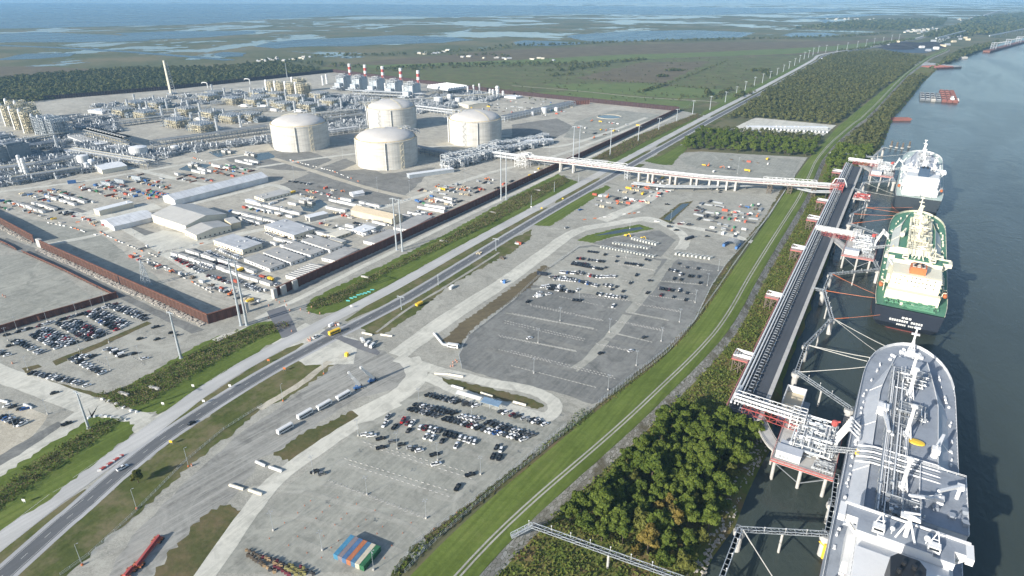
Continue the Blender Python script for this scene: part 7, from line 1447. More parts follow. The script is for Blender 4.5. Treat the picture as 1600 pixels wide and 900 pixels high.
# long cream and white concrete barriers
def barrier(a, c, label, h=1.1, m=None):
    a, c = G(*a), G(*c); d = (c-a).normalized(); n = Vector((-d.y,d.x,0)); b = MB(); z = Vector((0,0,.4)); b.hexa([a-n*.7+z,c-n*.7+z,c+n*.7+z,a+n*.7+z,a-n*.35+z*3.4,c-n*.35+z*3.4,c+n*.35+z*3.4,a+n*.35+z*3.4]); t = tag(b.build('concrete_barrier', m or M['offwhite']), label, 'barrier')
for a, c, lb in (((566,521),(582,524.5),'left pale barrier at the tip of the grass verge'),((595,524),(613,526.5),'right pale barrier at the tip of the grass verge'),((678,522),(692,539),'cream barrier leg running up from the white site trailer'),((692,539.5),(719,541.5),'cream barrier right behind the white site trailer'),((679,585),(700,585.8),'cream barrier at the start of the loop road'),((701,586),(724,590),'pale barrier next along the loop road'),((706,604),(724,609),'white barrier on the left of the loop grass strip'),((751,615),(770,621),'cream barrier in the middle of the loop grass strip'),((802,629),(822,634.5),'cream barrier at the right end of the loop'),((359,759),(381,766),'left cream barrier at the island tip'),((389,767),(410,774),'cream barrier next right of the island tip'),((400,722.5),(415,729.5),'left white barrier beside the grass island'),((421,731),(441,738),'right white barrier beside the grass island'),((1,627),(13,630),'white barrier at the left edge corner lot'),((38,633),(51,639),'white barrier right in the corner lot')): barrier(a, c, lb, 1.1, M['white'] if 'white' in lb else M['offwhite'])
b_ = GP("700,600 740,612 780,620")
rbm = MB(); rbm.hexa([(-1.8,-.3,0),(1.8,-.3,0),(1.8,.3,0),(-1.8,.3,0),(-1.8,-.1,.95),(1.8,-.1,.95),(1.8,.1,.95),(-1.8,.1,.95)]); rbo = [rbm.build('road_barrier', M[k]) for k in ('white','concrete','orange')]; rbd = [o.data for o in rbo]; [bpy.data.objects.remove(o) for o in rbo]
for t, w in (("100,350 140,346 160,366",'by the sheds corner inside the plant'),("152,362 190,380 245,402 250,394",'along the wide plant road below the concrete yard'),("40,342 110,356 150,368",'along the plant road near the side gate'),("250,396 312,382 360,372",'along the concrete yard edge'),("205,395 262,420 330,458",'along the near side of the wide plant road'),("480,300 560,318 600,330",'on the road below the tank apron'),("560,332 640,312",'at the bend of the plant road'),("300,246 330,256 370,268",'along the basin road'),("450,250 520,268 560,284",'at the edge of the tank apron'),("905,345 960,338 1000,332",'on the gravel beside the haul road')):
    L_ = GP(t)
    for i, (p_, d_) in enumerate(along(L_, 6.2)):
        if R.random() < .22: continue
        k = R.choice((0,0,1,1,2)); o = link('road_barrier', rbd[k]); o.location = (p_.x+R.uniform(-.6,.6), p_.y+R.uniform(-.6,.6), .33); o.rotation_euler = (0,0,math.atan2(d_.y,d_.x)+R.uniform(-.15,.15)); tag(o, f'{("white","grey","orange")[k]} road barrier in the line {w}', 'barrier', f'road barriers {w}')
# canopies in the near lot
def canopy(a, c, w, h, m, label):
    a, c = G(*a), G(*c); d = (c-a).normalized(); n = Vector((-d.y,d.x,0)); t = thing('parking_canopy', label, 'canopy', tuple(a)); b = MB(); b.hexa([a+Vector((0,0,h)),c+Vector((0,0,h)),c+n*w+Vector((0,0,h+.5)),a+n*w+Vector((0,0,h+.5)),a+Vector((0,0,h+.25)),c+Vector((0,0,h+.25)),c+n*w+Vector((0,0,h+.75)),a+n*w+Vector((0,0,h+.75))]); b.build('roof', m, t, True); k = max(2,int((c-a).length/5))
    for i in range(k+1): q = a.lerp(c,i/k); b = MB(); b.bar(q+n*.2, q+n*.2+Vector((0,0,h)), .25); b.bar(q+n*(w-.3), q+n*(w-.3)+Vector((0,0,h+.4)), .25); b.build('post', M['galv'], t, True)
canopy((712,622),(750,633),2.6,3.4,M['white'],'long white canopy at the back of the near lot'); canopy((751,635),(779,643),5,3.2,paint('blue_grey_roof',(.16,.24,.33)),'blue grey shelter beside the long white canopy')
# concrete blocks in rows, the blue and white shelter
BK = thing('concrete_block', 'concrete block prototype in the store', 'block', (0,0,-500)); PROTO.append(BK); b = MB(); b.hexa([(-1.1,-3,0),(1.1,-3,0),(1.1,3,0),(-1.1,3,0),(-.8,-2.8,2.2),(.8,-2.8,2.2),(.8,2.8,2.2),(-.8,2.8,2.2)]); b.build('block', paint('pale_block',(.42,.43,.40),.9), BK)
for (ax,ay),(cx,cy_),n,w in (((941,387),(1022,402),18,'from left in the long front block row'),((960,381),(1013,389),12,'from left in the second block row'),((990,374),(1026,383),9,'from left in the back block row'),((1058,398),(1110,405),9,'from left in the block row right of the access road')):
    for i, s in enumerate(row((ax,ay),(cx,cy_),n)): dup(BK, (s[0],s[1]+R.uniform(-.4,.4),.3), -.35+R.uniform(-.1,.1), f'{ORD[i] if i < 18 else "right hand"} pale concrete block {w}', None, 'pale concrete blocks in rows', (.8,.8,.8) if n > 10 else None)
p = G(1143,385); t = thing('container_shelter', 'blue container shelter with white arched roof beside the levee fence', 'shelter', tuple(p), 1.5); b = MB(); b.box(-6,6,-7.2,-4.8,.3,2.9); b.box(-6,6,4.8,7.2,.3,2.9); b.build('wall', M['blue'], t); b = MB(); ar = [(6.2*math.cos(math.pi*i/12), 2.9+4.2*math.sin(math.pi*i/12)) for i in range(13)]
for (y0,z0),(y1,z1) in zip(ar, ar[1:]): b.add([(-6,y0,z0),(6,y0,z0),(6,y1,z1),(-6,y1,z1)], [(0,1,2,3),(3,2,1,0)])
b.build('roof', M['white'], t)
# ------------------------------------------------------------------ wheel stops
sp = []
for t, n in (("540,717.5 697,766",19),("547,727 700,776",19),("570,692 742,742",20),("580,699 735,748",18),("515,751 662,808",17),("518,754 664,811",17)): sp += [(s[0],s[1],t) for s in row(*S(t), n)]
stop = MB(); stop.hexa([(-.75,-.16,0),(.75,-.16,0),(.75,.16,0),(-.75,.16,0),(-.75,-.12,.16),(.75,-.12,.16),(.75,.12,.16),(-.75,.12,.16)]); sm_ = stop.build('wheel_stop', M['concrete']); sme = sm_.data; bpy.data.objects.remove(sm_)
NAMES = {"540":'upper line of the double row in the emptier near lot',"547":'lower line of the double row in the emptier near lot',"570":'upper line under the scattered front row of cars',"580":'lower line under the scattered front row of cars',"515":'upper line of the crossed row at the lamp poles',"518":'lower line of the crossed row at the lamp poles'}
cn = {}
for x, y, t in sp:
    k = t[:3]; cn[k] = cn.get(k,0)+1; o = link('wheel_stop', sme); o.location = (x,y,.37); o.rotation_euler = (0,0,(1.9 if k == '515' else 1.25 if k == '518' else .55)-.35); tag(o, f'{ORD[min(17,cn[k]-1)]} wheel stop in the {NAMES[k]}', 'wheel stop', 'white wheel stops of the near lot')
b = MB(); k = 4.21
def zz(t): (a, c) = S(t); return ((780+a[0]/k, 350+a[1]/k), (780+c[0]/k, 350+c[1]/k))
for t, n in (("190,528 670,632",26),("210,540 680,640",26),("90,590 620,692",26),("100,600 640,700",22),("20,650 550,770",28),("40,640 560,760",28),("0,735 500,837",24),("10,745 505,842",24),("0,830 330,905",18),("900,522 1180,574",14),("910,532 1190,582",14),("835,580 1110,636",14),("770,638 1075,698",16),("780,648 1080,706",16),("730,716 1000,780",14),("640,788 850,830",12),("650,797 860,838",12),("760,258 1000,300",18),("770,266 1010,306",18),("780,370 910,385",8),("550,470 840,500",16),("560,480 850,508",16),("730,215 960,240",14),("1060,375 1330,400",16),("1200,280 1400,312",12),("1050,425 1290,465",14),("1000,475 1280,510",18),("400,480 760,560",20)):
    for s in row(*zz(t), n, .06): b.cbox(s[0],s[1],.37,1.3,.36,.16,-.3)
for t, n in (("800,549 957,588",30),("803,553 960,592",30),("800,572 930,606",24),("118,548 168,572",16),("205,557 225,570",8)):
    for s in row(*S(t), n, .06): b.cbox(s[0],s[1],.37,1.3,.36,.16,-.3)
o = b.build('wheel_stops', M['concrete']); o['kind'] = 'stuff'
# cones in the open lot
CO = thing('traffic_cone', 'traffic cone prototype in the store', 'cone', (0,0,-500)); PROTO.append(CO); b = MB(); b.cbox(0,0,0,.5,.5,.06); b.lathe((0,0,.06), [(.2,0),(.05,.9)], 8); b.build('cone', M['orange'], CO)
for zx, zy in S("305,465 262,510 342,435 415,505 376,545 308,605 262,658 180,572 425,655 494,585 533,548 568,515 630,455 512,413 462,467 687,553 745,495 850,525 792,597 970,572 757,640 918,637 850,715 803,793 640,595 515,685 470,727 205,713 85,670 320,760 410,790 1113,610 1255,508"): p = G(400+zx/4, 675+zy/4); dup(CO, (p.x,p.y,.4), 0, 'small red cone on the open gravel lot before the coloured containers', None, 'red cones on the open lot', (.8,.8,.8))
# ------------------------------------------------------------------ poles
def lamp(px, py, h, label, group, foot=None, heads=2):
    p = G(px,py); t = thing('light_pole', label, 'light pole', (p.x,p.y,.3), 1.2, group); b = MB(); b.tube([(0,0,0),(0,0,h)], .11, 6, 0, .08); b.build('pole', M['galv'], t); b = MB()
    for s in ((-1,1) if heads == 2 else (1,)): b.bar((0,0,h),(s*.8,0,h+.2), .08); b.cbox(s*1.0,0,h+.05,.6,.36,.16)
    if heads == 2: b.bar((0,-.8,h-.1),(0,.8,h-.1), .08); b.cbox(0,1.0,h-.05,.36,.6,.16); b.cbox(0,-1.0,h-.05,.36,.6,.16)
    b.build('lamp_head', M['lsteel'], t); b = MB(); b.lathe((0,0,0), [(.5,0),(.5,.9),(.3,1.0)], 8); b.build('base', foot or M['concrete'], t)
for i, (px,py) in enumerate(S("490,741 573.7,774 666,811 427.5,830 504,861 584,892 621,702.5 684,720 751,742.5 560,682 655,633 737,652 825,680")):
    lamp(px,py,11, 'four headed light pole '+['beside the lone dark cars','at the middle of the crossed stops','at the right end of the crossed stops','at the lower left bend of the open lot','before the coloured containers','right beside the green container','beside the scattered front row','near the middle of the front row','right of the front row by the fence road','at the left edge of the near lot','left of the long double row','behind the middle of the long double row','at the right end of the long double row'][i], 'light poles of the near lot')
for i, (px,py) in enumerate(S("978,403 875,502 905,469 952,520 840.6,536.5 1033,534 1061.5,504 1086,473.5 1105,447 1122,423.6 834,584 950,610 994,572 984,358 1048,345")): lamp(px,py,11, f'slim light pole on the dark lot, {("behind the first row","left of the empty rows","at the edge of the filled rows","beside the diagonal access road","near the white lone car","at the fence by the curved line","at the fence, second from the bend","at the fence, third from the bend","at the fence beside the right rows","at the upper right corner","at the bottom left near the loop road","at the bottom fence corner","at the fence before the curve","by the ditch pond","at the haul road bend")[i]}', 'light poles of the dark lot')
for i, (px,py) in enumerate(S("74,503 27,515 120,491 145,484 164,476 170.7,536 124,547 218.7,561 173,579 13,533 44,579 22.7,668 75,648")): lamp(px,py,10, f'thin light pole in the left lots, {("second along the low wall","first along the low wall","third along the low wall","fourth along the low wall","last along the low wall","beside the long ditch","at the left end of the long ditch","near the dark lone car","right of the front row","at the left edge","at the curved ditch","in the corner lot","at the corner lot road")[i]}', 'light poles of the left lots')
for i, (px,py) in enumerate(S("129,884 214,796 295,730 442.5,627.5 506,585")): lamp(px,py,12, f'tall wooden light pole with orange foot, {ORD[i]} from the bottom along the haul road', 'poles with orange feet', M['orange'], 1)
for i, (px,py,h_) in enumerate(((727,285,42),(460,281,18),(36,246,20),(316,426,20),(209.5,368,20),(1152,272,22),(247,253,18),(340,247,18),(590,300,18),(640,300,14),(858,243,20),(536,247,16))): lamp(px,py,h_, f'plant floodlight mast {("tallest, by the pipe modules","by the long tent end","at the left edge pipe yard","among the white car rows","by the pale concrete yard","on the grey yard by the wood","by the big white tank","by the small basin","by the white tent","short, by the plant road","behind the pipe bridge","between the tanks")[i]}', 'floodlight masts')
def pole_h(px, py, ty):
    g_ = G(px,py); lo, hi = 0.0, 120.0
    for _ in range(40):
        z = (lo+hi)/2; r = Vector((g_.x,g_.y,z))-CAM; f = r.dot(FW); zc = f*_c - r.z*_s; yc = f*_s + r.z*_c
        if 450-1000*yc/zc > ty: lo = z
        else: hi = z
    return lo
def monopole(px, py, ty, r, label, arm=True):
    p = G(px,py); h_ = pole_h(px,py,ty); t = thing('transmission_pole', label, 'power pole', tuple(p), 0, 'grey power poles along the highway'); b = MB(); b.tube([(0,0,0),(0,0,h_)], r, 10, 0, r*.5); b.lathe((0,0,0), [(r*1.5,0),(r*1.5,.6)], 10); b.build('shaft', M['galv'], t)
    if arm:
        b = MB()
        for z in (h_-1,): b.bar((-3.5,0,z),(3.5,0,z+.4), .4); [b.bar((s,0,z),(s,0,z-1.6), .2) for s in (-3.3,0,3.3)]
        b.build('cross_arm', M['galv'], t)
    return Vector((p.x,p.y,h_-1.5))
tops = []
for px,py,ty,r,lb in ((139,670,612,.75,'grey power pole on the round verge at the side road'),(283,560,487,.95,'thick grey power pole by the left lots'),(377,509,404,1.0,'left pole of the tall pair near the plant gate'),(386,509,406,1.0,'right pole of the tall pair near the plant gate'),(620,391,309,.9,'left pole of the tall pair by the tan shed'),(629,393,311,.9,'right pole of the tall pair by the tan shed'),(783,312,234,.8,'left pole of the pair before the pipe bridge'),(791,313,235,.8,'right pole of the pair before the pipe bridge'),(895,260,197,.8,'left pole of the pair behind the pipe bridge'),(904,258,196,.8,'right pole of the pair behind the pipe bridge'),(953,243,200,.7,'power pole just past the pipe bridge')): tops.append(monopole(px,py,ty,r,lb, r < 1.2))
fp = "997,221,196 1029,204,184 1057,190,170 1082,178,157 1109,172,150 1133,160,143 1150,150,135 1164,142,127 1178,136,120 1191,130,115"
for i, a in enumerate(fp.split()): x,y,t_ = (float(q) for q in a.split(',')); tops.append(monopole(x,y,t_,.7,f'{ORD[i]} power pole along the far highway beyond the pipe bridge'))
for i, (zx,zy) in enumerate(S("12,490 55,470 95,450 130,430 165,410 195,390 225,370 252,360 280,345 312,332 360,328 430,322 492,312 555,302 610,292 660,284 715,277 768,264 815,258")): monopole(1200+zx/4, zy/4, zy/4-11.5, .7, f'{ORD[min(17,i)]} far tiny power pole along the distant highway')
for i in range(4,10,2):
    a_, c_ = tops[i], tops[i+2] if i+2 < len(tops) else tops[i+1]
for i, (px,py,ty) in enumerate(((627.5,484,462),(775,392,372),(685,446,428),(866,300,284),(830,321,305),(904,284,270))): monopole(px,py,ty,.35,f'{("thin pole on the near grass verge","thin pole on the verge before the haul road","short pole on the verge edge","thin pole in the reeds past the poles pair","thin pole at the reeds edge","last thin pole before the pipe bridge")[i]}', i < 2)
def wires(idx, label):
    for k, o in enumerate((-3.2,0,3.2)):
        b = MB()
        for a, c in zip(idx, idx[1:]):
            a, c = tops[a], tops[c]; L = (c-a).length; pts_ = [a.lerp(c,u/8)+Vector((o,0,-L*.03*4*(u/8)*(1-u/8)-.6)) for u in range(9)]; b.tube(pts_, .045, 4, 0, None, False)
        tag(b.build('power_line', M['steel']), f'{("left","middle","right")[k]} wire {label}', 'power line', 'power lines along the highway')
wires([4,6,8,10,11,12,13,14,15,16,17], 'strung along the poles past the pipe bridge')
p = G(229.5,447); t = thing('lattice_pylon', 'small lattice pylon beside the white trucks inside the corner wall', 'pylon', tuple(p)); b = MB()
for k in range(6):
    z0, z1 = k*4, k*4+4; w0, w1 = 3-.45*k, 3-.45*(k+1); q0 = [(s*w0,u_*w0,z0) for s,u_ in ((-1,-1),(1,-1),(1,1),(-1,1))]; q1 = [(s*w1,u_*w1,z1) for s,u_ in ((-1,-1),(1,-1),(1,1),(-1,1))]
    for i in range(4): b.bar(q0[i],q1[i],.25); b.bar(q0[i],q1[(i+1)%4],.16); b.bar(q1[i],q1[(i+1)%4],.16)
b.build('lattice', M['galv'], t); b = MB(); b.bar((-5,0,22),(5,0,22), .3); b.build('cross_arm', M['galv'], t)
p = G(449-0,123); t = tag((lambda b: (b.tube([(p.x,p.y,0),(p.x,p.y,42)], .9, 5, 0, .4), b.build('radio_mast', M['galv']))[1])(MB()), 'thin radio mast behind the yellowish towers', 'mast')
# ------------------------------------------------------------------ fences
def fence(pts, label, z=0, h=2.2, step=3.2):
    t = thing('chain_link_fence', label, 'fence', tuple(pts[0])); b = MB(); m_ = MB()
    for a, c in zip(pts, pts[1:]):
        k = max(1,int((c-a).length/step))
        for i in range(k): q = a.lerp(c,i/k); b.bar(q+Vector((0,0,z)), q+Vector((0,0,z+h)), .11)
        for zz_ in (z+h, z+h*.5, z+.15): m_.bar(a+Vector((0,0,zz_)), c+Vector((0,0,zz_)), .07)
    b.build('posts', M['galv'], t, True); m_.build('wire_mesh', M['galv'], t, True)
fence(GP("617,897 650,850 732,790 800,736 886,664"), 'chain link fence along the right edge of the near lot', .4); fence(GP("935,630 1040,548 1085,503 1112,447 1135,413 1200,341 1232,290"), 'chain link fence along the right edge of the dark lot', .4); fence([p_+Vector((-2.4,0,0)) for p_ in GP("640,900 670,865 750,793 800,752 897,673 940,636 1020,576 1050,551 1087,508 1127,451 1150,416 1200,344 1245,276")], 'levee fence between weeds and the mown slope', .4)
fence(GP("800,472 732,525 717,557 722,577"), 'curved fence at the left edge of the dark lot', .4); fence(GP("905,386 850,425 800,472"), 'straight fence along the brown strip left of the dark lot', .4); fence(GP("95,900 140,868 207,806 290,722 350,672 410,634"), 'low wire fence along the highway grass verge', .3, 1.5)
# ------------------------------------------------------------------ barrels, signs, stakes
BR = thing('traffic_barrel', 'traffic barrel prototype in the store', 'barrel', (0,0,-500)); PROTO.append(BR); b = MB(); b.lathe((0,0,0), [(.42,0),(.3,1.2),(.1,1.25)], 10); b.build('drum', M['orange'], BR); b = MB(); b.lathe((0,0,.5), [(.4,0),(.37,.25),(.3,.26)], 10); b.build('band', M['white'], BR)
def barrels(pts_, where, s=1.0):
    for i, (px,py) in enumerate(pts_): p = G(px,py); dup(BR, (p.x,p.y,.45), 0, f'orange traffic barrel {where}', None, f'barrels {where}', (s,s,s))
barrels([(526+R.uniform(-6,6),507+R.uniform(-3,3)) for _ in range(7)], 'in the cluster right of the median van'); barrels([(485+R.uniform(-5,5),532+R.uniform(-3,3)) for _ in range(6)], 'in the cluster left of the yellow bus'); barrels([(710+R.uniform(-6,6),569+R.uniform(-5,5)) for _ in range(6)], 'at the curve of the dark lot fence'); barrels([(453,486),(450,510),(456,519),(420,498),(487,481),(483,490),(500,491),(470,485),(432,470),(437,474),(445,472),(448,478),(420,479),(300,732-3),(20,569),(5,463),(9,465)], 'near the plant gate', 1.1); barrels([(272/1+0,0)] if False else [], 'x')
WB = []
for i in range(11):
    p = G(156+i*3.5, 737-i*2.35); b = MB(); b.hexa([(-.9,-.35,0),(.9,-.35,0),(.9,.35,0),(-.9,.35,0),(-.9,-.2,1.0),(.9,-.2,1.0),(.9,.2,1.0),(-.9,.2,1.0)]); o = b.build('water_barrier', M['red'] if i%3 else M['white']); o.location = (p.x,p.y,.45); o.rotation_euler = (0,0,.95); tag(o, f'{ORD[i]} red white water barrier from the left beside the driving pickup', 'barrier', 'red white barriers in the median gap')
def sign(px, py, label, m=None, w=1.8, h=1.5):
    p = G(px,py); t = thing('road_sign', label, 'sign', (p.x,p.y,.3), .4); b = MB(); b.bar((-.5,0,0),(-.5,0,2.6), .1); b.bar((.5,0,0),(.5,0,2.6), .1); b.build('post', M['galv'], t); b = MB(); b.box(-w/2,w/2,-.09,-.03,1.2,1.2+h); b.build('panel', m or M['white'], t)
for px,py,lb,m_ in ((302.5,607,'white sign board on the verge before the far side road',None),(255.5,635,'white sign board at the mouth of the side road',None),(39,787,'white sign board on the near left verge',None),(319,631,'small white sign in the median',None),(445,580,'orange diamond sign on the near verge',M['orange']),(420,567,'orange diamond sign in the median',M['orange']),(268,695,'yellow light sign beside the highway near the driving pickup',M['yellow']),(529,511,'white sign near the median barrels',None),(360,607,'small white sign near the barrier trees',None),(830,326,'white sign at the reeds edge past the verge',None),(879,313,'yellow sign in the median past the verge',M['yellow']),(846,328,'second yellow sign in the median',M['yellow']),(549,490-8,'white sign near the verge corner of the plant gate',None)): sign(px,py,lb,m_)
teal = paint('teal_stake',(.10,.42,.42))
for i in range(8): p = G(544+i*5.4, 470-i*2.3+R.uniform(-1.5,1.5)); b = MB(); b.box(-1.6,1.6,-.2,.2,0,.9); o = b.build('teal_marker', teal); o.location = (p.x,p.y,.35); o.rotation_euler = (0,0,R.uniform(.2,.7)); tag(o, f'{ORD[i]} teal marker board from the left on the verge by the plant gate', 'marker', 'teal marker boards')
for i, (px,py) in enumerate(((571,434),(693,378),(770,333),(840,298),(242,608),(194,617))): p = G(px,py); b = MB(); b.box(-4,4,-.8,.8,0,1.2); o = b.build('culvert_headwall', M['concrete']); o.location = (p.x,p.y,.4); o.rotation_euler = (0,0,.15); tag(o, f'white culvert headwall in the reeds, {ORD[i]} counted from the plant gate', 'culvert', 'culvert headwalls in the reeds')
# white blocks edging the side road
for i, (px,py) in enumerate(S("160,625 170,628 182,632 194,638 205,643 214,645 140,654 148,652 158,651 166,652 176,653 186,655 196,657")): p = G(px,py); b = MB(); b.hexa([(-1,-.6,0),(1,-.6,0),(1,.6,0),(-1,.6,0),(-.8,-.4,.9),(.8,-.4,.9),(.8,.4,.9),(-.8,.4,.9)]); o = b.build('edge_block', M['white']); o.location = (p.x,p.y,.4); o.rotation_euler = (0,0,R.uniform(0,3)); tag(o, 'white painted block edging the mouth of the side road', 'block', 'white blocks at the side road')
# ------------------------------------------------------------------ yard goods: machines, containers, stacks
def goods():
    P = {}
    def new(name, cat): t = thing(name, f'{cat} prototype in the store', cat, (0,0,-500)); PROTO.append(t); return t
    for nm, m_ in (('orange',M['orange']),('yellow',M['yellow'])):
        t = new('excavator','excavator'); b = MB(); b.box(-2,2,-1.5,-.9,0,.9); b.box(-2,2,.9,1.5,0,.9); b.build('track', M['dark'], t); b = MB(); b.box(-1.8,1.4,-1.3,1.3,1,2.3); b.box(.2,1.5,-1.3,-.2,2.3,3.3); b.build('body', m_, t); b = MB(); b.bar((1.2,.3,2),(4,.3,4.4), .45,.6); b.bar((4,.3,4.4),(6,.3,1.6), .35,.5); b.cbox(6,.3,.9,1,1.2,.9); b.build('arm', m_, t); P['excavator '+nm] = t
    for nm, m_ in (('red',M['red']),('orange',M['orange'])):
        t = new('boom_lift','boom lift'); b = MB(); b.box(-2,2,-1.2,1.2,.5,1.3); b.box(-1.8,.8,-1.1,1.1,1.3,2.2); b.build('chassis', m_, t); b = MB(); b.bar((-1.5,0,2.2),(4.5,0,3.0), .5); b.cbox(5.2,0,2.2,1.4,2,1.2); b.build('boom', M['white'] if nm == 'red' else m_, t); P['boom lift '+nm] = t
    t = new('flatbed_truck','truck'); b = MB(); b.box(-5,2.6,-1.25,1.25,1.0,1.4); b.build('bed', M['dark'], t); b = MB(); b.box(3,5,-1.2,1.2,.6,3.0); b.build('cab', M['white'], t); P['truck white'] = t
    t = new('dump_truck','truck'); b = MB(); b.hexa([(-3.5,-1.2,1.2),(1.5,-1.2,1.2),(1.5,1.2,1.2),(-3.5,1.2,1.2),(-4,-1.5,3.2),(2,-1.5,3.2),(2,1.5,3.2),(-4,1.5,3.2)]); b.build('bed', M['yellow'], t); b = MB(); b.box(2.2,4.2,-1.2,1.2,.8,3); b.build('cab', M['yellow'], t); P['dump truck yellow'] = t
    for nm, m_ in (('dark',M['dark']),('rusty',M['rust']),('pale',M['lsteel'])):
        t = new('pipe_stack','pipe stack'); b = MB()
        for i in range(5):
            for k in range(3-(i>2)): b.tube([(-6,-1.4+i*.7+(k%2)*.3,.35+k*.6),(6,-1.4+i*.7+(k%2)*.3,.35+k*.6)], .33, 6)
        b.build('pipes', m_, t); P['pipe stack '+nm] = t
    for nm, m_ in (('tan',M['tan']),('timber',M['wood']),('pale',M['concrete'])):
        t = new('material_pile','material pile'); b = MB(); q = random.Random(len(nm))
        for i in range(9): b.cbox(q.uniform(-3.5,3.5),q.uniform(-2,2),0,q.uniform(1,2.6),q.uniform(.8,2),q.uniform(.5,1.8),q.uniform(-.3,.3))
        b.build('crates', m_, t); P['material pile '+nm] = t
    t = new('generator','generator'); b = MB(); b.box(-2.4,2.4,-1.1,1.1,.3,2.6); b.build('housing', M['lsteel'], t); b = MB(); b.box(-2.2,2.2,-1.15,1.15,1,2); b.tube([(1.6,0,2.6),(1.6,0,3.2)], .15, 6); b.build('grille', M['dark'], t); P['generator pale'] = t
    for nm, m_ in (('blue',M['blue']),('red',paint('container_red',(.42,.10,.06))),('white',M['white']),('green',M['green']),('orange',M['orange'])): t = container(f'{nm} container prototype in the store', 0, 0, 0, m_, 6.1, None, -500); PROTO.append(t); P['container '+nm] = t
    return P
GD = goods(); GC = {}
def yard(poly, dist, kinds, where, seed, ang=(0,1.57)):
    rw = dist*1.15
    for p in scatter(GP(poly), dist*.66, 4000, seed):
        j = round(p[1]/rw); p = (p[0]+R.uniform(-1,1), j*rw+R.uniform(-1.2,1.2))
        if j % 4 == 0: continue
        k = R.choice(kinds); w = k.split(); col = w[-1]; nm = ' '.join(w[:-1]); lb = f'{col} {nm} {where}'; dup(GD[k], (p[0],p[1],.35), R.choice(ang)+R.uniform(-.12,.12), lb, None, f'{nm}s {where}', (R.uniform(.65,1.0),)*3)
ST = ['container blue','container red','container white','container green','pipe stack rusty','pipe stack pale','pipe stack dark','material pile tan','material pile timber','material pile pale','generator pale','truck white','material pile timber','pipe stack dark','generator pale','boom lift orange']
MC = ['excavator orange','boom lift red','truck white','truck white','dump truck yellow','generator pale','generator pale','container red','container white','material pile pale','material pile timber','material pile tan','pipe stack dark']
yard("0,312 40,302 95,297 130,300 60,320 0,330", 12, ST, 'in the yard at the left edge', 1); yard("70,300 160,290 250,280 262,296 200,312 110,322", 11.5, ST, 'in the yard before the long tent', 2); yard("150,288 215,275 228,285 170,296", 12, ST, 'in the yard by the grey tent containers', 3); yard("225,300 256,292 262,306 235,312", 9, ['container blue','container red','container green','boom lift orange'], 'in the bright cluster left of the long tent', 4); yard("268,282 340,262 400,255 405,266 330,285", 13, ST, 'in the strip behind the long tent', 5)
yard("60,320 120,330 180,345 190,352 90,345 40,335", 16, MC, 'along the plant road left of the sheds', 6); yard("330,440 380,455 410,470 400,478 340,462", 13, MC, 'near the gate road inside the plant', 7); yard("360,395 400,420 430,442 420,452 350,420", 15, MC, 'between the car rows by the ribbed roofs', 8); yard("440,300 520,292 545,300 480,312", 16, MC, 'along the road by the tank apron', 9); yard("650,318 700,292 760,280 770,290 690,330 655,345", 12, MC+ST, 'on the open ground inside the long wall', 10); yard("640,300 720,285 730,292 650,318", 17, ST, 'beside the road below the front tank', 11); yard("760,300 850,262 866,262 780,305", 16, MC, 'along the inside of the long wall', 12)
yard("960,300 1040,275 1060,290 1010,320 960,320", 12, MC+['container white'], 'on the gravel under the pipe bridge', 13); yard("1120,330 1180,318 1196,330 1150,370 1110,362", 11, MC+ST, 'on the gravel at the levee fence', 14); yard("1095,318 1130,316 1120,345 1090,350", 12, ['pipe stack dark','pipe stack pale'], 'in the grey pile rows by the pond', 15); yard("930,302 975,300 985,318 940,335", 16, MC, 'beside the haul road start', 16); yard("1090,252 1200,250 1200,268 1110,268", 24, MC, 'on the grey yard by the wood', 17); yard("740,395 800,375 830,372 770,420 700,455 660,475", 34, MC+['container blue'], 'on the gravel between verge and haul road', 18); yard("520,335 540,330 550,345 530,355 505,350", 14, MC, 'beside the small grey open building', 19); yard("940,378 1015,366 1010,372 950,384", 30, ['excavator orange','excavator yellow'], 'on the ditch bank by the blocks', 20); yard("700,150 800,157 900,165 880,180 790,180 730,175", 26, MC+ST, 'on the open yard behind the right tank', 21); yard("880,190 960,190 1000,200 930,215", 30, MC, 'on the yard at the right end of the plant', 22); yard("330,455 250,425 200,395 215,390 290,425 345,455", 16, MC, 'inside the corner wall', 23); yard("420,365 470,380 500,390 530,375 470,352", 22, MC, 'between the metal roofed offices', 24); yard("360,330 440,312 470,330 400,345", 15, ST+MC, 'right of the largest warehouse', 25)
for poly, w, sd in (("362,335 420,316 452,322 470,335 430,350 380,352","right of the largest warehouse",61),("505,318 545,308 600,322 560,332 530,335","by the white tent beside the apron road",62),("640,335 690,312 720,305 700,325 650,352 630,348","behind the tan shed towards the long wall",63),("500,372 560,350 600,352 560,378","among the cabin blocks",64),("260,400 330,395 400,425 420,450 340,440","near the red machine rows",65),("30,318 100,305 130,318 60,335","in the left yard",66),("270,275 330,262 400,248 405,256 320,272","behind the long tent",67),("420,378 500,360 512,366 450,392","between the metal roofed offices and ribbed roofs",68)):
    rw = 11
    for p in scatter(GP(poly), 8.5, 3000, sd):
        j = round(p[1]/rw); k = R.random()
        if j % 3 == 0: continue
        dup(TR, (p[0], j*rw+R.uniform(-.5,.5), .2), R.uniform(-.04,.04), f'small pale site cabin {w}', None, f'site cabins {w}', (R.uniform(.4,.75), R.uniform(.75,1.1), R.uniform(.8,1.05)))
for i, (px,py) in enumerate(((167,290),(188,286),(214,281))): p = G(px,py); container(f'{("left","middle","right")[i]} grey tent container in the row before the round tanks', p.x, p.y, .12, M['galv'], 17, None, 0, 5)
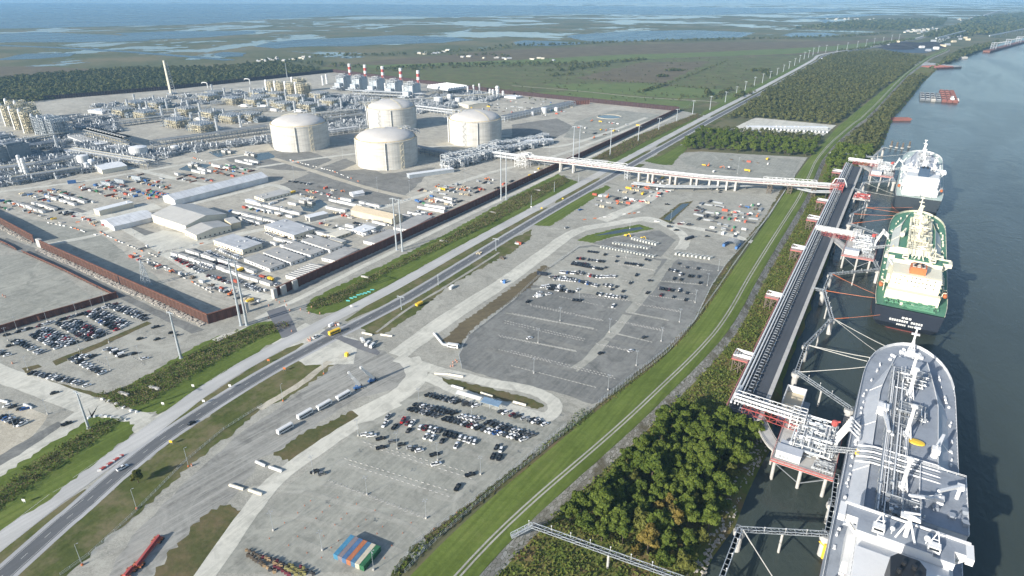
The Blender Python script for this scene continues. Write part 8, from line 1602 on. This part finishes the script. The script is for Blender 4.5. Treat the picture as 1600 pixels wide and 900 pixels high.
p = G(113,287); container('white and blue container standing alone in the left yard', p.x, p.y, 1.0, M['blue'], 9, None, 0, 4.5); p = G(847,430); container('dark blue container at the corner of the dark lot', p.x, p.y, .2, M['navy'], 9); p = G(945,307.5); container('pale grey container beside the highway verge', p.x,p.y,.3,M['lsteel'],12); p = G(1077,378-4); container('dark blue container across the access road from the blocks', p.x,p.y,1.2,M['navy'],12); p = G(1090,372); 
for px,py,m_,lb,a in ((542,557,M['yellow'],'yellow box at the junction gravel near the highway',.3),(788,443,M['blue'],'small blue hut beside the haul road',.4)): p = G(px,py); b = MB(); b.hexa([(-1.2,-1,0),(1.2,-1,0),(1.2,1,0),(-1.2,1,0),(-1.1,-.9,2.3),(1.1,-.9,2.3),(1.1,.9,2.6),(-1.1,.9,2.6)]); o = b.build('site_box', m_); o.location = (p.x,p.y,.4); tag(o, lb, 'box')
# ------------------------------------------------------------------ far houses and the coal terminal
HS = []
for nm, m_ in (('white',M['lsteel']),('pale',M['concrete']),('cream',M['offwhite'])):
    t = thing('house', 'house prototype in the store', 'house', (0,0,-500)); PROTO.append(t); b = MB(); b.gable(-8,8,-5,5,0,5,8,'x',0,0,.8); b.build('wall', m_, t); HS.append(t)
for t_, n, w in (("400,97 435,92",14,'in the hamlet at the marsh edge on the left'),("440,95 500,88",10,'in the hamlet behind the radio mast'),("650,84 700,80",16,'in the village row across the field'),("718,88 800,92",10,'in the scattered hamlet across the field'),("825,92 866,94",4,'alone by the pale field edge'),("1410,50 1452,46",22,'in the far settlement beside the highway'),("1292,30 1345,29",14,'in the farthest settlement on the left'),("1350,31 1410,29",10,'in the farthest settlement in the middle'),("1490,30 1565,30",16,'in the farthest settlement by the river'),("1455,45 1470,46",5,'near the distant highway bend'),("1425,48 1450,55",10,'in the far settlement nearest the coal yard')):
    (a, c) = S(t_)
    for i in range(n): u = R.random(); p = G(a[0]+(c[0]-a[0])*u, a[1]+(c[1]-a[1])*u+R.uniform(-2,2)); dup(R.choice(HS), (p.x,p.y,0), R.uniform(-.4,.8), f'tiny pale house {w}', None, f'houses {w}', (R.uniform(.5,1.1),R.uniform(.5,1.0),R.uniform(.5,.7)))
patch('coal_yard', GP("1380,76 1440,66 1478,68 1470,76 1448,83 1395,82"), M['black'], 6, 30, 6)
for i, (px,py,s) in enumerate(((1400,76,1.0),(1420,73,1.3),(1440,73,1.1),(1455,70,.9))): p = G(px,py); q = random.Random(i); b = MB(); b.lathe((0,0,0), [(70*s,0),(46*s,9*s),(12*s,15*s),(.5,15.5*s)], 18); b.v = [(x*(1+.25*math.sin(i+y*.03)),y*.55*(1+.2*math.cos(x*.05)),z) for x,y,z in b.v]; o = b.build('coal_pile', coal); o.location = tuple(p); tag(o, f'{ORD[i]} black coal heap from the left in the far coal yard', 'coal heap', 'coal heaps')
for i, (px,py) in enumerate(((1403,67),(1436,73),(1440,75),(1450,80),(1462,77),(1473,73),(1480,71),(1490,66),(1500,62),(1508,60),(1498,58),(1470,62),(1480,60),(1512,63),(1458,65),(1389,72))): p = G(px,py); t = thing('terminal_building', 'small pale building of the far coal terminal', 'building', tuple(p), R.uniform(0,1), 'coal terminal buildings'); b = MB(); q = R.uniform(6,14); b.gable(-q,q,-6,6,0,R.uniform(4,7),R.uniform(8,10),'x',0,0,.4); b.build('wall', R.choice((M['white'],M['lsteel'],M['tan'])), t)
for i, (a_, c_, lb) in enumerate((((1465,63),(1506,57),'long conveyor across the far coal terminal'),((1545,60),(1600,53),'conveyor running out to the far river dock'),((1480,62),(1460,70),'short conveyor over the coal yard'))):
    a, c = G(*a_), G(*c_); t = thing('conveyor', lb, 'conveyor', tuple(a)); b = MB(); b.bar(a+Vector((0,0,12)), c+Vector((0,0,28)), 6, 5); b.build('gallery', M['lsteel'], t, True); b = MB()
    for k in range(1,7): q = a.lerp(c,k/6.5); b.bar(q, q+Vector((0,0,12+16*k/6.5)), 2); 
    b.build('trestle', M['steel'], t, True)
a, c = G(1541,82,-2), G(1600,66,-2); t = thing('river_dock', 'far dark river dock with loading cranes at the right edge', 'dock', tuple(a)); b = MB(); d = (c-a).normalized(); n = Vector((-d.y,d.x,0)); b.hexa([a-n*12, c-n*12, c+n*12, a+n*12]+[q+Vector((0,0,7)) for q in (a-n*12, c-n*12, c+n*12, a+n*12)]); b.build('deck', M['rust'], t, True); b = MB()
for u in (.14,.5,.8): q = a.lerp(c,u); frame(b, q.x-9,q.x+9,q.y-9,q.y+9,5,30,2,2,3,1.5,0); b.bar(q+Vector((0,0,29)), q+n*-40+Vector((0,0,38)), 2.5)
b.build('loader_crane', M['steel'], t, True)
for t in PROTO:
    for c in list(t.children):
        for g in list(c.children): bpy.data.objects.remove(g)
        bpy.data.objects.remove(c)
    bpy.data.objects.remove(t)
# ================================================================== camera, light, air
cd = bpy.data.cameras.new('camera'); cam = bpy.data.objects.new('camera', cd); COL.objects.link(cam)
cd.sensor_width = 36; cd.lens = 36*1000/1600; cd.clip_end = 150000; cd.clip_start = 1
fwd = (FW*_c + Vector((0,0,-1))*_s); up = (FW*_s + Vector((0,0,1))*_c)
m = Matrix((RT, up, -fwd)).transposed().to_4x4(); m.translation = CAM; cam.matrix_world = m; SC.camera = cam
SAZ = math.radians(73.2); SEL = math.radians(22)
sd = Vector((-math.cos(SAZ)*math.cos(SEL), -math.sin(SAZ)*math.cos(SEL), math.sin(SEL)))   # towards the sun
sl = bpy.data.lights.new('sun', 'SUN'); sl.energy = 5.0; sl.angle = math.radians(.55); sl.color = (1,.945,.86)
so = bpy.data.objects.new('sun', sl); COL.objects.link(so); so.rotation_euler = sd.to_track_quat('Z', 'Y').to_euler(); so.location = (0,0,400)
w = bpy.data.worlds.new('World'); SC.world = w; w.use_nodes = True; nt = w.node_tree; nt.nodes.clear()
sk = nt.nodes.new('ShaderNodeTexSky'); sk.sky_type = 'NISHITA'; sk.sun_disc = False; sk.sun_elevation = SEL; sk.sun_rotation = math.atan2(sd.x, sd.y); sk.air_density = 1.0; sk.dust_density = 1.2; sk.ozone_density = 1.5
bg = nt.nodes.new('ShaderNodeBackground'); bg.inputs[1].default_value = .115; wo = nt.nodes.new('ShaderNodeOutputWorld')
nt.links.new(sk.outputs[0], bg.inputs[0]); nt.links.new(bg.outputs[0], wo.inputs[0])
hm = bpy.data.materials.new('haze'); hm.use_nodes = True; ht = hm.node_tree; ht.nodes.clear()
ho = ht.nodes.new('ShaderNodeOutputMaterial'); hv = ht.nodes.new('ShaderNodeVolumePrincipled'); hv.inputs['Color'].default_value = (.27,.52,.80,1); hv.inputs['Density'].default_value = 6.2e-5; hv.inputs['Anisotropy'].default_value = .0
ht.links.new(hv.outputs[0], ho.inputs['Volume'])
b = MB(); b.box(-62000, 62000, -4000, 54000, -10.5, CAM_H+6); hz = b.build('haze', hm); hz['kind'] = 'stuff'
cy = SC.cycles; cy.use_denoising = True; cy.max_bounces = 6; cy.diffuse_bounces = 3; cy.glossy_bounces = 3; cy.transmission_bounces = 2; cy.volume_bounces = 1; cy.transparent_max_bounces = 8
cy.use_adaptive_sampling = True; cy.adaptive_threshold = .02; cy.sample_clamp_indirect = 4
vs = SC.view_settings; vs.view_transform = 'Standard'; vs.look = 'None'; vs.gamma = 1; vs.use_curve_mapping = False; vs.exposure = .74
